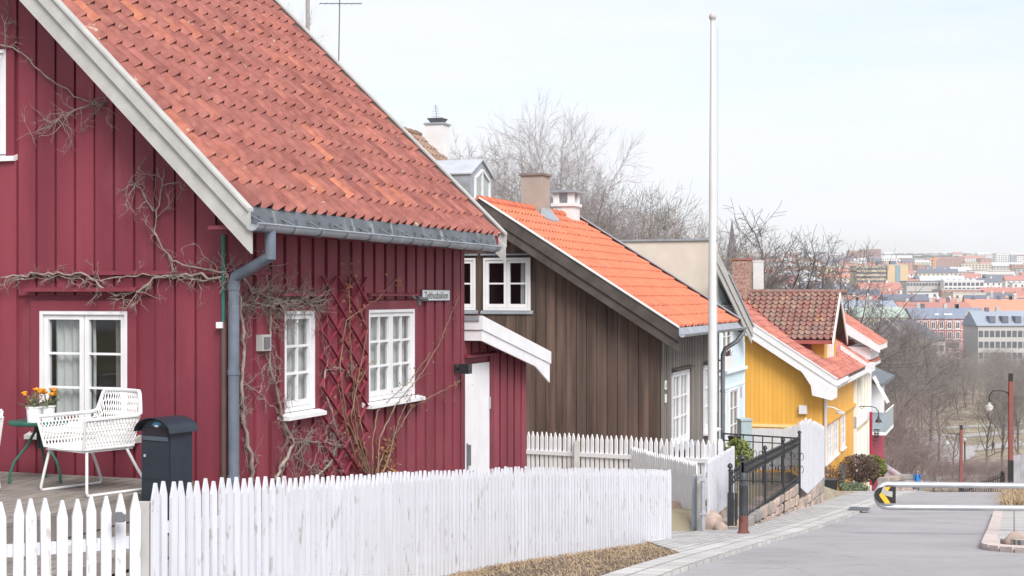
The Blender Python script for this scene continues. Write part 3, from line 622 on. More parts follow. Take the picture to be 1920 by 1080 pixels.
# ---- trellis
tx0, tz1 = H.side(604, 518, .07); tx1, tz0 = H.side(690, 905, .07)
b = MB(); b2 = MB(); wd = tx1-tx0; n_ = 3; cw = wd/n_; ch = (tz1-tz0)/8.0
def clipdiag(bm, sgn, off):
    for k in range(-3, 12):
        a = (tx0, tz0+k*ch if sgn > 0 else tz0+(k+3)*ch); c_ = (tx1, a[1]+sgn*n_*ch); pts = []
        z0_, z1_ = tz0, tz1
        (xa, za), (xb, zb) = a, c_
        def cut(z): t = (z-za)/(zb-za); return (lerp(xa, xb, t), z)
        lo, hi = (a, c_) if za < zb else (c_, a)
        if hi[1] <= z0_+.02 or lo[1] >= z1_-.02: continue
        p = lo if lo[1] >= z0_ else cut(z0_); q = hi if hi[1] <= z1_ else cut(z1_)
        if (Vector(p)-Vector(q)).length < .12: continue
        bm.bar((p[0], -off, p[1]), (q[0], -off, q[1]), .012, .026, (0, 1, 0))
b.T = None
def tb(bm, sgn, off):
    clipdiag(bm, sgn, off)
tr_ = MB(); tb(tr_, 1, .052); tb(tr_, -1, .066)
t = tr_.build('trellis', mat('trellis_paint', (.22, .03, .05), .75, .25, 9)); t.location = H.o; t.rotation_euler[2] = H.a
tag(t, 'dark red diamond lattice trellis on the wall between the two small windows', 'trellis')

# ---- deck
dz = -1.56; b = MB(); rg = random.Random(2)
D0 = H.loc(at(264, 925, 11.25)); dy0 = D0.y
for k in range(26): 
    xx = -.12-k*.125; 
    if xx < -3.3: break
    b.tint = rg.random(); b.box(xx-.119, xx, dy0, 5.5, dz-.028, dz+rg.uniform(-.002, .002))
xe = xx
dk = b.build('wooden_deck', deckm); 
b = MB(); b.box(xe, -.1, dy0+.0, dy0+.03, dz-.2, dz-.03); b.box(xe, -.1, dy0+.01, dy0+.03, dz-.34, dz-.21); b.box(xe, xe+.03, dy0, 5.5, dz-.2, dz-.03)
for (a, c_) in ((-.3, 0), (-1.6, 0), (-3, 0)): b.box(a-.06, a+.0, dy0+.05, dy0+.15, dz-.6, dz-.03)
dk.location = H.o; dk.rotation_euler[2] = H.a; tag(dk, 'grey weathered wooden deck along the red gable wall under the white chairs', 'deck'); b.build('deck_fascia', deckm, dk)
b = MB(); b.tint = .5; b.box(xe-.4, -.2, dy0-.55, dy0-.002, -1.95, -1.84); b.box(xe-.4, -.2, dy0-1.1, dy0-.56, -2.08, -1.97); b.build('deck_step', deckm, dk)
# ---- vines
def vine(mb, pts, r0, r1, seed, mapf, tw=0, tl=.3, wob=.008, spread=1, off=.06, bias=(0, 0), rt=.0042):
    """a woody stem through the given wall points with thin side twigs; mapf turns (u, d, z) into the house frame"""
    rg = random.Random(seed); P = []
    for (a, b_) in zip(pts, pts[1:]):
        L = math.hypot(b_[0]-a[0], b_[1]-a[1]); n_ = max(2, int(L/.05))
        for k in range(n_): t = k/n_; P.append((lerp(a[0], b_[0], t)+rg.gauss(0, wob), off+rg.gauss(0, wob), lerp(a[1], b_[1], t)+rg.gauss(0, wob)))
    P.append((pts[-1][0], off, pts[-1][1]))
    mb.tube([mapf(*p) for p in P], [lerp(r0, r1, i/len(P))*rg.uniform(.85, 1.2) for i in range(len(P))], 5)
    def twig(p, a, L, r, dep):
        q = [p]; n_ = max(3, int(L/.035)); d = p[1]
        for k in range(n_): a += rg.gauss(0, .28); d = max(.045, d+rg.gauss(.004, .012)); q.append((q[-1][0]+math.cos(a)*L/n_, d, q[-1][2]+math.sin(a)*L/n_))
        mb.tube([mapf(*x) for x in q], [lerp(r, r*.35, i/n_) for i in range(n_+1)], 3, False)
        if dep:
            for k in range(rg.randint(1, 3)): i = rg.randint(1, n_-1); twig(q[i], a+rg.choice((-1, 1))*rg.uniform(.4, 1.2), L*rg.uniform(.3, .6), r*.7, dep-1)
    for k in range(int(tw*.48)):
        p = P[rg.randint(0, len(P)-1)]; a = rg.uniform(0, 2*math.pi)
        if bias != (0, 0) and rg.random() < .6: a = math.atan2(bias[1], bias[0])+rg.gauss(0, .7)
        twig(p, a, tl*rg.uniform(.4, 1.3), rt*rg.uniform(.6, 1.3), 2)
def gv(*pp): return [H.gab(x, y, .06) for x, y in pp]
def sv(*pp): return [H.side(x, y, .06) for x, y in pp]
b = MB()
vine(b, gv((432, 518), (400, 520), (350, 516), (290, 520), (262, 545), (215, 552), (190, 540), (160, 515), (110, 512), (60, 514), (15, 520), (-40, 530)), .013, .008, 1, GAB, 95, .2, .012, bias=(0, -1))
vine(b, gv((432, 514), (380, 528), (330, 520), (270, 514), (200, 522), (150, 528), (90, 516), (30, 522)), .008, .005, 21, GAB, 60, .17, .012)
vine(b, gv((425, 510), (355, 500), (330, 490), (300, 460), (289, 430), (293, 395), (305, 350), (307, 315)), .009, .005, 2, GAB, 34, .26)
vine(b, gv((289, 395), (262, 350), (240, 345), (262, 310)), .006, .003, 3, GAB, 22, .2)
vine(b, gv((-60, 60), (0, 80), (40, 100), (90, 145), (150, 185), (195, 195)), .009, .005, 4, GAB, 10, .3)
vine(b, gv((195, 193), (150, 200), (95, 235), (30, 262)), .005, .002, 5, GAB, 14, .3, bias=(1, -.3)); vine(b, gv((195, 195), (160, 225), (150, 245)), .004, .002, 6, GAB, 10, .25)
vine(b, gv((190, 192), (120, 215), (60, 255)), .004, .002, 8, GAB, 14, .3, bias=(1, 0)); vine(b, gv((175, 190), (205, 205), (225, 222)), .004, .002, 9, GAB, 6, .2)
vine(b, gv((15, 30), (10, 60), (12, 90)), .006, .003, 9, GAB, 16, .2)
vn = b.build('climbing_vine', vinem); vn.location = H.o; vn.rotation_euler[2] = H.a
tag(vn, 'leafless woody vine trained along the red gable above the window', 'climbing plant')
b = MB()
vine(b, sv((475, 905), (470, 860), (458, 790), (452, 720), (458, 650), (452, 600), (447, 540), (440, 505)), .018, .011, 11, SIDE, 60, .22)
vine(b, sv((515, 900), (535, 860), (548, 832), (532, 790), (520, 740), (505, 690), (502, 640), (508, 600), (505, 560)), .017, .009, 12, SIDE, 70, .28)
vine(b, sv((585, 905), (625, 860), (633, 820), (620, 770), (608, 720), (610, 695)), .014, .009, 13, SIDE, 60, .25)
vine(b, sv((448, 500), (470, 545), (520, 562), (560, 575), (610, 560)), .010, .005, 14, SIDE, 120, .3, bias=(1, .1)); vine(b, sv((445, 575), (500, 568), (560, 562), (600, 580)), .009, .005, 15, SIDE, 130, .3, bias=(1, .1))
vine(b, sv((548, 832), (580, 828), (610, 830), (640, 840)), .008, .004, 16, SIDE, 50, .3); vine(b, sv((505, 565), (500, 500), (490, 470), (520, 430)), .005, .003, 17, SIDE, 18, .3)
vine(b, sv((548, 850), (570, 868), (590, 880)), .007, .004, 18, SIDE, 30, .3); vine(b, sv((460, 720), (490, 740), (505, 760)), .005, .003, 19, SIDE, 20, .2)
vine(b, sv((610, 695), (640, 690), (660, 700)), .007, .004, 20, SIDE, 20, .15)
vn = b.build('climbing_vine', vinem); vn.location = H.o; vn.rotation_euler[2] = H.a
tag(vn, 'tangled grey leafless vine around the narrow window beside the downpipe', 'climbing plant')
b = MB(); lf = MB(); rl = random.Random(8)
canes = [((690, 905), (672, 800), (655, 700), (650, 600), (652, 500), (648, 420)), ((690, 905), (640, 780), (628, 690), (640, 600), (700, 560), (745, 515)), ((695, 905), (700, 820), (730, 760), (780, 700), (815, 640), (835, 590), (852, 552)),
         ((693, 905), (715, 850), (770, 760), (830, 730), (862, 712)), ((690, 905), (690, 830), (700, 770), (760, 715), (800, 660)), ((700, 905), (720, 850), (728, 800)), ((686, 905), (680, 860), (665, 820), (655, 740), (690, 680)), ((685, 905), (665, 850), (650, 780), (665, 700), (680, 620), (660, 560)),
         ((700, 900), (715, 870), (735, 790), (760, 740)), ((705, 905), (722, 885)), ((690, 900), (660, 865), (640, 800), (625, 720))]
for i, c in enumerate(canes):
    pts = sv(*c); vine(b, pts, .008, .003, 30+i, SIDE, 12, .22, .004, off=.09+.02*(i % 3), rt=.0028)
    for k in range(16):
        j = rl.randint(max(0, len(pts)-4), len(pts)-2); t = rl.random(); u = lerp(pts[j][0], pts[j+1][0], t)+rl.gauss(0, .06); z = lerp(pts[j][1], pts[j+1][1], t)+rl.gauss(0, .06); s = rl.uniform(.012, .028); d = .1+rl.uniform(-.03, .06)
        a = rl.uniform(0, 6.28); e = rl.uniform(-.02, .02)
        P = [SIDE(u+math.cos(a+k2*1.57)*s*(1 if k2 % 2 else .6), d+e*(k2 % 2), z+math.sin(a+k2*1.57)*s*(1 if k2 % 2 else .6)) for k2 in range(4)]; lf.poly(P)
for (cx, cy, nn) in ((725, 850, 60), (733, 880, 40), (652, 525, 20), (745, 520, 8)):
    for k in range(nn):
        u, z = H.side(cx+rl.gauss(0, 9), cy+rl.gauss(0, 20), .1); s = rl.uniform(.012, .03); a = rl.uniform(0, 6); lf.poly([SIDE(u+math.cos(a+k2*1.57)*s, .08+rl.uniform(0, .05), z+math.sin(a+k2*1.57)*s*.7) for k2 in range(4)])
rs = b.build('climbing_rose', rosem); rs.location = H.o; rs.rotation_euler[2] = H.a; tag(rs, 'climbing rose with greenish canes and dead orange leaves over the trellis', 'climbing plant'); lf.build('dead_leaves', leafd, rs)
rl = random.Random(9)

y_, z_ = 1.50, gw[2]+.05
b = MB(GAB); b.box(y_-.035, y_+.035, -.05, -.045, z_, z_+.13); o = b.build('window_card', signw); o.location = H.o; o.rotation_euler[2] = H.a; tag(o, 'small white card standing inside the large window behind the chair', 'card')
b = MB(GAB); b.box(y_-.018, y_+.018, -.0452, -.044, z_+.075, z_+.10); b.box(y_-.02, y_+.02, -.0452, -.044, z_+.03, z_+.036); b.build('print', signb, o)
b = MB(); b.lathe((.11, 1.66, z_-.02), [(0, 0), (.06, 0), (.08, .12), (0, .12)], 14); o = b.build('terracotta_pot', mat('terracotta', (.30, .10, .06), .8, .15, 9)); o.location = H.o; o.rotation_euler[2] = H.a; tag(o, 'terracotta plant pot inside the large window behind the chair', 'flower pot')
# ---- chairs
def chair(loc, yaw, label):
    """forward is +x in the chair's own frame"""
    r = empty('garden_chair', loc, yaw); tag(r, label, 'chair', 'white woven chairs on the deck')
    hw, fl = .30, .27; sz = .335
    def rim(t):     # t 0..1 from the right arm's front round the back to the left arm's front
        a = t*2-1; s = abs(a)
        if s > .42: k = (s-.42)/.58; x = lerp(-.24, .27, k); y = hw*(1+.04*k); z = lerp(.605, .60, k)
        else: k = s/.42; x = lerp(-.36, -.27, k**2.5); y = hw*.98*k; z = .79-.185*sstep(.74, 1, k)
        return Vector((x, math.copysign(y, a), z))
    def low(t): a = t*2-1; s = abs(a); k = min(1, s/.42); q = max(0, (s-.42)/.58); return Vector((lerp(-.24, .24, q) if s > .42 else -.24, math.copysign(.25*k, a), .365))
    def S(u, v): return low(u).lerp(rim(u), v)+Vector((0, 0, 0))
    b = MB(); NS = 56; sh = 5
    for d in (1, -1):
        for k in range(-8, NS+8):
            pts = []
            for j in range(11):
                v = j/10; u = (k+d*v*4.0)/NS
                if 0 <= u <= 1: pts.append(S(u, v))
            if len(pts) > 1: b.tube(pts, .0046, 4, False)
    for v in (.2, .4, .6, .8): b.tube([S(k/40, v) for k in range(41)], .004, 4, False)
    b.build('woven_shell', wicker, r)
    b = MB(); b.tube([rim(k/60) for k in range(61)], .016, 7); b.tube([rim(0), rim(0).lerp(low(0), .5), low(0)]+[low(k/40) for k in range(1, 40)]+[low(1), rim(1).lerp(low(1), .5), rim(1)], .012, 7); b.build('rim', wicker, r)
    b = MB()
    for k in range(17): x = lerp(-.24, .24, k/16); b.tube([(x, -.25, .362), (x, 0, .352), (x, .25, .362)], .006, 4, False)
    for k in range(15): y = lerp(-.24, .24, k/14); b.tube([(-.24, y, .362), (0, y, .350), (.24, y, .362)], .006, 4, False)
    b.box(-.235, .235, -.245, .245, .340, .346); b.build('seat', wicker, r)
    for s in (-1, 1):
        b = MB(); b.tube([(.20, s*.235, .355), (.225, s*.27, .18), (.245, s*.295, .04), (.235, s*.298, .013), (.20, s*.30, .012), (-.28, s*.30, .012), (-.325, s*.298, .014), (-.335, s*.295, .04), (-.26, s*.262, .18), (-.17, s*.235, .355)], .012, 8)
        b.tube([(.2, s*.235, .352), (-.17, s*.235, .352)], .011, 6); b.build('leg', wicker, r)
    return r
P_ = [at(150, 937, 10.9), at(68, 922, 11.34), at(262, 920, 11.4), at(190, 908, 11.79)]; cc = sum(P_, Vector())/4; cc.z = dz
fwd = ((P_[0]+P_[1])/2-(P_[2]+P_[3])/2); c1 = chair(cc, math.atan2(fwd.y, fwd.x), 'white woven armchair on the wooden deck, seen whole beside the dark mailbox')
c2 = dup(c1, loc=at(-62, 918, 11.5)*1.0, rz=R(20)); c2.location.z = dz; c2['label'] = 'white woven armchair cut off by the left edge, behind the green table'
# ---- table
tl = at(72, 917, 11.95); tl.z = dz; tb_ = empty('bistro_table', tl, R(15)); tag(tb_, 'round green metal garden table holding two white flower pots', 'table')
b = MB(); th_ = (HY+dz*0-0)/1; zt = at(72, 789, 11.95).z-dz; b.lathe((0, 0, 0), [(.0, zt-.03), (.235, zt-.03), (.245, zt-.02), (.245, zt), (.235, zt+.003), (0, zt+.003)], 28); b.build('table_top', green, tb_)
b = MB(); b.tube([(0, 0, zt-.03), (0, 0, .28)], .016, 8); b.build('stem', black, tb_)
for k in range(3):
    a = R(200+k*120); b = MB(); b.tube([(math.cos(a)*r_, math.sin(a)*r_, z_) for r_, z_ in ((.012, .50), (.03, .42), (.10, .30), (.20, .18), (.235, .08), (.24, 0))], .012, 8); b.build('leg', green, tb_)
def flowerpot(px, Y, lab, seed, h=.13, rr=.07):
    p = at(px, 0, Y); p.z = dz+zt+.003; r = empty('flower_pot', p); tag(r, lab, 'flower pot', 'flower pots on the green table')
    b = MB(); b.lathe((0, 0, 0), [(0, 0), (rr*.78, 0), (rr*.9, h*.9), (rr*.97, h*.9), (rr*.97, h), (rr*.84, h), (rr*.82, h*.85), (0, h*.85)], 20); b.build('pot', pot, r)
    rg = random.Random(seed); b = MB(); f = MB()
    for k in range(70):
        a = rg.uniform(0, 6.28); el = rg.uniform(.2, 1.4); L = rg.uniform(.06, .15); d = Vector((math.cos(a)*math.cos(el), math.sin(a)*math.cos(el), math.sin(el))); p0 = Vector((0, 0, h*.85)); p1 = p0+d*L
        b.tube([p0, p1], .0015, 3, False)
        for j in range(3): c = p0.lerp(p1, rg.uniform(.4, 1.1)); e1 = Vector((rg.gauss(0, 1), rg.gauss(0, 1), rg.gauss(0, 1))).normalized()*.014; e2 = e1.cross(d).normalized()*.006; b.poly([c-e1, c+e2, c+e1, c-e2])
    b.build('foliage', leafg, r)
    for k in range(4): 
        c = Vector((rg.uniform(-.07, .07), rg.uniform(-.05, .05), h+rg.uniform(.09, .14))); f.blob(c, (.026, .026, .018), k+seed, 8, .25)
        for j in range(7): a = j*.9; f.poly([c, c+Vector((math.cos(a)*.03, math.sin(a)*.03, .01)), c+Vector((math.cos(a+.7)*.03, math.sin(a+.7)*.03, .006))])
        f.tube([(0, 0, h), c], .002, 3, False)
    f.build('blossoms', orange, r); return r
flowerpot(64, 11.8, 'white pot with yellow-orange flowers, the left one on the green table', 4); flowerpot(89, 11.92, 'white pot with orange flowers, the right one on the green table', 9)
# ---- mailbox
mp_ = at(313, 900, 11.1); mp_.z = -2.02; MH = at(313, 778, 11.1).z-mp_.z
mbx = empty('mailbox', mp_, R(-32)); tag(mbx, 'tall dark blue metal mailbox with curved lid standing at the deck corner', 'mailbox')
mbx.scale = (.92, .92, 1)
w_, d_ = .17, .125
b = MB(); b.box(-w_, w_, -d_, d_, .05, MH-.12); b.build('body', navy, mbx)
b = MB(); b.box(-w_+.01, w_-.01, -d_-.006, -d_, .60, MH-.20)
dd = b.build('door', navy, mbx); b = MB(); b.lathe((-w_+.05, -d_-.012, .78), [(0, -.012), (.012, -.01), (.012, .01), (0, .012)], 8); b.build('lock', steel, dd)
b = MB(); b.box(-w_+.02, w_-.02, -d_-.003, -d_+.0, MH-.155, MH-.085); b.build('slot', interior, mbx)
b = MB(); b.box(-w_+.02, w_-.02, -d_-.012, -d_-.003, MH-.19, MH-.158); b.build('slot_flap', mat('slot_flap', (.10, .12, .15), .4, .1, 8, metal=.4), mbx)
b = MB(); b.smooth = True; n_ = 12; RR = w_+.045
def arc(y, rr, dzz=0): return [b.P((rr*math.cos(math.pi-math.pi*k/n_), y, MH-.125+.115*math.sin(math.pi*k/n_)*rr/RR+dzz)) for k in range(n_+1)]
a1, a2, a3, a4 = arc(-d_-.05, RR), arc(d_+.03, RR), arc(-d_-.05, RR-.012, 0), arc(d_+.03, RR-.012, 0)
for k in range(n_): b.F(a1[k], a1[k+1], a2[k+1], a2[k]); b.F(a3[k], a4[k], a4[k+1], a3[k+1]); b.F(a1[k], a3[k], a3[k+1], a1[k+1]); b.F(a2[k], a2[k+1], a4[k+1], a4[k])
b.smooth = False; b.build('lid', navy, mbx)
b = MB(); ring = [(w_*math.cos(math.pi-math.pi*k/n_), -d_, MH-.13+.10*math.sin(math.pi*k/n_)) for k in range(n_+1)]; b.prism(ring, (0, 2*d_-.002, 0)); b.build('upper_body', navy, mbx)
b = MB(); b.prism([(-.05, -d_-.004, MH-.075), (.03, -d_-.004, MH-.08), (.07, -d_-.004, MH-.06), (.03, -d_-.004, MH-.045), (-.02, -d_-.004, MH-.05)], (0, .003, 0)); b.build('sticker', mat('blue_sticker', (.05, .22, .42), .5, .1, 8), mbx)
b = MB(); b.prism([(-.01, -d_-.006, MH-.085), (.03, -d_-.006, MH-.085), (.03, -d_-.006, MH-.07), (-.01, -d_-.006, MH-.07)], (0, .002, 0)); b.build('label_tag', white, mbx)
b = MB(); b.box(-w_+.01, w_-.01, -d_+.01, d_-.01, 0, .05); b.build('plinth', navy, mbx)

# ---------------------------------------------------------------- picket fences
def picket_mesh(w, h, th=.02, tip=.09, blunt=.18, name='picket', bt=0, m_=None):
    m = MB(); x = w/2; q = w*blunt/2
    m.prism([(-x, -th/2, bt), (x, -th/2, bt), (x, -th/2, h-tip), (q, -th/2, h), (-q, -th/2, h), (-x, -th/2, h-tip)], (0, th, 0)); return m.mesh(name, m_ or fwhite)
def fence(name, label, pts, pitch, w, h, tip=.09, rails=(.22, .75), posts=(), back=.03, group=None, seed=0, blunt=.18, maxind=100, ptf=None, hv=.01, cat='picket fence', railm=None, bevel=True, pm=None):
    railm = railm or pm
    """pts: (x, y, ztop, h). Pickets follow the line; the rails run behind them"""
    P = [Vector(p[:3]) for p in pts]; hh = [p[3] for p in pts]; rg = random.Random(seed)
    r = empty(name, (P[0].x, P[0].y, P[0].z-hh[0])); tag(r, label, cat, group)
    L = [0]
    for a, b_ in zip(P, P[1:]): L.append(L[-1]+(b_.xy-a.xy).length)
    def pos(s):
        for k in range(len(P)-1):
            if s <= L[k+1]+1e-6: t = (s-L[k])/(L[k+1]-L[k]); return P[k].lerp(P[k+1], t), lerp(hh[k], hh[k+1], t), (P[k+1].xy-P[k].xy).normalized()
        return P[-1], hh[-1], (P[-1].xy-P[-2].xy).normalized()
    n_ = int(L[-1]/pitch); me = [picket_mesh(w*f, h,   .02, tip*f2, blunt, m_=pm) for f, f2 in ((1, 1), (.93, .9), (1.05, 1.1))]
    rest = MB(); O = r.location
    for i in range(n_+1):
        p, ph, d = pos(i*pitch); a = math.atan2(d.y, d.x)+rg.gauss(0, .02); s = ph/h*(1+rg.uniform(-hv, hv)); tilt = rg.gauss(0, .0045)
        if i < maxind:
            o = link('picket', rg.choice(me), r, (p.x-O.x, p.y-O.y, p.z-ph-O.z+rg.uniform(-.004, .004)), a); o.scale.z = s; o.rotation_euler[1] = tilt
        else:
            m4 = Matrix.Translation((p.x-O.x, p.y-O.y, p.z-ph-O.z)) @ Matrix.Rotation(a, 4, 'Z') @ Matrix.Rotation(tilt, 4, 'Y') @ Matrix.Diagonal((1, 1, s, 1)); mm = rg.choice(me); base = len(rest.v)
            for v in mm.vertices: rest.P(m4 @ v.co)
            for f in mm.polygons: rest.F(*[base+q for q in f.vertices])
    if rest.v: tag(rest.build('picket_row', pm or fwhite, r), kind='stuff')
    nb = Vector((0, 0, 0)); N_ = max(2, int(L[-1]/.5))
    for fr_ in rails:
        b = MB()
        for k in range(N_):
            (p, ph, d), (q, qh, d2) = pos(L[-1]*k/N_), pos(L[-1]*(k+1)/N_)
            n1 = Vector((-d.y, d.x, 0))*back; n2 = Vector((-d2.y, d2.x, 0))*back
            b.bar(p+n1+Vector((0, 0, -ph*(1-fr_)))-O, q+n2+Vector((0, 0, -qh*(1-fr_)))-O, .035, .07)
        b.build('rail', railm or fwhite, r)
    for (s, extra, wp) in posts:
        p, ph, d = pos(s); n1 = Vector((-d.y, d.x, 0))*(back*2.6); b = MB(); c = p+n1-O; b.box(c.x-wp/2, c.x+wp/2, c.y-wp/2, c.y+wp/2, c.z-ph-.3, c.z+extra); b.build('post', wwhite, r)
    return r, pos, L[-1]
def tp(px, py, Y, h): p = at(px, py, Y); return (p.x, p.y, p.z, h)
f1 = fence('picket_fence', 'long curved white picket fence between the red house and the street', [tp(290, 905, 8.45, .98), tp(400, 899, 8.95, .97), tp(520, 895, 9.6, .96), tp(640, 892, 10.5, .95), tp(780, 884, 11.9, .95), tp(890, 879, 13.0, .94), tp(960, 876, 13.85, .93), tp(1101, 877, 15.5, .94), tp(1258, 881, 18.0, .93)],
           .0805, .054, .96, .085, (.2, .72), [(.0, -.12, .08), (2.4, -.1, .07), (4.9, -.1, .07), (7.3, -.1, .07), (9.4, -.1, .07)], .03, seed=3)
b = MB(); O = f1[0].location
for px_, Y_ in ((985, 14.2), (1118, 15.9)):
    p = at(px_, 900, Y_); b.tube([(p.x-O.x, p.y-O.y+.06, G(Y_)-.1-O.z), (p.x-O.x, p.y-O.y+.06, G(Y_)+.5-O.z)], .02, 8)
b.build('steel_support', darkst, f1[0])
fence('picket_gate', 'low white picket gate in front of the deck at the lower left', [tp(252, 926, 8.4, .96), tp(120, 934, 8.2, .96), tp(-110, 944, 7.85, .96)], .0835, .06, .96, .1, (.2, .70), (), -.03, seed=5, cat='gate', blunt=.25)
# gate latch
lp = at(222, 972, 8.25); b = MB(); b.box(-.035, .035, -.02, .03, -.02, .02); b.prism([(-.03, 0, .02), (.03, 0, .02), (.015, 0, .035), (-.015, 0, .035)], (0, .02, 0)); lt = b.build('gate_latch', darkst); lt.location = lp; tag(lt, 'small dark metal latch cap on a picket of the near gate', 'latch')
# weathered first post
p0 = at(283, 975, 8.5); b = MB(); b.hexa([(-.045, -.04, -1), (.045, -.04, -1), (.045, .04, -1), (-.045, .04, -1), (-.045, -.04, .05), (.045, -.04, .05), (.045, .04, .05), (-.045, .04, .05)]); b.prism([(-.05, -.045, .05), (.05, -.045, .05), (.05, .045, .05), (-.05, .045, .05)], (0, 0, .02)); o = b.build('fence_post', wwhite); o.location = p0; tag(o, 'weathered white wooden post between gate and long picket fence', 'fence post')
# ================================================================ helpers for the other houses
def gable_house(name, F, label, HW, x0, x1, zb, ze, tan, ov, ro0, ro1, wall_m, gab_m, tile_m, side_holes=(), gab_holes=(), side_b=None, gab_b=None, tw=.22, rh=.33, tseed=1, far_m=None, skip=None, cat='house', yo=0):
    """walls, roof slab and tiles of a plain pitched-roof house; ze is the roof surface at the eave edge y=-ov"""
    r = F.root(name); tag(r, label, cat); pa = math.atan(tan); rz = lambda y: ze+tan*(y+ov)
    gt_ = lambda u: min(rz(u), rz(2*HW-u))-.08
    b = MB(SIDE); wall(b, x0, x1, zb, rz(0)-.08, list(side_holes))
    if side_b: boards(b, x0+.1, x1-.05, zb, rz(0)-.1, [(h[0]-.07, h[1]+.07, h[2]-.05, h[3]+.08) for h in side_holes], *side_b)
    b.build('street_wall', wall_m, r)
    b = MB(GAB); T2 = lambda u, d, z: (x0-d, u, z); b.T = T2; wall(b, .0, 2*HW, zb, gt_, list(gab_holes))
    if gab_b: boards(b, .0, 2*HW, zb, gt_, [(h[0]-.07, h[1]+.07, h[2]-.05, h[3]+.08) for h in gab_holes], *gab_b)
    b.build('gable_wall', gab_m, r)
    b = MB(); b.box(x0+.15, x1, 2*HW-.14, 2*HW, zb, rz(0)-.1); b.box(x1-.14, x1, .15, 2*HW-.15, zb, rz(0)-.1); b.prism([(x1-.15, .1, rz(0)-.12), (x1-.15, 2*HW-.1, rz(0)-.12), (x1-.15, HW, rz(HW)-.12)], (.14, 0, 0)); b.build('rear_wall', far_m or wall_m, r)
    b = MB(); slab(b, x0-ro0, x1+ro1, -ov, HW, ze-.02, tan, .1); slab(b, x0-ro0, x1+ro1, HW, 2*HW+ov, ze-.02+tan*(HW+ov), -tan, .1); rf = b.build('roof', darkboard, r)
    L = (HW+ov)/math.cos(pa)
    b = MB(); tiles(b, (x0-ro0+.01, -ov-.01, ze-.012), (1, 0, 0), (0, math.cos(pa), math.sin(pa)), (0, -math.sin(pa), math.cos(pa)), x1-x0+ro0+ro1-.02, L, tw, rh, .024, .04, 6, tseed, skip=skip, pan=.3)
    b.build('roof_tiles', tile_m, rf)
    b = MB(); b.smooth = False
    n_ = int((x1-x0+ro0+ro1)/.34)
    for k in range(n_): xa = x0-ro0+k*(x1-x0+ro0+ro1)/n_; b.tint = .4+.2*((k*7) % 3)/3; b.tube([(xa, HW, rz(HW)+.035), (xa+.36, HW, rz(HW)+.02)], [.09, .075], 8)
    b.build('ridge_tiles', tile_m, rf)
    return r, rf, rz

# ================================================================ brown house
B = Frame(1237, 25.5); BT = .63; bze = -.555
bs1 = (.92, 2.36, -2.80, -1.42); bs2 = (3.75, 5.0, -2.78, -1.42)
bg1 = (2.44, 3.37, -.27, .71); bg2 = (3.53, 4.46, -.27, .71)
brown, brf, brz = gable_house('brown_house', B, 'dark brown timber house with bright orange tiled roof behind the white flagpole', 3.3, 0, 5.35, -4.2, bze, BT, .35, .40, .3, greyw, brownw, tile_or,
    [bs1, bs2], [bg1, bg2], (.150, .085, .035, 5), (.195, .183, .02, 6), .19, .32, 21)
window(SIDE, brown, *bs1, cols=(2, 2), rows=3, sill=(.06, .22, zinc), hood=(.1, .12, bs1[3]+.06), hoodm=darkboard, curtain=[(.05, .95, 0)], mw=.03, fw=.07)
window(SIDE, brown, *bs2, cols=(2, 2), rows=3, sill=(.06, .12), hood=(.1, .12, bs2[3]+.06), hoodm=darkboard, curtain=[(.05, .95, 0)], mw=.03, fw=.07)
window(GAB, brown, *bg1, cols=(1, 1), rows=2, sill=(.05, .05, zinc), hood=(.05, .05, .78), hoodm=zinc, curtain=[(.03, .24, 0)], fw=.07, mw=.03)
window(GAB, brown, *bg2, cols=(1, 1), rows=2, sill=(.05, .05, zinc), hood=(.05, .05, .78), hoodm=zinc, curtain=False, fw=.07, mw=.03)
bzf = lambda y: brz(y)+.05
barge(brown, -.42, -.44, 3.3, bzf, .19, .24, darkboard, white, cap=.03); barge(brown, 5.68, -.44, 3.3, lambda y: brz(y)+.10, .12, .16, darkboard, zinc, cap=.03)
def barge_back(par, x, HW_, rzf, w, m):
    b = MB(); zf2 = lambda y: rzf(2*HW_-y)+.05
    for (t0, t1, xo, xi) in ((0, w, x, x-.03),): b.hexa([(xo, HW_, zf2(HW_)-t1), (xi, HW_, zf2(HW_)-t1), (xi, 2*HW_+.4, zf2(2*HW_+.4)-t1), (xo, 2*HW_+.4, zf2(2*HW_+.4)-t1), (xo, HW_, zf2(HW_)-t0), (xi, HW_, zf2(HW_)-t0), (xi, 2*HW_+.4, zf2(2*HW_+.4)-t0), (xo, 2*HW_+.4, zf2(2*HW_+.4)-t0)])
    b.build('barge_board', m, par)
barge_back(brown, -.42, 3.3, brz, .38, darkboard); barge_back(red, -.42, HW, roof_z, .34, wwhite)
b = MB(); b.hexa([(-.36, -.46, bze-.13), (5.7, -.46, bze-.13), (5.7, -.36, bze-.15), (-.36, -.36, bze-.15), (-.36, -.37, bze-.01), (5.7, -.37, bze-.01), (5.7, -.34, bze-.02), (-.36, -.34, bze-.02)]); b.build('lead_apron', zinc, brf)
gutter(brown, -.40, 5.75, -.50, bze-.115, .06, zinc, 0, 0)
b = MB(); b.tube([(5.62, -.5, bze-.16), (5.60, -.5, bze-.24), (5.45, -.38, bze-.42), (5.28, -.16, bze-.58), (5.24, -.12, bze-.70), (5.24, -.12, -4.0)], .048, 10); b.tube([(5.24, -.12, -2.0), (5.24, -.12, -2.05)], .055, 10); b.build('downpipe', darkst, brown)
b = MB(); b.box(.1, 5.3, -.36, -.02, bze-.14, bze-.115); b.build('soffit', greyw, brf)
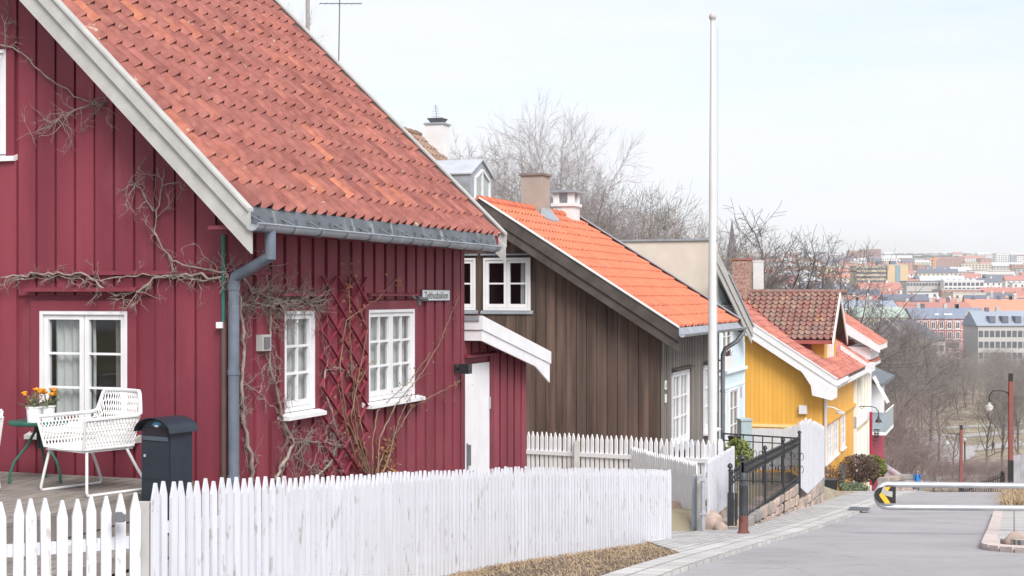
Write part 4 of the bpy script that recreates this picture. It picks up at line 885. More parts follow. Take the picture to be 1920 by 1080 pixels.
for (px_, py_, w_, h_, tx) in ((1248, 722, .13, .16, '6'), (1248, 747, .12, .15, '')):
    q = B.side(px_, py_, .045); b = MB(SIDE); b.box(q[0]-w_/2, q[0]+w_/2, .04, .055, q[1]-h_/2, q[1]+h_/2); pl = b.build('number_plate' if tx else 'doorbell_plate', white); pl.location = B.o; pl.rotation_euler[2] = B.a
    tag(pl, 'white house number plate on the brown corner boards, upper of the two' if tx else 'small white plate under the house number on the brown corner boards', 'plate')
    if tx: text_mesh('6', .13, signb, 'digit', pl, (q[0], -.0565, q[1]), (R(90), 0, 0))
# chimneys
def chimney(par, x, y, zb, zt, wx, wy, m, capm, cap=.04, name='chimney', open_=False):
    b = MB()
    if not open_:
        b.box(x-wx/2, x+wx/2, y-wy/2, y+wy/2, zb, zt); o = b.build(name, m, par)
        b = MB(); b.box(x-wx/2-cap, x+wx/2+cap, y-wy/2-cap, y+wy/2+cap, zt+.001, zt+.05); b.build('chimney_cap', capm, o)
    else:
        b.box(x-wx/2, x+wx/2, y-wy/2, y+wy/2, zb, zt-.32); b.box(x-wx/2-.04, x+wx/2+.04, y-wy/2-.04, y+wy/2+.04, zt-.34, zt-.27)
        for sx in (-1, 1):
            for sy in (-1, 1): b.box(x+sx*wx/2-.001*sx, x+sx*(wx/2-.13), y+sy*wy/2-.001*sy, y+sy*(wy/2-.13), zt-.27, zt-.04)
        b.box(x-.06, x+.06, y-wy/2+.05, y+wy/2-.05, zt-.27, zt-.04)
        o = b.build(name, m, par); b = MB(); b.box(x-wx/2-.07, x+wx/2+.07, y-wy/2-.07, y+wy/2+.07, zt-.04, zt+.01); b.build('chimney_cap', capm, o)
    return o
beige2 = mat('chimney_render', (.36, .30, .265), .9, .08, 3, .4, 60)
ch_ = chimney(brown, 2.85, 3.3, 1.0, 2.46, .50, .46, beige2, mat('cap_brown', (.20, .16, .15), .8, .1, 3), .03)
b = MB(); b.hexa([(2.5, 2.88, brz(2.88)+.05), (3.2, 2.88, brz(2.88)+.05), (3.2, 3.08, brz(3.08)+.03), (2.5, 3.08, brz(3.08)+.03), (2.5, 2.88, brz(2.88)+.075), (3.2, 2.88, brz(2.88)+.075), (3.15, 3.07, 1.80), (2.55, 3.07, 1.80)]); b.build('chimney_flashing', zinc, ch_)
chimney(brown, 5.0, 3.3, 1.2, 2.30, .50, .46, mat('white_render', (.66, .66, .67), .8, .06, 3, .3, 30), zinc, open_=True)

# ================================================================ grey house with zinc dormer behind
C = Frame(893, 35.2); 
grey, grf, grz = gable_house('grey_house', C, 'grey house with zinc dormer and tall white chimney, behind the red roof', 2.5, -7, 2.0, -4, 1.9, .86, .3, .3, .3, beigew, beigew, tile_dull, tw=.24, tseed=31)
b = MB(); gy = .15; dz0, dz1, dz2 = 2.28, 3.02, 3.42; dx0, dx1 = -.02, 1.55; dm = (dx0+dx1)/2
b.prism([(dx0, gy, dz0), (dx1, gy, dz0), (dx1, gy, dz1), (dm, gy, dz2), (dx0, gy, dz1)], (0, 2.6, 0)); dorm = b.build('dormer', zinc, grey)
b = MB(); b.hexa([(dx0-.04, gy-.05, dz1-.0), (dm, gy-.05, dz2+.01), (dm, gy+2.7, dz2+.01), (dx0-.04, gy+2.7, dz1), (dx0-.04, gy-.05, dz1+.035), (dm, gy-.05, dz2+.045), (dm, gy+2.7, dz2+.045), (dx0-.04, gy+2.7, dz1+.035)])
b.hexa([(dm, gy-.05, dz2+.01), (dx1+.04, gy-.05, dz1), (dx1+.04, gy+2.7, dz1), (dm, gy+2.7, dz2+.01), (dm, gy-.05, dz2+.045), (dx1+.04, gy-.05, dz1+.035), (dx1+.04, gy+2.7, dz1+.035), (dm, gy+2.7, dz2+.045)]); b.box(dx0-.05, dm, gy+.9, gy+.93, 0, 0) if False else None
b.build('dormer_roof', mat('pale_zinc', (.50, .53, .57), .4, .1, 3, metal=.3), dorm)
b = MB(); q = [(dx0+.28, dz0+.14), (dx1-.28, dz0+.14), (dx1-.28, dz1-.08), (dm, dz2-.24), (dx0+.28, dz1-.08)]
for (a, c_) in zip(q, q[1:]+q[:1]): b.bar((a[0], gy-.02, a[1]), (c_[0], gy-.02, c_[1]), .05, .06, (0, 1, 0))
b.bar((dm, gy-.018, dz0+.14), (dm, gy-.018, dz2-.24), .05, .05, (0, 1, 0)); dw = b.build('dormer_window', white, dorm)
b = MB(); b.prism([(a, gy-.012, c_) for a, c_ in q], (0, .004, 0)); b.build('pane', glassm, dw)
b = MB(); b.prism([(a, gy-.007, c_) for a, c_ in q], (0, .003, 0)); b.build('curtain', curt, dw)
cq_ = C.loc(at(820, 300, 38.2)); cx_, cy_ = cq_.x, cq_.y
ch = chimney(grey, cx_, cy_, 3.0, 4.58, .52, .50, MATS['white_render'], zinc, .03)
b = MB(); b.hexa([(cx_-.14, cy_-.14, 4.64), (cx_+.14, cy_-.14, 4.64), (cx_+.14, cy_+.14, 4.64), (cx_-.14, cy_+.14, 4.64), (cx_-.22, cy_-.22, 4.76), (cx_+.22, cy_-.22, 4.76), (cx_+.22, cy_+.22, 4.76), (cx_-.22, cy_+.22, 4.76)]); b.build('chimney_cowl', darkst, ch)
b = MB(); b.tube([(cx_-.05, cy_, 4.7), (cx_-.12, cy_, 5.12)], .008, 5)
for k in range(5): b.tube([(cx_-.06-.015*k, cy_-.1+.01*k, 4.82+k*.065), (cx_-.06-.015*k, cy_+.14-.02*k, 4.82+k*.065)], .004, 4)
b.build('antenna', darkst, ch)

# ================================================================ pale blue house with beige end wall
Bl = Frame(1345, 38); blue = Bl.root('blue_house'); tag(blue, 'pale blue house with a blank beige end wall, behind the flagpole', 'house')
c0 = Bl.side(1345, 474, .3); c1_ = Bl.side(1410, 612, .3); bl_s = (c1_[1]-c0[1])/(c1_[0]-c0[0]); bl_z = lambda x: c0[1]+bl_s*(x-c0[0])
zt_ = Bl.gab(1342, 448)[1]
b = MB(); b.box(-.25, 0, .0, 8.6, -6, zt_-.05); b.build('end_wall', beigew, blue); b = MB(); b.box(-.3, .05, -.05, 8.7, zt_-.049, zt_); b.build('coping', zinc, blue)
def sr(F, x0p, y0p, x1p, y1p): a = F.side(x0p, y0p); c = F.side(x1p, y1p); return (a[0], c[0], c[1], a[1])
xb1 = Bl.side(1396, 600)[0]
ubw = sr(Bl, 1353, 577, 1371, 660); ldw = sr(Bl, 1367, 731, 1384, 860); ldw2 = sr(Bl, 1353, 735, 1361, 860)
b = MB(SIDE); wall(b, .0, xb1, -6, lambda u: min(zt_-.1, bl_z(u)-.12), [ubw, ldw, ldw2]); b.build('street_wall', bluew, blue)
b = MB(); b.box(.0, xb1, 6, 6.15, -6, bl_z(xb1)-.2); b.box(xb1-.15, xb1, .15, 6, -6, bl_z(xb1)-.15); b.build('rear_wall', bluew, blue)
window(SIDE, blue, *ubw, cols=(1, 1), rows=3, sill=(.05, .08), curtain=[(.1, .9, 0)], hood=(.06, .08, ubw[3]+.06)); window(SIDE, blue, *ldw, cols=(2,), rows=4, sill=None, curtain=[(.1, .9, 0)]); window(SIDE, blue, *ldw2, cols=(1,), rows=3, sill=None, curtain=False)
la = Bl.side(1350, 703, .08); lb = Bl.side(1397, 688, .08); b = MB(SIDE); b.box(.0, xb1+.03, .0, .09, la[1]-.03, la[1]+.05); b.box(0, xb1, -.0, .02, ldw[3]+.05, ldw[3]+.12); b.box(xb1-.1, xb1, .0, .015, -6, bl_z(xb1)-.3); b.build('string_course', mat('pale_blue_trim', (.68, .78, .82), .6, .04, 3), blue)
b = MB(); xe2 = c1_[0]
for (t0, t1, yo_, m_) in ((0, .30, -.33, 0), (.30, .50, -.30, 0)): b.hexa([(c0[0]-.1, yo_, bl_z(c0[0]-.1)-t1), (xe2, yo_, bl_z(xe2)-t1), (xe2, yo_+.03, bl_z(xe2)-t1), (c0[0]-.1, yo_+.03, bl_z(c0[0]-.1)-t1), (c0[0]-.1, yo_, bl_z(c0[0]-.1)-t0), (xe2, yo_, bl_z(xe2)-t0), (xe2, yo_+.03, bl_z(xe2)-t0), (c0[0]-.1, yo_+.03, bl_z(c0[0]-.1)-t0)])
b.build('barge_board', wwhite, blue)
b = MB(); b.hexa([(-.2, -.36, bl_z(-.2)-.03), (xe2, -.36, bl_z(xe2)-.03), (xe2, 6.3, bl_z(xe2)-.03), (-.2, 6.3, bl_z(-.2)-.03), (-.2, -.36, bl_z(-.2)+.05), (xe2, -.36, bl_z(xe2)+.05), (xe2, 6.3, bl_z(xe2)+.05), (-.2, 6.3, bl_z(-.2)+.05)]); b.build('roof', zinc, blue)
pb = Bl.side(1360, 677, .15); b = MB(SIDE); b.box(pb[0]-.25, pb[0]+.35, .0, .3, pb[1]-.22, pb[1]+.12); wb = b.build('window_box', white); wb.location = Bl.o; wb.rotation_euler[2] = Bl.a; tag(wb, 'white planter box with a small plant under the upper window of the blue house', 'window box')
b = MB(SIDE); rg = random.Random(3)
for k in range(40): u = pb[0]+rg.uniform(.05, .6); b.tube([(u, .15, pb[1]+.1), (u+rg.uniform(-.15, .15), .15+rg.uniform(-.1, .1), pb[1]+.14+rg.uniform(.02, .16))], .01, 3, False)
b.build('plant', hedgeb, wb)
dq = Bl.side(1389, 732); b = MB(SIDE); b.box(dq[0]-.05, dq[0]+.05, .01, .03, dq[1]-.2, dq[1]+.12); b.build('number_plate', mat('pinkish_plate', (.5, .35, .38), .6, .1, 3), blue)

# ================================================================ yellow house
Y = Frame(1543, 50); YT = .65; yze = -2.93
yh = [sr(Y, 1545.3, 797, 1549, 866), sr(Y, 1551.5, 788, 1559.5, 861), sr(Y, 1562, 781, 1570.5, 850), sr(Y, 1576, 769, 1583.5, 836)]
yh = [(a, c, -5.95, -4.68) for a, c, _, _ in yh]
ydx0, ydx1, ydr, yde = 3.1, 6.9, 5.0, -1.62
yrz = lambda y: yze+YT*(y+.5)
yel, yrf, _ = gable_house('yellow_house', Y, 'mustard yellow boarded house with red tiled roof and a big brown-tiled dormer', 4.1, 0, 10.0, -7.6, yze, YT, .5, .5, .0, yelw, yelw, tile_pk, yh, [], (.16, .15, .014, 8), (.16, .152, .012, 9), .34, .36, 41)
for q in yh: window(SIDE, yel, *q, cols=(1, 1), rows=3, sill=(.06, .1), curtain=[(.05, .95, 0)], fw=.08, mw=.04)
b = MB(SIDE); b.box(-.03, 10.05, .015, .12, -4.58, -4.48); b.box(-.02, .1, .015, .03, -7.6, yrz(0)-.1); b.build('ledge', yelw, yel)
b = MB(GAB); b.box(0, 6, .012, .05, -4.66, -4.56); b.build('ledge', mat('pale_yellow_ledge', (.78, .60, .30), .6, .05, 3), yel)
yb = lambda y: yrz(y)+.06; o = barge(yel, -.52, -.55, 4.1, yb, .30, .26, white, white, cap=.05); barge_back(yel, -.52, 4.1, yrz, .4, white)
b = MB(); b.prism([(-.50, -.55, yb(-.55)-.4), (-.50, .75, yb(.75)-.5), (-.50, .62, yb(.75)-.66), (-.50, .35, yb(.3)-.78), (-.50, .3, yb(-.1)-.86), (-.50, -.35, yb(-.55)-.72), (-.50, -.55, yb(-.55)-.62)], (-.028, 0, 0)); b.build('verge_bracket', white, yel)
gutter(yel, -.5, 3.0, -.6, yze-.10, .075, white); 
b = MB(); b.box(-.5, 10, -.53, -.0, yze-.30, yze-.12); b.box(-.5, 3.0, -.56, -.5, yze-.18, yze-.02); b.build('eave_box', white, yrf)
b = MB(); b.tube([(-.25, -.55, yze-.2), (-.22, -.4, yze-.4), (-.05, -.10, yze-.65), (-.05, -.1, -7)], .055, 8); b.build('downpipe', white, yel)
# dormer of the yellow house
b = MB(); fy = .35
b.box(ydx0, ydx0+.12, fy, 1.7, yrz(fy)-.3, yde+.05); 
b.prism([(ydx0+.13, fy+.001, -3.0), (ydx1, fy+.001, -3.0), (ydx1, fy+.001, yde+.12), (ydr, fy+.001, yde+.12+.8*(ydr-ydx0-.13)), (ydx0+.13, fy+.001, yde+.12)], (0, .12, 0)); b.box(ydx1-.12, ydx1, fy+.13, 1.7, -3, yde)
dor = b.build('dormer', yelw, yel)
b = MB(); b.box(ydx0-.015, ydx0-.003, fy+.45, 4, yrz(fy)-.2, yde+.0); b.build('dormer_cheek', mat('red_lead_cheek', (.33, .09, .08), .6, .1, 3), dor)
DT = .76; dpa = math.atan(DT); Ld = (ydr-2.7)/math.cos(dpa)
ylim = lambda z: (z-yze)/YT-.5
b = MB(); zA = lambda x: yde+DT*(x-2.7)
for s in (1, -1):
    X_ = lambda x: x if s > 0 else 2*ydr-x
    y0_, y1_ = ylim(zA(2.7)), ylim(zA(ydr)); b.hexa([(X_(2.7), -.02, zA(2.7)-.1), (X_(ydr), -.02, zA(ydr)-.1), (X_(ydr), y1_, zA(ydr)-.1), (X_(2.7), y0_, zA(2.7)-.1), (X_(2.7), -.02, zA(2.7)-.01), (X_(ydr), -.02, zA(ydr)-.01), (X_(ydr), y1_, zA(ydr)-.01), (X_(2.7), y0_, zA(2.7)-.01)])
dr_ = b.build('dormer_roof', darkboard, dor)
b = MB(); tiles(b, (2.69, 4.3, yde), (0, -1, 0), (math.cos(dpa), 0, math.sin(dpa)), (-math.sin(dpa), 0, math.cos(dpa)), 4.32, Ld, .24, .27, .035, .06, 7, 51, pan=.5, skip=lambda u, v: 4.3-u > ylim(yde+v*math.sin(dpa))+.1)
tiles(b, (2*ydr-2.69, 0, yde), (0, 1, 0), (-math.cos(dpa), 0, math.sin(dpa)), (math.sin(dpa), 0, math.cos(dpa)), 4.3, Ld, .24, .27, .028, .035, 4, 52, skip=lambda u, v: u > ylim(yde+v*math.sin(dpa))+.1)
b.build('dormer_tiles', tile_br, dr_)
b = MB()
for k in range(15): b.tint = .3+.3*(k*5 % 3)/3; b.tube([(ydr, 4.1-k*.29, zA(ydr)+.03), (ydr, 3.78-k*.29, zA(ydr)+.045)], [.085, .1], 8)
b.build('ridge_tiles', tile_br, dr_)
b = MB(); b.bar((2.66, ylim(zA(2.7))+.02, zA(2.7)+.03), (ydr-.1, ylim(zA(ydr))-.05, zA(ydr)+.03), .16, .03); b.box(2.66, 3.0, -.02, 1.5, zA(2.7)-.16, zA(2.7)-.02); b.build('valley_flashing', MATS['red_lead_cheek'], dr_)
b = MB()
for s in (1, -1):
    X_ = lambda x: x if s > 0 else 2*ydr-x
    b.hexa([(X_(2.55), -.06, zA(2.55)-.22), (X_(ydr), -.06, zA(ydr)-.22), (X_(ydr), -.02, zA(ydr)-.22), (X_(2.55), -.02, zA(2.55)-.22), (X_(2.55), -.06, zA(2.55)+.07), (X_(ydr), -.06, zA(ydr)+.07), (X_(ydr), -.02, zA(ydr)+.07), (X_(2.55), -.02, zA(2.55)+.07)])
b.build('dormer_barge', white, dor)
window(lambda u, d, z: (u, fy-.01-d, z), dor, 4.2, 5.8, -2.75, -1.1, cols=(2, 2), rows=4, sill=(.05, .06), curtain=[(.1, .9, 0)], room=False, fw=.1, mw=.05)
q = Y.gab(1506, 768, .05); b = MB(GAB); b.box(q[0]-.14, q[0]+.14, .02, .14, q[1]-.15, q[1]+.15); o = b.build('utility_box', white); o.location = Y.o; o.rotation_euler[2] = Y.a; tag(o, 'white square utility box on the yellow gable wall', 'utility box')
b = MB(GAB); b.box(q[0]-.12, q[0]+.12, .14, .146, q[1]-.13, q[1]+.13); b.build('lid', white, o)
q = Y.side(1541, 768, .1); b = MB(SIDE); b.box(-.1, .02, .1, .16, q[1]-.05, q[1]+.1); b.tube([(-.04, .14, q[1]+.02), (.0, .35, q[1]), (.05, .55, q[1]-.1)], .025, 6); o = b.build('wall_lamp', white); o.location = Y.o; o.rotation_euler[2] = Y.a; tag(o, 'white lamp on a short arm at the corner of the yellow house', 'wall lamp')
b = MB(SIDE); b.lathe((.05, .6, q[1]-.22), [(0, .14), (.06, .12), (.17, .03), (.17, 0), (0, -.02)], 10); b.build('shade', wwhite, o)
# chimneys behind the yellow house
yc1 = Y.loc(at(1391, 500, 56)); yc2 = Y.loc(at(1422, 510, 57))
b1 = chimney(yel, yc1.x, yc1.y, -1.5, at(0, 488, 56).z, .62, .66, mat('chimney_brick', (.30, .13, .10), .9, .3, 14, .4, 30, c2=(.45, .33, .28)), brick, .04)
chimney(yel, yc2.x, yc2.y, -1.5, at(0, 491, 57).z, .36, .36, MATS['white_render'], white, .02)

# ================================================================ cream house, then the white and red one
cream = Y.root('cream_house'); tag(cream, 'cream house with white trim and red tiled roof, just below the yellow one', 'house')
creamw = mat('cream_boards', (.66, .58, .36), .6, .05, 2); whw = mat('white_boards', (.76, .76, .77), .6, .04, 2)
cw_ = [(10.6+1.5*k, 11.4+1.5*k, -4.9, -3.3) for k in range(4)]; cl_ = [(10.5+1.5*k, 11.2+1.5*k, -7.4, -5.9) for k in range(4)]
b = MB(SIDE); wall(b, 10.02, 16.4, -9, -2.6, cw_+cl_, d1=.02); b.build('street_wall', creamw, cream)
b = MB(SIDE); 
for q in cw_+cl_:
    b.box(q[0]-.1, q[0], .021, .1, q[2]-.1, q[3]+.1); b.box(q[1], q[1]+.1, .021, .1, q[2]-.1, q[3]+.1)
b.box(10.02, 16.45, .021, .14, -5.55, -5.05); b.box(10.02, 10.2, .021, .13, -9, -2.7); b.box(16.2, 16.45, .021, .16, -9, -2.7); b.build('white_trim', whw, cream)
for q in cw_+cl_: window(lambda u, d, z: (u, -.02-d, z), cream, *q, cols=(1, 1), rows=3, sill=None, curtain=[(.1, .9, 0)], fm=creamw, fw=.1, mw=.05)
b = MB(); b.box(10.02, 16.4, .15, 6, -9, -2.7); b.build('body', creamw, cream)
b = MB(); slab(b, 9.9, 16.6, -.55, 4.1, -2.95, .65, .12); rf = b.build('roof', white, cream)
b = MB(); tiles(b, (9.92, -.56, -2.93), (1, 0, 0), (0, .838, .545), (0, -.545, .838), 6.6, 5.5, .34, .36, .02, .024, 4, 61); b.build('roof_tiles', tile_pk, rf)
# raised gablet box with its own roof
b = MB(); b.box(12.4, 16.3, -.5, 3, -2.75, -2.2); b.box(12.2, 16.6, -.85, -.5, -2.35, -2.1); b.box(9.86, 12.2, -.7, -.5, -3.2, -2.85); b.prism([(9.85, -.75, -2.9), (9.85, .5, -2.05), (9.85, .5, -2.4), (9.85, -.75, -3.25)], (.06, 0, 0)); b.prism([(12.15, -.9, -2.15), (12.15, .8, -1.0), (12.15, .8, -1.5), (12.15, -.9, -2.45)], (.06, 0, 0)); b.build('eave_box', white, cream)
b = MB(); tiles(b, (12.2, -.86, -2.12), (1, 0, 0), (0, .83, .56), (0, -.56, .83), 4.5, 3, .34, .36, .02, .024, 4, 62); b.build('roof_tiles', tile_pk, rf)
white_h = Y.root('white_house'); tag(white_h, 'white and red house with a glass balcony, lowest of the street row', 'house')
b = MB(); b.box(16.6, 24, -.1, 6, -6.4, -4.0); b.build('upper_wall', whw, white_h)
b = MB(); b.box(16.6, 24, -.1, 6, -10.5, -6.41); b.build('lower_wall', mat('crimson_boards', (.34, .03, .07), .6, .1, 3), white_h)
b = MB(); b.hexa([(16.5, -.6, -4.2), (24.2, -.6, -4.2), (24.2, 6, -1.4), (16.5, 6, -1.4), (16.5, -.6, -4.05), (24.2, -.6, -4.05), (24.2, 6, -1.25), (16.5, 6, -1.25)]); b.build('roof', lead, white_h)
b = MB(); b.box(17.0, 21.5, -.75, -.1, -6.45, -6.3); bal = b.build('balcony', whw, white_h); b = MB(); b.box(17.05, 21.45, -.75, -.73, -6.3, -5.4); b.box(17.0, 17.02, -.75, -.1, -6.3, -5.4); b.build('balcony_panel', mat('blue_glass_panel', (.33, .40, .45), .3, .1, 2), bal)
b = MB(); b.bar((17, -.75, -5.36), (21.5, -.75, -5.36), .05, .05); b.build('handrail', whw, bal)
b = MB(); b.bar((16.5, -.9, -4.9), (16.5, -.25, -3.7), .12, .35, (1, 0, 0)); b.build('barge_board', whw, white_h)

# ================================================================ lamps on arms, poles
def arm_lamp(F, x, z, lab, m=black, L=.9):
    r = empty('wall_lamp', F.o, F.a); tag(r, lab, 'street lamp')
    b = MB(SIDE); b.tube([(x, .02, z), (x, L*.6, z+.02), (x, L*.85, z-.03), (x, L, z-.2), (x, L, z-.35)], .022, 6); b.tube([(x, .02, z-.02), (x, L*.25, z-.1), (x, L*.35, z)], .012, 5); b.build('arm', m, r)
    b = MB(SIDE); c = (x, L, z-.72); b.lathe((x, L, 0), [(.0, z-.35), (.03, z-.36), (.05, z-.48), (.15, z-.62), (.15, z-.65), (0, z-.64)], 12); b.build('shade', m, r)
    b = MB(SIDE); b.lathe((x, L, 0), [(0, z-.65), (.09, z-.65), (.08, z-.72), (0, z-.74)], 10); b.build('globe', pot, r); return r
q = Y.side(1604, 730, .1); arm_lamp(Y, 11.5, -4.72, 'black bell-shaped lamp on a curved arm from the cream house front')
def red_pole(px, pyb, pyt, Y_, lab, w=.2, arm=None, black_base=.6, zb=None):
    p = at(px, pyb, Y_); top = at(px, pyt, Y_).z; 
    if zb is not None: p.z = zb
    H_ = top-p.z; r = empty('street_lamp', p); tag(r, lab, 'street lamp')
    b = MB(); b.box(-w*.55, w*.55, -w*.55, w*.55, -.3, black_base); b.box(-w*.45, w*.45, -w*.45, w*.45, H_-.28, H_); b.build('post_base', black, r)
    b = MB(); b.box(-w/2, w/2, -w/2, w/2, black_base, H_-.28); b.build('post', polered, r)
    if arm:
        s, L, za = arm; b = MB(); z0 = H_-za
        b.tube([(0, 0, z0-.25), (s*L*.15, 0, z0-.05), (s*L*.5, 0, z0+.02), (s*L*.85, 0, z0), (s*L, 0, z0-.18), (s*L, 0, z0-.4)], .022, 6); b.build('arm', black, r)
        b = MB(); b.lathe((s*L, 0, z0-.4), [(0, 0), (.03, 0), (.05, -.06), (.14, -.14), (.14, -.16), (0, -.16)], 12); b.build('shade', wwhite, r)
        b = MB(); b.lathe((s*L, 0, z0-.56), [(0, 0), (.13, 0), (.11, -.09), (.05, -.15), (0, -.16)], 12); b.build('globe', pot, r)
    return r
red_pole(1895, 908, 700, 50, 'tall square red lamp post with white globe, nearest on the right edge', .14, (-1, .75, .62), .85)
red_pole(1802, 932, 797, 90, 'red lamp post with white globe in the middle of the park view', .16, (-1, .9, .55), .9)
red_pole(1682, 905, 832, 150, 'small distant red lamp post left of the park path', .28, None, .5)
lp_ = empty('lantern_post', at(1633, 868, 64)); tag(lp_, 'thin dark red post with black basket lantern at the end of the house row', 'street lamp')
b = MB(); b.tube([(0, 0, -1), (0, 0, 2.3)], .07, 8); b.build('post', mat('crimson_paint', (.33, .02, .05), .5, .1, 4), lp_)
b = MB()
for k in range(8): a = k*math.pi/4; b.tube([(.25+.13*math.cos(a), .13*math.sin(a), 1.5), (.25+.08*math.cos(a), .08*math.sin(a), 1.15)], .01, 4)
for (rr, zz) in ((.13, 1.5), (.11, 1.32), (.08, 1.15)): b.tube([(.25+rr*math.cos(k*.524), rr*math.sin(k*.524), zz) for k in range(13)], .014, 4)
b.tube([(0, 0, 1.0), (.25, 0, 1.0), (.25, 0, 1.1)], .015, 5); b.build('lantern', black, lp_)

# ================================================================ street side: fences, walls, poles
f2 = fence('white_picket_fence', 'straight white picket fence with one rail along the brown gable wall', [tp(975, 808, 25.3, 1.2), tp(1345, 826, 22.5, 1.1)], .103, .062, 1.15, .085, (.70,), [(1.35, -.12, .09), (3.2, -.12, .07)], -.02, seed=11, blunt=.1, cat='picket fence', pm=fbright)
f3 = fence('short_picket_fence', 'short white picket fence beyond the drive opening, ending at the grey post', [tp(1185, 838, 23.6, .95), tp(1262, 856, 22.2, .95), tp(1307, 867, 21.2, .93)], .078, .055, .95, .08, (.25, .75), (), .03, seed=12, pm=fbright)
f4 = fence('tilted_picket_fence', 'white picket fence panel rising on pink rocks, next to the black iron fence', [tp(1328, 863, 20.9, .90), tp(1376, 836, 22.4, .84)], .062, .052, .9, .05, (.2, .75), (), .03, seed=13)
def frustum_post(name, lab, px, pyt, pyb, Y_, w, d, m, cat='post', lean=0):
    p = at(px, pyb, Y_); H_ = at(px, pyt, Y_).z-p.z; b = MB(); b.hexa([(-w/2, -d/2, -.1), (w/2, -d/2, -.1), (w/2, d/2, -.1), (-w/2, d/2, -.1), (-w/2+lean, -d/2, H_), (w/2+lean, -d/2, H_), (w/2+lean, d/2, H_), (-w/2+lean, d/2, H_)])
    b.box(-w/2+lean-.004, w/2+lean+.004, -d/2-.004, d/2+.004, H_+.001, H_+.02); o = b.build(name, m); o.location = p; return tag(o, lab, cat)
frustum_post('gate_board', 'blue-grey flat post at the end of the short picket fence', 1302, 893, 987, 20.7, .1, .03, mat('grey_blue_board', (.30, .33, .38), .6, .15, 4), lean=.03)
frustum_post('wooden_post', 'white weathered post between the grey post and the steel pipe', 1311, 893, 985, 20.6, .07, .07, wwhite)
pp = at(1318, 998, 20.4); st = empty('steel_post', pp); tag(st, 'bare steel pipe post with clamps in front of the tilted white fence', 'post')
b = MB(); b.tube([(0, 0, -.1), (0, 0, .8)], .035, 10); b.build('pipe', steel, st)
b = MB(); b.box(-.07, .03, -.045, .045, .74, .79); b.tube([(0, 0, .24), (0, 0, .30)], .05, 8); b.box(-.06, .06, -.05, .05, .26, .28); b.build('clamp', steel, st)
# rocks
def rock(px, py, Y_, r, lab, seed, fl=.7):
    b = MB(); b.blob((0, 0, 0), (r, r*.8, r*fl), seed, 14, .2); o = b.build('rock', granite); o.modifiers.new('s', 'SUBSURF').levels = 1; o.modifiers['s'].render_levels = 1; o.location = at(px, py, Y_); return tag(o, lab, 'rock', 'pink granite rocks by the drive')
rock(1333, 981, 20.95, .20, 'large pink granite rock under the tilted white fence', 1, .95); rock(1351, 992, 20.7, .11, 'small tan rock right of the large pink one', 2, .9); rock(1290, 975, 21.4, .22, 'flat pink rock at the foot of the short picket fence', 3, .35); rock(1263, 955, 21.9, .18, 'brownish rock left of the short picket fence', 4, .7); rock(1346, 965, 21.8, .14, 'pink rock wedged behind the large one', 6, 1.0)
rock(1247, 1022, 17.9, .07, 'small stone at the right end of the long curved fence', 5, .9)
o = rock(1906, 1018, 17.2, .17, 'rounded brown boulder on the cobbled corner at the right edge', 7, .8); o['group'] = 'boulders on the cobbled corner'
# flagpole
fp_ = at(1336, 880, 23.3); fp_.z = -3.4; fpo = empty('flagpole', fp_); tag(fpo, 'tall white wooden flagpole in front of the brown and orange house', 'flagpole')
FH = at(0, 38, 23.3).z-fp_.z; b = MB(); b.smooth = True
b.tube([(0, 0, 0), (0, 0, 2.2), (.0, 0, FH*.6), (.0, 0, FH)], [.075, .075, .06, .035], 14); b.build('pole', mat('flagpole_paint', (.62, .62, .62), .5, .05, 3, .1, 20), fpo)
b = MB(); b.blob((0, 0, FH+.055), (.06, .06, .065), 1, 12, 0); b.lathe((0, 0, FH), [(0, 0), (.045, 0), (.045, .02), (0, .02)], 10); b.build('finial', mat('finial', (.45, .42, .40), .5, .1, 8), fpo)
b = MB(); b.box(-.13, -.08, -.05, .05, 0, .96); b.box(.08, .17, -.06, .03, 0, 1.0); b.prism([(.08, -.06, 1.0), (.17, -.06, 1.0), (.155, -.06, 1.05), (.125, -.06, 1.07), (.095, -.06, 1.05)], (0, .09, 0)); b.build('base_cheek', fwhite, fpo)
b = MB(); b.tube([(.08, -.02, 1.5), (.085, -.02, FH-.1)], .004, 4); b.build('halyard', wwhite, fpo)
# bollard
bp_ = at(1394, 1007, 19.6); bo = empty('bollard', bp_); tag(bo, 'dark cast iron bollard with rusty foot on the cobbled pavement', 'bollard'); hB = 120/FP*19.6
b = MB(); b.lathe((0, 0, 0), [(0, 0), (.10, 0), (.095, .04), (.075, .08), (.066, .10), (.064, .30), (0, .30)], 8); b.build('foot', rust, bo)
b = MB(); b.lathe((0, 0, 0), [(0, .30), (.055, .30), (.052, hB-.2), (.062, hB-.19), (.062, hB-.16), (.044, hB-.15), (.044, hB-.1), (.058, hB-.09), (.056, hB-.03), (.035, hB), (0, hB)], 16); b.build('shaft', mat('bollard_paint', (.05, .058, .068), .5, .2, 6), bo)

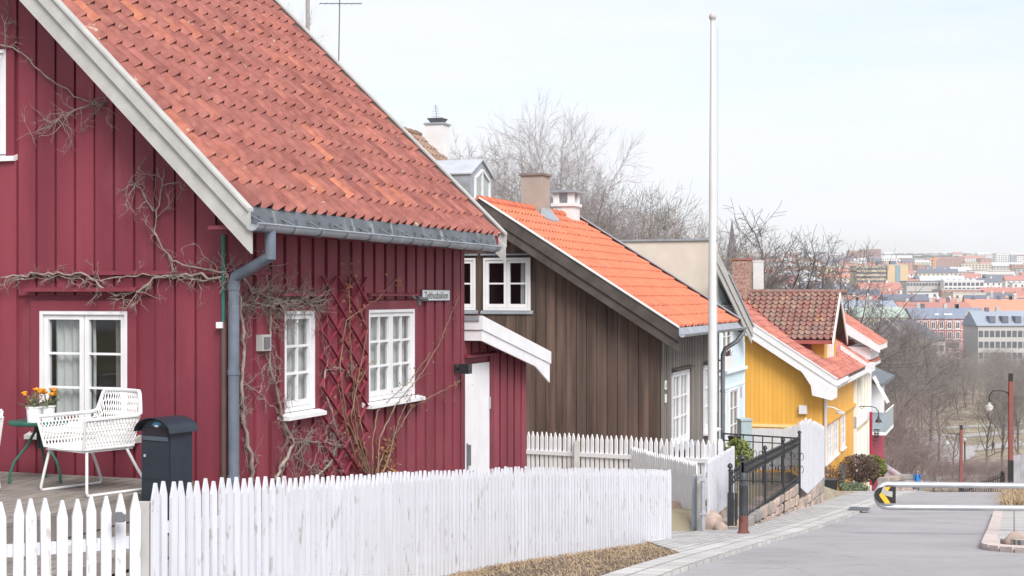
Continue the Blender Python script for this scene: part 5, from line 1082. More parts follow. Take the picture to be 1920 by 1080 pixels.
# iron fence: balusters with spear heads, rails, posts
def iron_fence(name, lab, A, Bp, n, postk, h0, h1, nr=(.06, .14, .80, .88), base_post=None):
    """A, Bp: (top point, height) at both ends"""
    a, ha = A; c, hc = Bp; r = empty(name, (a.x, a.y, a.z-ha)); tag(r, lab, 'iron fence'); O = r.location
    bm = MB(); bm.tube([(0, 0, 0), (0, 0, .9)], .0075, 5); bm.lathe((0, 0, .9), [(0, 0), (.02, .01), (.008, .04), (.022, .06), (0, .12)], 6); me = bm.mesh('baluster', black)
    pm = MB(); pm.box(-.022, .022, -.022, .022, -.35, 1.0); pm.lathe((0, 0, 1.0), [(0, 0), (.04, .01), (.015, .04), (.045, .07), (.03, .11), (0, .13)], 8); pme = pm.mesh('post', black)
    for k in range(n+1):
        t = k/n; p = a.lerp(c, t); h = lerp(ha, hc, t); isp = k in postk
        o = link('post' if isp else 'baluster', pme if isp else me, r, (p.x-O.x, p.y-O.y, p.z-h-O.z)); o.scale.z = h
    for f in nr:
        b = MB(); b.bar(a+Vector((0, 0, -ha*(1-f)))-O, c+Vector((0, 0, -hc*(1-f)))-O, .014, .024); b.build('rail', black, r)
    b = MB()
    for k in range(n):
        t = (k+.5)/n; p = a.lerp(c, t); h = lerp(ha, hc, t); q = p-O+Vector((0, 0, -h*.16)); d = (c-a).normalized()*.032
        b.tube([q+d*math.cos(j*1.05)+Vector((0, 0, .032*math.sin(j*1.05))) for j in range(7)], .005, 4, False)
        q = p-O+Vector((0, 0, -h*.90)); b.tube([q+d*math.cos(j*1.05)+Vector((0, 0, .03*math.sin(j*1.05))) for j in range(7)], .005, 4, False)
    tag(b.build('ring_band', black, r), kind='stuff'); return r
iron_fence('iron_fence', 'tall black wrought iron fence with spear tips on the granite wall', (at(1393, 868, 21.6), .98), (at(1499, 818, 28.6), .92), 46, (0, 15, 30, 46), .98, .92)
iron_fence('iron_gate', 'narrow black iron gate at the near end of the iron fence', (at(1369, 884, 21.1), 1.0), (at(1391, 868, 21.6), .98), 5, (0, 5), 1, 1)
b = MB(); p = at(1370, 1003, 20.9); b.box(-.045, .045, -.03, .03, -.05, .62); b.box(.06, .09, -.03, .0, .0, .62); o = b.build('iron_stump', black); o.location = p; tag(o, 'black iron stump at the foot of the iron gate', 'bollard')
# stone wall below
def stone_wall(name, lab, pts, th, seed, m=granites, hs=.2, ws=.34):
    """pts: (x, y, zbottom, ztop)"""
    r = empty(name, pts[0][:3]); tag(r, lab, 'stone wall'); O = r.location; b = MB(); core = MB(); rg = random.Random(seed)
    for a, c in zip(pts, pts[1:]):
        A_, C_ = Vector(a[:2]), Vector(c[:2]); d = (C_-A_).normalized(); nrm = Vector((-d.y, d.x)); L = (C_-A_).length
        core.hexa([(*(A_+nrm*.03)-O.xy, a[2]-O.z), (*(C_+nrm*.03)-O.xy, c[2]-O.z), (*(C_+nrm*th)-O.xy, c[2]-O.z), (*(A_+nrm*th)-O.xy, a[2]-O.z), (*(A_+nrm*.03)-O.xy, a[3]-O.z-.03), (*(C_+nrm*.03)-O.xy, c[3]-O.z-.03), (*(C_+nrm*th)-O.xy, c[3]-O.z-.03), (*(A_+nrm*th)-O.xy, a[3]-O.z-.03)])
        nrow = max(1, round((lerp(a[3]-a[2], c[3]-c[2], .5))/hs))
        for j in range(nrow):
            s = 0
            while s < L-.02:
                w = min(ws*rg.uniform(.5, 1.5), L-s); 
                if L-s-w < .08: w = L-s
                b.tint = rg.random(); P0 = []; P1 = []
                for (ss, jj) in ((s+.012, j), (s+w-.012, j), (s+w-.012, j+1), (s+.012, j+1)):
                    t = ss/L; zb_, zt2 = lerp(a[2], c[2], t), lerp(a[3], c[3], t); z = lerp(zb_, zt2, jj/nrow)+(.01 if jj == j else -.01)+rg.uniform(-.012, .012); q = A_+d*(ss+rg.uniform(-.012, .012))
                    f = q-nrm*rg.uniform(-.01, .03); P0.append((q.x+nrm.x*th*.9-O.x, q.y+nrm.y*th*.9-O.y, z-O.z)); P1.append((f.x-O.x, f.y-O.y, z-O.z))
                b.hexa([P0[0], P0[1], P0[2], P0[3], P1[0], P1[1], P1[2], P1[3]]); s += w
    o = b.build('stonework', m, r); bv = o.modifiers.new('b', 'BEVEL'); bv.width = .018; bv.segments = 2
    core.build('mortar_core', mat('mortar', (.26, .25, .24), .95, .2, 8, .5, 30), r); return r
def U_(u, y): return XL(y)+u
def swp(px, py_top, Y_, up=0): p = at(px, py_top, Y_); return (p.x, p.y, G(Y_)-.1, p.z)
stone_wall('granite_wall', 'low pink granite block wall carrying the black iron fence', [swp(1388, 985, 20.8), swp(1415, 962, 22.2), swp(1455, 935, 25), swp(1500, 905, 28.8)], .45, 5)
stone_wall('rubble_wall', 'rough granite retaining wall under the white board fence', [swp(1499, 938, 28.6), swp(1512, 932, 29.6), swp(1545, 893, 32.4)], .5, 6, hs=.25)
# white board fence on it
f5 = fence('white_board_fence', 'tall white close-boarded fence between the iron fence and the yellow house', [tp(1501, 792, 29.0, 1.32), tp(1514, 786, 29.7, 1.55), tp(1545, 800, 32.5, 1.15)], .09, .078, 1.3, .05, (.3, .8), (), .04, seed=14, blunt=.3, hv=.03)
f6 = fence('yard_fence', 'low white board fence across the yard in front of the yellow gable', [tp(1400, 803, 34.2, 1.0), tp(1480, 804, 33.6, .95), tp(1503, 790, 33.4, 1.0)], .125, .12, 1, .008, (.3, .9), (), .04, seed=15, blunt=1, hv=.004, pm=fbright)
# balcony-like railing behind with scrolls
rl0, rl1 = at(1356, 813, 26.0), at(1500, 822, 27.5); r = empty('scroll_railing', rl0-Vector((0, 0, .95))); tag(r, 'thin black railing with scroll ornaments behind the iron fence', 'railing'); O = r.location
b = MB(); b.bar(rl0-O, rl1-O, .03, .03); b.bar(rl0-O-Vector((0, 0, .12)), rl1-O-Vector((0, 0, .12)), .015, .02); b.bar(rl0-O-Vector((0, 0, .85)), rl1-O-Vector((0, 0, .85)), .015, .02); b.build('handrail', black, r)
for k in range(9):
    p = rl0.lerp(rl1, k/8)-O; b = MB(); b.tube([p, p-Vector((0, 0, .9))], .012, 5)
    d = (rl1-rl0).normalized()
    for s in (-1, 1):
        for zz in (-.35, -.6): b.tube([p+Vector((0, 0, zz))+d*s*(.01+.05*(1-math.cos(j*.7)))+Vector((0, 0, .07*math.sin(j*.7))) for j in range(8)], .007, 4, False)
    b.build('baluster', black, r)
hp = at(1377, 827, 25.9); o = empty('hanging_pot', hp); tag(o, 'dark flower pot hanging on the scroll railing', 'flower pot'); b = MB(); b.lathe((0, 0, -.1), [(0, 0), (.07, 0), (.12, .17), (.13, .19), (0, .17)], 14); b.build('pot', black, o)
b = MB(); rg = random.Random(4)
for k in range(30): a = rg.uniform(0, 6.28); b.tube([(0, 0, .06), (.09*math.cos(a), .09*math.sin(a), .08+rg.uniform(0, .07))], .006, 3, False)
b.build('dry_plant', twigm, o)
cb = at(1396, 855, 33.5); cb.z = -4.3; o = empty('cable_cabinet', cb, R(10)); tag(o, 'pale blue-grey street cabinet beside the blue house door', 'cabinet'); hh_ = at(0, 785, 33.5).z-cb.z
b = MB(); b.box(-.13, .13, -.15, .15, 0, hh_-.04); b.build('body', mat('cabinet_paint', (.34, .43, .46), .6, .08, 3), o); b = MB(); b.box(-.15, .15, -.17, .17, hh_-.04, hh_); b.build('lid', MATS['cabinet_paint'], o)
# hedge behind the iron fence
b = MB(); rg = random.Random(6)
def leafcloud(mb, c, r, n, s, rg, sq=1):
    for k in range(n):
        while True:
            v = Vector((rg.uniform(-1, 1), rg.uniform(-1, 1), rg.uniform(-1, 1)))
            if .35 < v.length < 1: break
        p = Vector(c)+Vector((v.x*r[0], v.y*r[1], v.z*r[2])); a = Vector((rg.gauss(0, 1), rg.gauss(0, 1), rg.gauss(0, 1))).normalized()*s*rg.uniform(.6, 1.3); e = a.cross(Vector((rg.gauss(0, 1), rg.gauss(0, 1), rg.gauss(0, 1)))).normalized()*s*.5
        mb.poly([p-a, p+e, p+a, p-e])
p = at(1383, 855, 25); leafcloud(b, (0, 0, 0), (.28, .3, .32), 900, .04, rg); o = b.build('green_shrub', hedgeg); o.location = p; tag(o, 'green clipped shrub behind the iron fence posts', 'shrub')
b = MB(); p = at(1398, 838, 25.3); 
for k in range(9): 
    a = k*.7; b.poly([(0, 0, 0), (.05*math.cos(a), 0, .05*math.sin(a)), (.05*math.cos(a+.6), .01, .05*math.sin(a+.6))])
b.tube([(0, 0, 0), (0, 0, -.9)], .008, 4); o = b.build('pinwheel', mat('pink_red', (.55, .12, .14), .6, .1, 8)); o.location = p; tag(o, 'small pink pinwheel behind the iron fence', 'garden ornament')
# ================================================================ street furniture further out
# barrier
bz = at(1660, 908, 20).z; bz2 = at(1660, 951, 20).z; br = empty('road_barrier', (at(1920, 900, 19.6).x+1.4, 19.45, G(19.5))); tag(br, 'galvanised double-rail swing barrier with yellow and black arrow plate across the road', 'barrier'); O = br.location
a = at(1664, 908, 20); c = at(1920, 911, 19.55); dirb = (c-a); far_ = a+dirb*1.9; rr = (bz-bz2)/2
b = MB(); b.smooth = True; pts = [far_+Vector((0, 0, 0))-O]; pts.append(a-O)
for k in range(1, 8): t = math.pi*k/8; pts.append(a-O+Vector((-rr*math.sin(t), -.02*math.sin(t), -rr*(1-math.cos(t)))))
pts.append(a-O+Vector((0, 0, -2*rr))); pts.append(far_-O+Vector((0, 0, -2*rr+.03))); b.tube(pts, .041, 12); b.build('rail', steel, br)
for s in (1.2, 1.75): p = a+dirb*s-O; b = MB(); b.tube([p, p-Vector((0, 0, 2*rr))], .03, 8); b.build('strut', steel, br)
b = MB(); p = far_-O; b.tube([p+Vector((0, 0, .12)), p+Vector((0, 0, G(19.3)-O.z-far_.z+O.z-.2-bz*0))], .065, 12); b.build('post', steel, br)
sx = (1678-1664)/FP*20; pl0 = at(1638, 912, 19.95)-O; pl1 = at(1678, 943, 19.95)-O; hh = pl0.z-pl1.z; zc = (pl0.z+pl1.z)/2; yy = pl0.y-.045
b = MB(); ring = [(pl1.x, yy, pl1.z), (pl1.x, yy, pl0.z)]
for k in range(7): t = math.pi/2+math.pi*k/6; ring.append((pl0.x+hh*.5+hh*.5*math.cos(t)*1.0, yy, zc+hh/2*math.sin(t)))
b.prism(ring, (0, .008, 0)); sp = b.build('arrow_plate', mat('plate_black', (.025, .024, .024), .5, .2, 20), br)
b = MB(); cx = pl0.x+hh*.28; w = hh*.36
for s in (1, -1): b.prism([(cx, yy-.003, zc), (cx+w, yy-.003, zc), (cx+w*1.9, yy-.003, zc+s*hh*.49), (cx+w*.95, yy-.003, zc+s*hh*.49)], (0, -.002, 0))
b.build('yellow_arrow', mat('plate_yellow', (.80, .45, .03), .5, .1, 20), sp)
b = MB(); b.prism([(cx+w*.9, yy-.006, zc-.0), (cx+w*2.2, yy-.006, zc-.03), (cx+w*2.25, yy-.006, zc+.05), (cx+w*.95, yy-.006, zc+.07)], (0, -.002, 0)); b.prism([(cx+w*.35, yy-.006, zc+.04), (cx+w*.8, yy-.006, zc+.0), (cx+w*1.1, yy-.006, zc+.10), (cx+w*.7, yy-.006, zc+.13)], (0, -.002, 0)); b.build('sticker', wwhite, sp)
# planter, hedges at the yellow house
p = at(1556, 927, 42.0); o = empty('planter', p); tag(o, 'square black planter box on the pavement below the yellow house', 'planter')
b = MB(); b.hexa([(-.16, -.16, 0), (.16, -.16, 0), (.16, .16, 0), (-.16, .16, 0), (-.19, -.19, .42), (.19, -.19, .42), (.19, .19, .42), (-.19, .19, .42)]); b.build('box', black, o); b = MB(); b.box(-.2, .2, -.2, .2, .42, .45); b.build('rim', black, o)
rg = random.Random(20)
def shrub(name, lab, px, py, Y_, r, n, s, m, seed, stems=30, cat='shrub', grp=None):
    p = at(px, py, Y_); o = empty(name, p); tag(o, lab, cat, grp); rg = random.Random(seed)
    b = MB()
    for k in range(stems):
        a = rg.uniform(0, 6.28); el = rg.uniform(.5, 1.5); d = Vector((math.cos(a)*math.cos(el)*r[0], math.sin(a)*math.cos(el)*r[1], math.sin(el)*r[2]*2)); b.tube([(0, 0, -.3), d*.5, d+Vector((rg.gauss(0, .08), rg.gauss(0, .08), 0))], [.014, .01, .004], 3, False)
    b.build('stems', twigm, o); b = MB(); leafcloud(b, (0, 0, r[2]), r, n, s, rg); b.build('foliage', m, o); return o
shrub('dark_hedge', 'dark purple-brown leafless hedge below the cream house', 1612, 905, 54, (.75, .9, .55), 2600, .05, hedgeb, 1)
shrub('evergreen_shrub', 'green evergreen shrub behind the dark hedge', 1637, 898, 57, (.55, .8, .48), 1500, .07, hedgeg, 2)
shrub('dry_shrub', 'orange-brown dry shrub at the foot of the yellow house wall', 1556, 905, 47, (.35, .4, .3), 260, .05, leafd, 3)
shrub('ground_plants', 'low greenish plants in the bed beside the black planter', 1602, 922, 46, (.5, .8, .14), 800, .045, leafg, 4); shrub('twiggy_shrub', 'brown twiggy shrub between planter and dark hedge', 1578, 918, 47, (.22, .4, .42), 260, .04, twigm, 5, 80)
kb_ = stone_wall('bed_edge', 'low grey stone edge of the planting bed beside the pavement', [(U_(2.9, 41), 41, G(41)-.1, G(41)+.14), (U_(2.95, 54), 54, G(54)-.1, G(54)+.14)], .22, 9, ws=.9)
stone_wall('garden_wall', 'grey stone retaining wall at the foot of the dark hedge', [(U_(2.2, 50.5), 50.5, G(50.5)-.1, -6.45), (U_(2.5, 58), 58, G(58)-.1, -7.25)], .4, 10, ws=.5)
fence('garden_picket_fence', 'little white picket fence stepping down beyond the evergreen shrub', [tp(1656, 866, 76, 1.3), tp(1690, 888, 63, 1.1)], .62, .22, 1.1, .1, (.3, .8), (), .05, seed=16)
p = at(1611, 957, 27.9); b = MB(); b.box(-.22, .22, -.2, .2, 0, .012)
o = b.build('drain_grate', darkst, None); o.location = (p.x, p.y, G(p.y)+.062); o.rotation_euler[2] = ANG; tag(o, 'dark square drain grate in the kerb strip left of the barrier end', 'drain grate')
b = MB()
for k in range(7): b.box(-.18, .18, -.16+k*.05, -.14+k*.05, .012, .018)
b.build('bars', black, o)
# railing beyond the crest
ra_, rb_ = at(1880, 893, 44), at(1800, 924, 50.5); r = empty('stair_railing', ra_-Vector((0, 0, .95))); tag(r, 'black iron railing going down beyond the road crest on the right', 'railing'); O = r.location
b = MB(); b.bar(ra_-O, rb_-O, .03, .04); b.bar(ra_-O-Vector((0, 0, .8)), rb_-O-Vector((0, 0, .8)), .02, .03); b.build('handrail', black, r)
bm = MB(); bm.tube([(0, 0, 0), (0, 0, .9)], .012, 5); bm.blob((0, 0, .93), .03, 1, 6, 0); me = bm.mesh('baluster', black)
for k in range(21): p = ra_.lerp(rb_, k/20)-O; link('baluster', me, r, p-Vector((0, 0, .85)))
b = MB(); b.box(-.05, .05, -.05, .05, -.1, 1.0); b.blob((0, 0, 1.06), .07, 2, 8, 0); b.tube([(.0, 0, .5), (.5, -.3, .35), (1.3, -.8, .3)], .01, 4); b.build('post', black, r)
fp = MB(); 
p = at(1903, 905, 56); fe = empty('grey_board_fence', p); tag(fe, 'grey vertical board fence behind the tall red lamp post', 'fence')
bm = MB(); bm.box(-.07, .07, -.02, .02, -.5, 1.05); me = bm.mesh('board', mat('grey_fence_boards', (.34, .34, .37), .8, .2, 2))
for k in range(16): o = link('board', me, fe, (k*.16, k*.04, (k*7 % 5)*.02))
b = MB(); b.bar((-.1, .04, .8), (2.5, .68, .8), .05, .08); b.build('rail', MATS['grey_fence_boards'], fe)

# ---- dry grass
def grass_patch(name, lab, n, ptf, h, seed, m=strawm, w=.006):
    rg = random.Random(seed); b = MB()
    for k in range(n):
        x, y, z = ptf(rg); H_ = h*rg.uniform(.4, 1.3); a = rg.uniform(0, 6.28); ln = rg.uniform(.4, 2.4)*H_; dx, dy = math.cos(a)*ln, math.sin(a)*ln; wx, wy = -math.sin(a)*w, math.cos(a)*w
        b.poly([(x-wx, y-wy, z), (x+wx, y+wy, z), (x+dx*.5+wx*.7, y+dy*.5+wy*.7, z+H_*.7), (x+dx*.5-wx*.7, y+dy*.5-wy*.7, z+H_*.7)]); b.poly([(x+dx*.5-wx*.7, y+dy*.5-wy*.7, z+H_*.7), (x+dx*.5+wx*.7, y+dy*.5+wy*.7, z+H_*.7), (x+dx, y+dy, z+H_*.85)])
    return tag(b.build(name, m), lab, 'grass', kind='stuff')
def fence_u(y): return interp(y, [(8.45, 1.41), (10.5, 1.65), (13.85, 1.73), (15.5, 2.0), (18, 2.29)])
def gpt(rg):
    while True:
        y = rg.uniform(11.2, 17.2); u = rg.uniform(fence_u(y)-.1, 3.05)
        if y > 15.2 and u > 3.05-(y-15.2)*.42: continue
        x = XL(y)+u; n_ = math.sin(x*5+y*3)*math.sin(y*4.3-x*2)
        if rg.random() > .72+.28*n_: continue
        return x, y, zg(x, y)-.015
def swirl(u, y): return 0
grass_patch('dry_grass', 'dry straw-coloured grass strip between picket fence and kerb', 12000, gpt, .05, 1)
def gpt2(rg):
    y = rg.uniform(27.5, 42); x = XL(y)+6.5+abs(rg.gauss(0, .9)); return x, y, zg(x, y)-.05
grass_patch('dry_grass', 'tall dry grass on the bank at the right edge of the road', 5000, gpt2, .32, 2, w=.012)
sheet('gravel_verge', [2.0, 2.5, 3.1], frange(11, 17, .4), lambda x, y: G(y)+.015, soil, uf=lambda u, y: XL(y)+max(fence_u(y)-.3, min(u, 3.1 if y < 15.2 else 3.1-(y-15.2)*.42)))
p = at(989, 1075, 13.95)

# ================================================================ things behind the roofs
p = at(577, 120, 48); r = empty('utility_pole', (p.x, 48, -4)); tag(r, 'grey wooden utility pole rising behind the red roof', 'utility pole')
b = MB(); b.tube([(0, 0, 0), (0, 0, 17)], [.085, .065], 8); b.build('pole', mat('pole_wood', (.33, .30, .29), .9, .15, 3), r)
b = MB(); b.box(.05, .2, -.1, .1, at(0, 103, 48).z+4, at(0, 88, 48).z+4); b.build('green_box', gpipe, r)
b = MB(); zz = at(0, 68, 48).z+4; b.tube([(-.6, 0, zz-.0), (.1, 0, zz+.0)], .02, 5); b.tube([(-.25, 0, zz), (-.2, 0, zz-.3), (-.3, 0, zz-.6)], .015, 5); b.build('bracket', darkst, r)
b = MB(); A_ = at(584, 70, 48); Bq = at(768, 264, 40); b.tube([A_.lerp(Bq, t/12)-Vector((0, 0, .25*math.sin(math.pi*t/12)))-A_ for t in range(13)], .02, 4); o = b.build('overhead_cable', black); o.location = A_; tag(o, 'dark overhead cable running down from the utility pole', 'cable')
p = at(633, 150, 24); r = empty('roof_antenna', p); tag(r, 'thin metal mast with roof antenna rising above the red roof edge', 'antenna'); b = MB(); b.tube([(0, 0, -.8), (.035, 0, 1.36)], .011, 5); b.build('mast', darkst, r)
b = MB(); b.tube([(-.30, 0, 1.29), (.40, .1, 1.31)], .008, 4)
for k in range(7): x = -.3+k*.11; b.tube([(x, -.12, 1.30-.05), (x, .12, 1.30+.03)], .006, 4)
b.build('aerial', darkst, r)

# ================================================================ bare trees
def bare(seed, H_=10, trunk_r=.16, up=.55, spread=.6, lv=5, droop=0, trunk_frac=.3, n_main=6, tw=1.0, kids_=(3, 5)):
    rg = random.Random(seed); T = MB(); Cc = MB(); T.smooth = Cc.smooth = True
    def grow(mb, p, d, L, r, dep):
        n_ = 4 if dep < 2 else 3 if dep < 4 else 2; pts = [p]; q = p
        for k in range(n_):
            d = (d+Vector((rg.gauss(0, .16), rg.gauss(0, .16), rg.gauss(0, .12)+(.07 if dep < 3 else -droop)))).normalized(); q = q+d*(L/n_); pts.append(q)
        r1 = r*(.55 if dep else .5); rs = [max(.006*tw, lerp(r, r1, k/n_)) for k in range(n_+1)]
        (T if dep == 0 else Cc).tube(pts, rs, 7 if dep == 0 else 5 if dep == 1 else 3, False)
        if dep >= lv: return
        nk = n_main if dep == 0 else rg.randint(*kids_)
        for k in range(nk):
            t = (trunk_frac+(1-trunk_frac)*(k+.5)/nk if dep == 0 else rg.uniform(.25, 1)); i = min(n_-1, int(t*n_)); f = t*n_-i; b0 = pts[i].lerp(pts[i+1], f)
            a = rg.uniform(0, 6.28) if dep else k*2.4+rg.uniform(-.5, .5); x = d.orthogonal().normalized(); y = d.cross(x); side = x*math.cos(a)+y*math.sin(a)
            nd = (d*up*rg.uniform(.7, 1.4)+side*spread*rg.uniform(.7, 1.3)+Vector((0, 0, .18 if dep < 2 else 0))).normalized()
            ln = L*(rg.uniform(.45, .62)*(1.15-.5*t) if dep == 0 else rg.uniform(.5, .72)); grow(Cc, b0, nd, ln, max(.007*tw, lerp(r, r1, t)*rg.uniform(.45, .6)), dep+1)
        if dep: grow(Cc, q, d, L*.6, r1, dep+1)
    grow(T, Vector((0, 0, -.3)), Vector((rg.uniform(-.06, .06), rg.uniform(-.06, .06), 1)).normalized(), H_*.75, trunk_r, 0)
    zmax = max(v[2] for v in Cc.v); return T, Cc, zmax
PROTO = {}
BIG = 1
def proto(key, mt, mc, **k):
    T, Cc, z = bare(**k); PROTO[key] = (T.mesh('trunk', mt), Cc.mesh('crown', mc), z)
proto('birch', birchm, mat('birch_twigs', (.36, .32, .315), .95, .25, 1.5), seed=5, trunk_r=.13, up=.8, spread=.5, droop=.05, n_main=15, trunk_frac=.2, lv=5, kids_=(3, 4), tw=.6)
proto('oak', bark, twigm, seed=8, trunk_r=.2, up=.5, spread=.75, n_main=8, trunk_frac=.22, lv=5, kids_=(3, 4))
proto('big', bark, mat('grey_twigs', (.15, .13, .125), .95, .25, 1.5), seed=8, trunk_r=.34, up=.5, spread=.75, n_main=10, trunk_frac=.2, lv=5, kids_=(3, 4), tw=1.3)
proto('bushy', bark, mat('olive_twigs', (.29, .26, .245), .95, .3, 1.5), seed=13, trunk_r=.12, up=.7, spread=.6, n_main=10, trunk_frac=.1, lv=5, kids_=(3, 4))
proto('slim', bark, mat('brown_twigs', (.245, .22, .21), .95, .3, 1.5), seed=17, trunk_r=.15, up=.7, spread=.5, n_main=11, trunk_frac=.2, lv=5, kids_=(3, 4), droop=-.02)
proto('sparse', bark, twigm, seed=23, trunk_r=.16, up=.5, spread=.7, n_main=9, trunk_frac=.3, lv=4, kids_=(2, 4))
proto('red', bark, mat('reddish_twigs', (.27, .205, .195), .95, .3, 1.5), seed=29, trunk_r=.12, up=.6, spread=.6, n_main=9, trunk_frac=.05, lv=5, kids_=(3, 4), tw=.9)
def tree(kind, px, Y_, H_, label, group=None, zb=None, rz=None, wide=1, name='bare_tree', x=None, thick=1):
    x = (px-960)/FP*Y_ if x is None else x; z = (zg(x, Y_) if zb is None else zb)-.1; T, Cc, zm = PROTO[kind]
    r = empty(name, (x, Y_, z), rz if rz is not None else (px*7.3+Y_*3.1) % 6.28); s = H_/zm; r.scale = (s*wide, s*wide, s); tag(r, label, 'tree', group)
    link('trunk', T, r); link('crown', Cc, r); return r
def top_h(px, pyt, Y_): x = (px-960)/FP*Y_; return (HY-pyt)/FP*Y_-zg(x, Y_)
def ttree(kind, px, pyt, Y_, label, group=None, **k): return tree(kind, px, Y_, top_h(px, pyt, Y_), label, group, **k)
g1 = 'bare trees on the slope behind the houses'
ttree('birch', 1012, 182, 62, 'tall pale birch rising behind the beige chimney', g1, name='birch_tree', rz=.6, wide=.9)
ttree('birch', 885, 235, 66, 'smaller faint birch between white chimney and beige chimney', g1, name='birch_tree', rz=2.2)
ttree('oak', 1110, 315, 70, 'bare tree right of the tall birch', g1, wide=.9, rz=1)
for i, (px, pt, yy, kd) in enumerate([(1060, 320, 64, 'bushy'), (1085, 345, 56, 'oak'), (1140, 300, 75, 'bushy'), (1165, 320, 66, 'bushy'), (1190, 335, 72, 'oak'), (1215, 345, 64, 'bushy'), (1240, 350, 76, 'bushy'), (1262, 365, 68, 'oak'), (1285, 378, 72, 'bushy'), (1303, 398, 66, 'bushy'), (1130, 370, 58, 'bushy'), (1180, 385, 58, 'bushy'), (1235, 395, 60, 'bushy'), (1030, 350, 60, 'bushy'), (1275, 410, 60, 'bushy')]):
    ttree(kd, px, pt, yy, 'bushy bare tree in the row above the beige end wall', g1, wide=.8)
for i, (px, pt) in enumerate([(865, 285), (900, 290), (935, 300), (915, 330), (950, 340), (985, 345)]): ttree('bushy', px, pt, 52+i*2, 'dense brownish bare tree behind the zinc dormer', g1, wide=.75)
for px, pt in ((715, 205), (750, 218), (775, 235)): ttree('bushy', px, pt, 60, 'bare treetop showing just above the edge of the red roof', g1, wide=.8)
ttree('birch', 478, -60, 40, 'bare treetop at the top left behind the red roof', g1, wide=.5, rz=.3)
g2 = 'bare trees behind the yellow house'
ttree('big', 1475, 368, 84, 'large bare spreading tree behind the ridge of the yellow house', g2, wide=1.05, rz=2.7); ttree('big', 1530, 415, 88, 'spreading bare tree just right of the large one behind the yellow house', g2, wide=.8, rz=.9); ttree('sparse', 1545, 425, 95, 'thin bare tree right of the large one behind the yellow house', g2, rz=.4); ttree('sparse', 1415, 430, 92, 'thin bare tree between church spire and large bare tree', g2, rz=1.4)
g3 = 'bare trees in the park'
rg = random.Random(31)
man = [('oak', 1700, 158, 20), ('slim', 1668, 175, 21), ('slim', 1640, 165, 19), ('slim', 1655, 190, 22), ('slim', 1622, 150, 18), ('oak', 1745, 215, 17), ('sparse', 1847, 168, 11), ('slim', 1880, 172, 14), ('sparse', 1785, 160, 9), ('slim', 1910, 165, 13), ('bushy', 1730, 235, 14), ('bushy', 1800, 260, 14), ('sparse', 1760, 185, 11), ('oak', 1680, 225, 19), ('bushy', 1850, 265, 14), ('bushy', 1900, 255, 15), ('slim', 1722, 265, 15)]
labs = {'oak': 'broad bare tree in the park', 'slim': 'slim dark bare tree in the park', 'sparse': 'small bare tree with few limbs in the park', 'bushy': 'pale bushy bare tree in the park', 'red': 'low reddish bare tree on the slope'}
for k, px, yy, h in man: tree(k, px, yy, h, labs[k], g3, thick=1)
for i in range(32):
    yy = 280+rg.uniform(0, 110); px = 1590+i*11.5+rg.uniform(-10, 10); k = rg.choice(('bushy', 'slim', 'bushy', 'oak')); tree(k, px, yy, rg.uniform(9, 12.5), 'bare tree in the dense belt behind the park', 'trees in the belt behind the park', wide=1.1)
for i in range(9): tree('bushy' if i % 2 else 'slim', 1600+i*15+rg.uniform(-6, 6), 195+rg.uniform(0, 60), rg.uniform(14, 19), 'bare tree in the dense left corner of the park', 'trees in the left corner of the park')
for i in range(11):
    px = 1645+i*7+rg.uniform(-8, 8); yy = rg.uniform(100, 135); tree('red', px, yy, rg.uniform(4.5, 8)*(1.2-.5*(px-1640)/90), labs['red'], 'reddish bare trees on the slope', wide=1.3)
for i in range(14): px = 1745+i*14+rg.uniform(-8, 8); tree('red', px, rg.uniform(118, 140), rg.uniform(2.5, 4), 'low twiggy bush beyond the crest of the road', 'twiggy bushes beyond the crest', name='bush', wide=1.7)
# park lamps, bin, signpost
def park_lamp(px, pyb, lab, H_=4.2):
    x, y = gp(px, pyb); r = empty('park_lamp', (x, y, G(y))); tag(r, lab, 'park lamp', 'park lamps'); b = MB(); b.tube([(0, 0, 0), (0, 0, H_-.3)], .09, 6); b.build('post', black, r); b = MB(); b.lathe((0, 0, H_-.3), [(0, 0), (.12, .03), (.25, .3), (0, .5)], 8); b.build('lantern', pot, r)
park_lamp(1716, 865, 'black park lamp beside the litter bin on the gravel path'); park_lamp(1809, 878, 'black park lamp near the right bend of the path', 3.6)
x, y = gp(1721, 862); r = empty('litter_bin', (x+.9, y, G(y))); tag(r, 'grey litter bin beside the park lamp', 'litter bin'); b = MB(); b.lathe((0, 0, 0), [(0, 0), (.38, 0), (.42, .9), (0, .9)], 10); b.build('bin', darkst, r); b = MB(); b.lathe((0, 0, 0), [(0, .9), (.46, .9), (.4, 1.05), (0, 1.1)], 10); b.build('lid', darkst, r)
b = MB(); x0_, y0_ = gp(1765, 893); x1_, y1_ = gp(1990, 890); r = empty('park_railing', (x0_, y0_, G(y0_))); tag(r, 'long dark railing of thin bars along the near edge of the park', 'railing')
d = Vector((x1_-x0_, y1_-y0_, G(y1_)-G(y0_))); b.bar((0, 0, 1.0), d+Vector((0, 0, 1.0)), .06, .06); b.bar((0, 0, .3), d+Vector((0, 0, .3)), .05, .05); b.build('rail', darkst, r)
bm = MB(); bm.tube([(0, 0, 0), (0, 0, 1.15)], .035, 4); me = bm.mesh('bar', darkst)
for k in range(70): link('bar', me, r, d*(k/69))

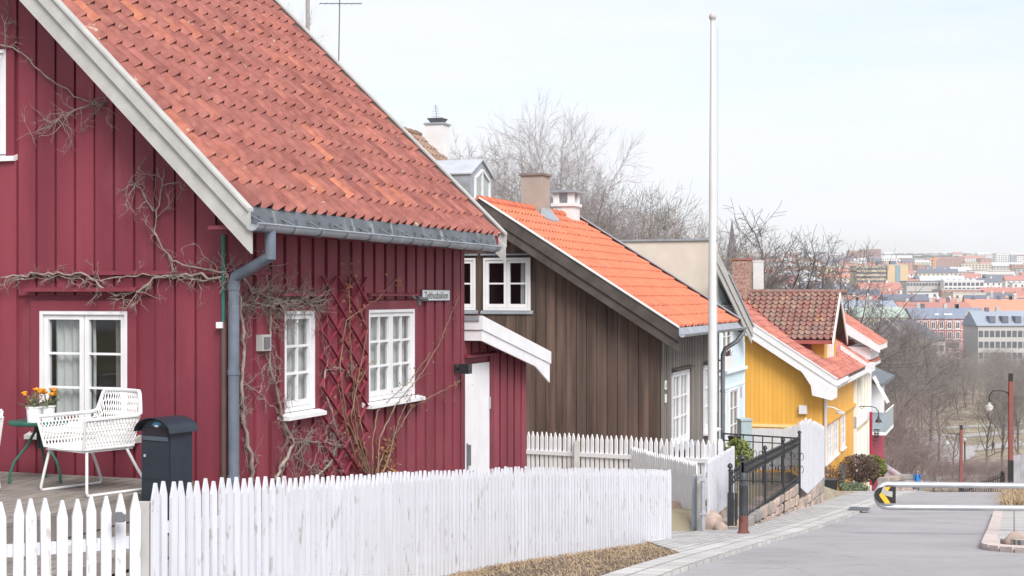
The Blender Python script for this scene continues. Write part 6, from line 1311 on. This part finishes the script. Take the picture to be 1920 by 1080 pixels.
# ================================================================ people
def person(loc, yaw, H_, label, pose, mats_, bag=None):
    r = empty('person', loc, yaw); tag(r, label, 'person'); s = H_/1.7
    J = [(0, 0, .95), (0, 0, 1.12), (0, 0, 1.32), (0, -.01, 1.44), (0, -.02, 1.50), (0, -.03, 1.60), (0, -.02, 1.68)]; Rr = [.15, .125, .15, .07, .052, .085, .07]
    E = [(i, i+1) for i in range(6)]
    for sg_, leg, arm in ((-1, pose[0], pose[2]), (1, pose[1], pose[3])):
        b0 = len(J); J += [(sg_*.09, 0, .88), (sg_*.095, leg[0], .49), (sg_*.10, leg[1], .09), (sg_*.105, leg[1]-.14, .04)]; Rr += [.10, .065, .042, .035]; E += [(0, b0), (b0, b0+1), (b0+1, b0+2), (b0+2, b0+3)]
        b0 = len(J); J += [(sg_*.18, 0, 1.38), (sg_*.23, arm[0], 1.12), (sg_*arm[2], arm[1], arm[3]), (sg_*arm[2], arm[1]-.05, arm[3]-.07)]; Rr += [.06, .045, .033, .03]; E += [(2, b0), (b0, b0+1), (b0+1, b0+2), (b0+2, b0+3)]
    me = bpy.data.meshes.new('body'); me.from_pydata(J, E, []); o = bpy.data.objects.new('body', me); col.objects.link(o); md = o.modifiers.new('k', 'SKIN'); o.modifiers.new('s', 'SUBSURF').levels = 2
    for v, q in zip(me.skin_vertices[0].data, Rr): v.radius = (q, q*.85)
    me.skin_vertices[0].data[0].use_root = True; dg = bpy.context.evaluated_depsgraph_get(); m2 = bpy.data.meshes.new_from_object(o.evaluated_get(dg)); bpy.data.objects.remove(o); m2.name = 'body'; m2.materials.clear()
    for m in mats_: m2.materials.append(m)
    for f in m2.polygons:
        c = f.center; f.use_smooth = True; f.material_index = 2 if c.z < .07 else 1 if c.z < .96 else 3 if c.z > 1.47 or (abs(c.x) > .2 and c.z < 1.06) else 0
    o = link('body', m2, r); o.scale = (s, s, s)
    b = MB(); b.blob((0, .02, 1.63), (.095, .10, .10), 3, 12, .02); b.blob((-.07, .0, 1.53), (.035, .05, .12), 1, 8, .05); b.blob((.07, .0, 1.53), (.035, .05, .12), 2, 8, .05); h = b.build('hair', mats_[4], r); h.scale = (s, s, s)
    b = MB(); 
    for sx_ in (-.032, .032): b.blob((sx_, -.112, 1.615), .009, 1, 6, 0)
    b.blob((0, -.108, 1.555), (.022, .006, .007), 1, 6, 0); b.blob((0, -.122, 1.588), (.012, .014, .018), 1, 6, 0); f = b.build('face_features', mat('face_dark', (.18, .07, .06), .7, .1, 9), r); f.scale = (s, s, s)
    return r, s
skin = mat('skin', (.55, .33, .25), .6, .05, 9); jeans = mat('jeans', (.10, .16, .27), .8, .15, 20); bluesh = mat('blue_shirt', (.03, .20, .50), .7, .05, 9); hairm = mat('brown_hair', (.11, .055, .035), .7, .2, 20); shoe = mat('shoes', (.05, .05, .05), .6, .1, 9); pale = mat('grey_sleeves', (.42, .42, .46), .8, .05, 9)
PY = 92; pz_ = at(0, 882, PY).z-1.68
r, s = person(at(1720, 0, PY)*1.0, 0, 1.7, 'woman in a bright blue top and jeans walking up the street beyond the barrier', ((-.10, -.16), (.05, .16), (-.05, -.10, .28, .90), (.02, -.12, .26, .92)), (bluesh, jeans, shoe, skin, hairm)); r.location = (at(1720, 0, PY).x, PY, pz_)
b = MB(); b.box(-.17, .17, .12, .28, 1.0, 1.42); b.tube([(-.1, .12, 1.42), (-.1, -.08, 1.46), (-.11, -.14, 1.3), (-.14, .05, 1.08)], .022, 5); b.tube([(.1, .12, 1.42), (.1, -.08, 1.46), (.11, -.14, 1.3), (.14, .05, 1.08)], .022, 5); b.build('backpack', mat('navy_cloth', (.02, .06, .18), .8, .1, 9), r)
b = MB(); b.box(-.42, -.26, -.12, .06, .45, .82); b.tube([(-.34, -.03, .82), (-.3, -.06, .9), (-.28, -.08, .95)], .01, 4); b.build('handbag', mat('maroon_cloth', (.16, .02, .05), .8, .1, 9), r)
x, y = gp(1862, 850); dk_ = mat('dark_coat', (.03, .03, .035), .8, .1, 9)
r, s = person((x, y, G(y)), 2.2, 1.75, 'tiny person in dark clothes walking on the park path', ((-.12, -.2), (.06, .18), (-.05, -.1, .26, .9), (.05, .05, .26, .9)), (dk_, dk_, shoe, skin, hairm))

# ================================================================ the town
wins = mat('far_window', (.10, .11, .13), .3, .2, .3)
def bmat(n_, c, r=.8): return mat(n_, c, r, .06, .05)
WM = {'white': bmat('town_white', (.66, .66, .66)), 'cream': bmat('town_cream', (.58, .52, .42)), 'grey': bmat('town_grey', (.43, .42, .41)), 'red': bmat('town_red', (.45, .10, .10)), 'brick': bmat('town_brick', (.40, .22, .17)), 'ochre': bmat('town_ochre', (.55, .42, .25)), 'beige': bmat('town_beige', (.50, .42, .31))}
RM = {'red': bmat('roof_red', (.40, .18, .15)), 'orange': bmat('roof_orange', (.54, .24, .16)), 'slate': bmat('roof_slate', (.13, .14, .18)), 'blue': bmat('roof_blue', (.19, .22, .29)), 'green': bmat('roof_green', (.36, .44, .39)), 'pale': bmat('roof_pale', (.45, .47, .50)), 'steel': bmat('roof_steel', (.27, .31, .37))}
def town(name, label, px0, px1, Yd, ye, yr, depth, wm, rm, rows=0, cols=0, wh=1.7, ww=1.1, dz_=3.3, first=1.2, group=None, indiv=False, chim=0, hip=0, trim=None, cat='building', zg_=None, flat=False, skew=0, attic=0, wm2=None):
    x0, x1 = (px0-960)/FP*Yd, (px1-960)/FP*Yd; ze_, zr_ = (HY-ye)/FP*Yd, (HY-yr)/FP*Yd; gz = G(Yd)-2 if zg_ is None else zg_; cx, w2 = (x0+x1)/2, (x1-x0)/2
    r = empty(name, (cx, Yd, gz), skew); tag(r, label, cat, group); ze_ -= gz; zr_ -= gz
    W_ = MB(); W_.box(-w2, w2, 0, depth, 0, ze_)
    if not flat and not hip:
        for sx in (-w2, w2-.3): W_.prism([(sx, 0, ze_-.01), (sx, depth, ze_-.01), (sx, depth/2, zr_-.1)], (.3, 0, 0))
    Rf = MB(); o_ = .5; h_ = hip
    if flat: Rf.box(-w2-.2, w2+.2, -.2, depth+.2, ze_+.001, ze_+.6)
    else:
        k = (zr_-ze_)/(depth/2); a = [(-w2-o_, -o_, ze_-o_*k), (w2+o_, -o_, ze_-o_*k), (w2+o_, depth+o_, ze_-o_*k), (-w2-o_, depth+o_, ze_-o_*k)]; t1, t2 = (-w2-o_+h_, depth/2, zr_), (w2+o_-h_, depth/2, zr_)
        Rf.quad(a[0], a[1], t2, t1); Rf.quad(a[2], a[3], t1, t2); Rf.poly([a[1], a[2], t2]); Rf.poly([a[3], a[0], t1]); Rf.quad(*a[::-1])
    Wn = MB(); spots_ = []
    if rows:
        for i in range(rows):
            for j in range(cols):
                x = -w2+(j+.5)*2*w2/cols; z = ze_-first-i*dz_-wh
                if z > .5: spots_.append((x, z))
    if indiv:
        W_.build('wall', wm, r); rf = Rf.build('roof', rm, r); m_ = MB(); m_.box(-ww/2, ww/2, -.06, .02, 0, wh); me = m_.mesh('window', wins)
        if trim:
            t_ = MB(); t_.box(-ww/2-.25, -ww/2, -.1, .0, -.3, wh+.3); t_.box(ww/2, ww/2+.25, -.1, 0, -.3, wh+.3); t_.box(-ww/2, ww/2, -.1, 0, wh, wh+.3); t_.box(-ww/2, ww/2, -.1, 0, -.3, 0); t_.box(-.06, .06, -.09, 0, 0, wh); tm = t_.mesh('frame', trim)
        for x, z in spots_:
            o = link('window', me, r, (x, 0, z))
            if trim: link('frame', tm, o)
        if chim:
            rg2 = random.Random(int(px0)); 
            for k in range(chim): c = MB(); x = rg2.uniform(-w2*.8, w2*.8); c.box(x-.6, x+.6, depth/2-.5, depth/2+.5, zr_-1, zr_+rg2.uniform(.9, 1.8)); c.build('chimney', RM['slate'] if k % 2 else WM['grey'], rf)
    else:
        b = MB(); 
        def add(s_, mi): 
            base = len(b.v); b.v += s_.v; b.t += s_.t; b.f += [tuple(i+base for i in f) for f in s_.f]; b.m += [mi]*len(s_.f); b.sm += [False]*len(s_.f)
        for x, z in spots_: Wn.box(x-ww/2, x+ww/2, -.08, .01, z, z+wh)
        Cn = MB()
        for k in range(chim): x = -w2+(k+.6)*2*w2/(chim+.3); Cn.box(x-.6, x+.6, depth/2-.5, depth/2+.5, zr_-1, zr_+1.3)
        add(W_, 0); add(Rf, 1); add(Wn, 2); add(Cn, 0); me = b.mesh(name, [wm, rm, wins]); bpy.data.objects.remove(r); r = link(name, me, None, (cx, Yd, gz), skew); tag(r, label, cat, group)
    return r, (w2, ze_, zr_, gz)
r, q = town('red_building', 'red and white apartment building with dark blue roof below the city', 1712, 1849, 480, 596, 577, 13, WM['red'], RM['blue'], 4, 9, 2.0, 1.2, 3.35, 1.5, indiv=True, chim=5, trim=WM['white'])
b = MB(); w2, ze_, zr_, gz = q
for z in (ze_-.35, ze_-1.0, ze_-3.9, ze_-7.3, ze_-10.6): b.box(-w2, w2, -.12, 0, z-.12, z+.12)
for k in range(10): x = -w2+k*2*w2/9; b.box(x-.11, x+.11, -.14, -.0, 0, ze_)
b.build('white_bands', WM['white'], r)
b = MB(); b.prism([(w2*.45, -.3, ze_), (w2*.75, -.3, ze_), (w2*.75, -.3, ze_+.8), (w2*.6, -.3, ze_+2.6), (w2*.45, -.3, ze_+.8)], (0, 3, 0)); b.build('gablet', WM['cream'], r)
for k in (-.35, -.1, .02): b = MB(); b.quad((w2*k, 1.6, ze_+.95), (w2*k+1.3, 1.6, ze_+.95), (w2*k+1.3, 2.6, ze_+1.45), (w2*k, 2.6, ze_+1.45)); b.build('skylight', WM['white'], r)
town('green_roof_building', 'long cream building with pale green copper roof left of the red and white one', 1608, 1701, 478, 594, 576, 14, WM['cream'], RM['green'], 3, 9, 1.9, 1.2, 3.4, 1.6, indiv=True, chim=3)
r, q = town('stone_building', 'grey stone building with blue steel roof and dark dormers at the right edge', 1834, 1960, 430, 609, 583, 14, WM['grey'], RM['steel'], 3, 12, 1.9, 1.3, 3.3, 1.8, indiv=True, chim=2)
w2, ze_, zr_, gz = q
for k in range(5): x = -w2*.55+k*3.9; b = MB(); b.box(x-.9, x+.9, .6, 4, ze_+.6, ze_+2.6); b.build('dormer', RM['slate'], r)
r, q = town('slate_roof_building', 'building with broad dark slate hip roof half hidden by park trees', 1642, 1772, 420, 636, 600, 26, WM['grey'], RM['slate'], 3, 10, 1.8, 1.2, 3.3, 1.8, indiv=True, hip=6)
w2, ze_, zr_, gz = q; b = MB(); b.bar((-w2*.1, -1.2, ze_+.2), (-w2*.42, 12, zr_+.3), .5, .5); b.bar((-w2*.1, -1.2, ze_+.2), (w2*.2, -.9, ze_-1.3), .5, .5); b.build('pale_verge', WM['cream'], r)
r, q = town('white_block', 'white rendered building behind the bare trees beside the cream house', 1636, 1682, 330, 640, 632, 12, WM['white'], RM['slate'], 6, 3, 1.9, 1.4, 3.2, 1.5, indiv=True)
town('office_building', 'long beige office block with four rows of windows', 1606, 1664, 1150, 499, 0, 22, WM['beige'], WM['grey'], 4, 9, 1.8, 2.6, 3.4, 1.2, indiv=True, flat=True)
r, q = town('office_tower_wing', 'tan end wing of the beige office block with glass stair slot', 1664.2, 1703, 1148, 497, 0, 24, WM['ochre'], WM['grey'], 0, 0, indiv=True, flat=True)
w2, ze_, zr_, gz = q; b = MB(); b.box(-w2*.25, w2*.22, -.4, .0, 2, ze_-.5); b.build('glass_slot', bmat('blue_glass', (.20, .30, .36), .3), r)
b = MB(); b.box(-w2*.6, -w2*.1, 3, 9, ze_+.6, ze_+3.6); b.box(-w2*1.9, -w2*1.4, 3, 9, ze_+.6, ze_+3.2); b.build('roof_plant', RM['slate'], r)
r, q = town('modern_white_building', 'white modern block with square dark windows and dome rooflights', 1770, 1845, 1000, 527, 0, 18, WM['white'], WM['white'], 2, 9, 2.4, 2.4, 3.6, 1.0, indiv=True, flat=True)
w2, ze_, zr_, gz = q
for k in range(6): b = MB(); b.blob((-w2*.9+k*w2*.3, 6, ze_+.6), (2.0, 2.0, 1.6), k, 8, .05); b.build('rooflight', RM['pale'], r)
town('long_hall', 'grey brown low hall left of the modern white block', 1700, 1769, 1010, 528, 0, 18, WM['grey'], RM['slate'], 1, 12, 2, 1.6, 3, 1, flat=True)
town('tower_block', 'white high-rise slab with rows of windows on the right skyline', 1867, 1893, 2300, 477, 0, 16, WM['white'], WM['white'], 7, 6, 2.0, 2.0, 3.1, 1.2, indiv=True, flat=True); town('tower_block', 'blue-grey high-rise right beside the white slab on the skyline', 1895, 1905, 2310, 478, 0, 16, RM['steel'], WM['grey'], 0, 0, flat=True); town('tower_block', 'white high-rise cut by the right edge of the photo', 1907, 1950, 2250, 481, 0, 16, WM['white'], WM['white'], 7, 9, 1.2, 2.6, 3.1, 1.2, flat=True)
town('arcade_building', 'long low white building with a row of arches below the tower blocks', 1828, 1903, 1500, 510, 0, 20, WM['white'], WM['cream'], 1, 18, 2.4, 1.4, 3, 2, flat=True)
for i, (a, c_, ye_) in enumerate([(1592, 1612, 470), (1614, 1632, 468), (1633, 1652, 467)]): town('hillside_block', 'brownish stepped apartment block on the hill at the left of the skyline', a, c_, 2500, ye_, 0, 20, WM['brick'], WM['grey'], 4, 5, 1.6, 4, 3.2, 1.4, group='stepped blocks on the hill', flat=True)
town('orange_roof_row', 'long orange tiled roof, the right one behind the red and white building', 1826, 1960, 560, 586, 561, 22, WM['cream'], RM['orange'], 1, 20, chim=6, indiv=True); town('orange_roof_row', 'red tiled roof row directly behind the dark blue roof', 1690, 1822, 545, 578, 566, 14, WM['brick'], RM['red'], 0, 0, chim=6, indiv=True); town('blue_roof_row', 'long steel blue roof left of the red tiled row', 1585, 1682, 545, 575, 563, 16, WM['white'], RM['steel'], 1, 14, chim=5, indiv=True)
# church
cx0 = (1374-960)/FP*520; ch0 = empty('church', (cx0, 520, -22)); tag(ch0, 'church with tall dark pointed spire left of the large bare tree', 'church')
b = MB(); zt2 = at(0, 485, 520).z+22; b.box(-1.9, 1.9, 0, 3.8, 0, zt2); b.box(-2.3, 12, 1, 14, 0, zt2-4); b.build('tower', WM['brick'], ch0)
b = MB(); ztp = at(0, 408, 520).z+22; ring = [(-1.6, .3), (0, -.1), (1.6, .3), (2.0, 1.9), (1.6, 3.5), (0, 3.9), (-1.6, 3.5), (-2.0, 1.9)]
for k in range(8): a_, c_ = ring[k], ring[(k+1) % 8]; b.poly([(a_[0], a_[1], zt2), (c_[0], c_[1], zt2), (0, 1.9, ztp)])
b.build('spire', bmat('spire_slate', (.12, .11, .14)), ch0); b = MB(); b.prism([(-2.5, 1, zt2-4), (12.3, 1, zt2-4), (12.3, 14.5, zt2-4), (-2.5, 14.5, zt2-4)], (0, 0, .3)); b.prism([(2, .8, zt2-4), (12, .8, zt2-4), (7, .8, zt2+1)], (0, 13, 0)); b.build('nave_roof', RM['red'], ch0)
# crane
r = empty('tower_crane', (at(1752, 0, 1600).x, 1600, G(1600))); tag(r, 'orange construction crane mast in the middle of the far city', 'crane'); zt3 = at(0, 486, 1600).z-G(1600)
b = MB(); om = bmat('crane_orange', (.75, .38, .12)); 
for sx_ in (-1, 1): b.box(sx_*1.0-.35, sx_*1.0+.35, -.3, .3, 0, zt3)
for k in range(int(zt3/3)): b.bar((-1, 0, k*3), (1, 0, k*3+3), .35, .35, (0, 1, 0))
b.build('mast', om, r); b = MB(); b.bar((-6, 0, zt3), (9, 14, zt3+1), .8, .8); b.build('jib', om, r)
rg = random.Random(77)
LAB = {0: ('old_house', 'small tiled-roof house in the dense lower town'), 1: ('town_block', 'apartment block among the mid-distance roofs'), 2: ('hillside_building', 'pale block on the far hillside')}
named = [(1585, 1860, 520, 600), (1600, 1710, 1080, 1200), (1765, 1850, 960, 1050), (1825, 1905, 1460, 1560)]
rows_ = [(600, 0), (670, 0), (750, 0), (835, 0), (930, 1), (1060, 1), (1200, 1), (1330, 1), (1480, 1), (1640, 2), (1800, 2), (1980, 2), (2200, 2), (2450, 2), (2750, 2), (3050, 2)]
wn = {0: ['white', 'cream', 'grey', 'brick', 'cream'], 1: ['white', 'white', 'cream', 'brick', 'grey'], 2: ['white', 'white', 'white', 'cream', 'grey', 'ochre', 'brick']}
rn = {0: ['red', 'orange', 'slate', 'blue', 'red', 'pale', 'slate'], 1: ['red', 'red', 'orange', 'slate', 'pale'], 2: ['red', 'pale', 'slate', 'pale', 'pale', 'red']}
cnt = 0
for Yd, kind in rows_:
    px = 1270+rg.uniform(0, 40)
    while px < 2010:
        w_ = (rg.uniform(12, 28) if kind == 0 else rg.uniform(16, 42) if kind == 1 else rg.choice((rg.uniform(14, 30), rg.uniform(20, 60))))*FP/Yd; yd = Yd+rg.uniform(-25, 25)*(1+kind); h = rg.uniform(9, 13.5) if kind < 2 else rg.uniform(8, 17)
        px1_ = px+w_
        if not any(px1_ > a and px < c_ and y0 < yd < y1 for a, c_, y0, y1 in named):
            z = G(yd)+h; ye_ = HY-z*FP/yd; fl = rg.random() < (.1, .35, .7)[kind]; rh_ = rg.uniform(3, 5); yr_ = HY-(z+rh_)*FP/yd; wk, rk = rg.choice(wn[kind]), rg.choice(rn[kind])
            lab = {'white': 'white', 'cream': 'cream', 'grey': 'grey', 'brick': 'brick-coloured', 'ochre': 'ochre'}[wk]+' '+{0: 'old house with', 1: 'apartment block with', 2: 'far hillside block with'}[kind]+(' flat roof' if fl else ' pitched '+rk+' roof')+{0: ' in the lower town', 1: ' in the middle of the town', 2: ' near the skyline'}[kind]
            town(LAB[kind][0], lab, px, px1_, yd, ye_, yr_, rg.uniform(10, 16), WM[wk], RM[rk] if not fl else RM[rg.choice(('pale', 'slate'))], 3 if kind < 2 else 4, max(3, int(w_*Yd/FP/4.2)), 1.7, 1.5 if kind < 2 else 2.2, 3.1, 1.1, group=lab+'s', flat=fl, chim=2 if kind < 2 and not fl else 0, skew=rg.uniform(-.25, .25))
            cnt += 1
        px = px1_+rg.uniform(1, 14 if kind else 4)*(1000/Yd)
# town trees
for i in range(80):
    yd = rg.choice((455, 510, 640, 720, 800, 890, 980, 1040, 1130, 1260, 1400)); px = rg.uniform(1380, 1960); tree('bushy' if i % 2 else 'oak', px, yd+rg.uniform(-15, 15), rg.uniform(9, 14), 'bare tree standing among the town roofs', 'trees among the town roofs', wide=1.5, zb=G(yd))
b = MB(); rg = random.Random(5)
for i in range(2600):
    yd = rg.uniform(2900, 4600); x = (rg.uniform(1250, 2050)-960)/FP*yd; z = G(yd); h = rg.uniform(6, 13); w_ = rg.uniform(5, 12); n_ = 5; base = [b.P((x+w_*math.cos(k*1.257), yd+w_*math.sin(k*1.257), z+h*.2)) for k in range(n_)]; mid = [b.P((x+w_*1.1*math.cos(k*1.257+.3)*rg.uniform(.8, 1.2), yd+w_*math.sin(k*1.257+.3), z+h*.65)) for k in range(n_)]; t_ = b.P((x, yd, z+h))
    for k in range(n_): b.F(base[k], base[(k+1) % n_], mid[(k+1) % n_], mid[k]); b.F(mid[k], mid[(k+1) % n_], t_)
tag(b.build('hill_forest', mat('far_forest', (.05, .065, .055), .95, .4, .02, c2=(.10, .09, .075))), 'dark wood covering the far ridge', 'forest', kind='stuff')
# ================================================================ haze
b = MB(); b.box(-2600, 5200, -60, 6400, -32, 138); hm = bpy.data.materials.new('air'); hm.use_nodes = True; n = hm.node_tree; n.nodes.clear()
oo = n.nodes.new('ShaderNodeOutputMaterial'); pv = n.nodes.new('ShaderNodeVolumePrincipled'); pv.inputs['Color'].default_value = (.93, .95, 1, 1); pv.inputs['Density'].default_value = .00013; pv.inputs['Anisotropy'].default_value = .1
n.links.new(pv.outputs[0], oo.inputs['Volume']); hz_ = b.build('haze', hm); tag(hz_, 'thin pale haze over the street and the city', 'haze', kind='stuff')
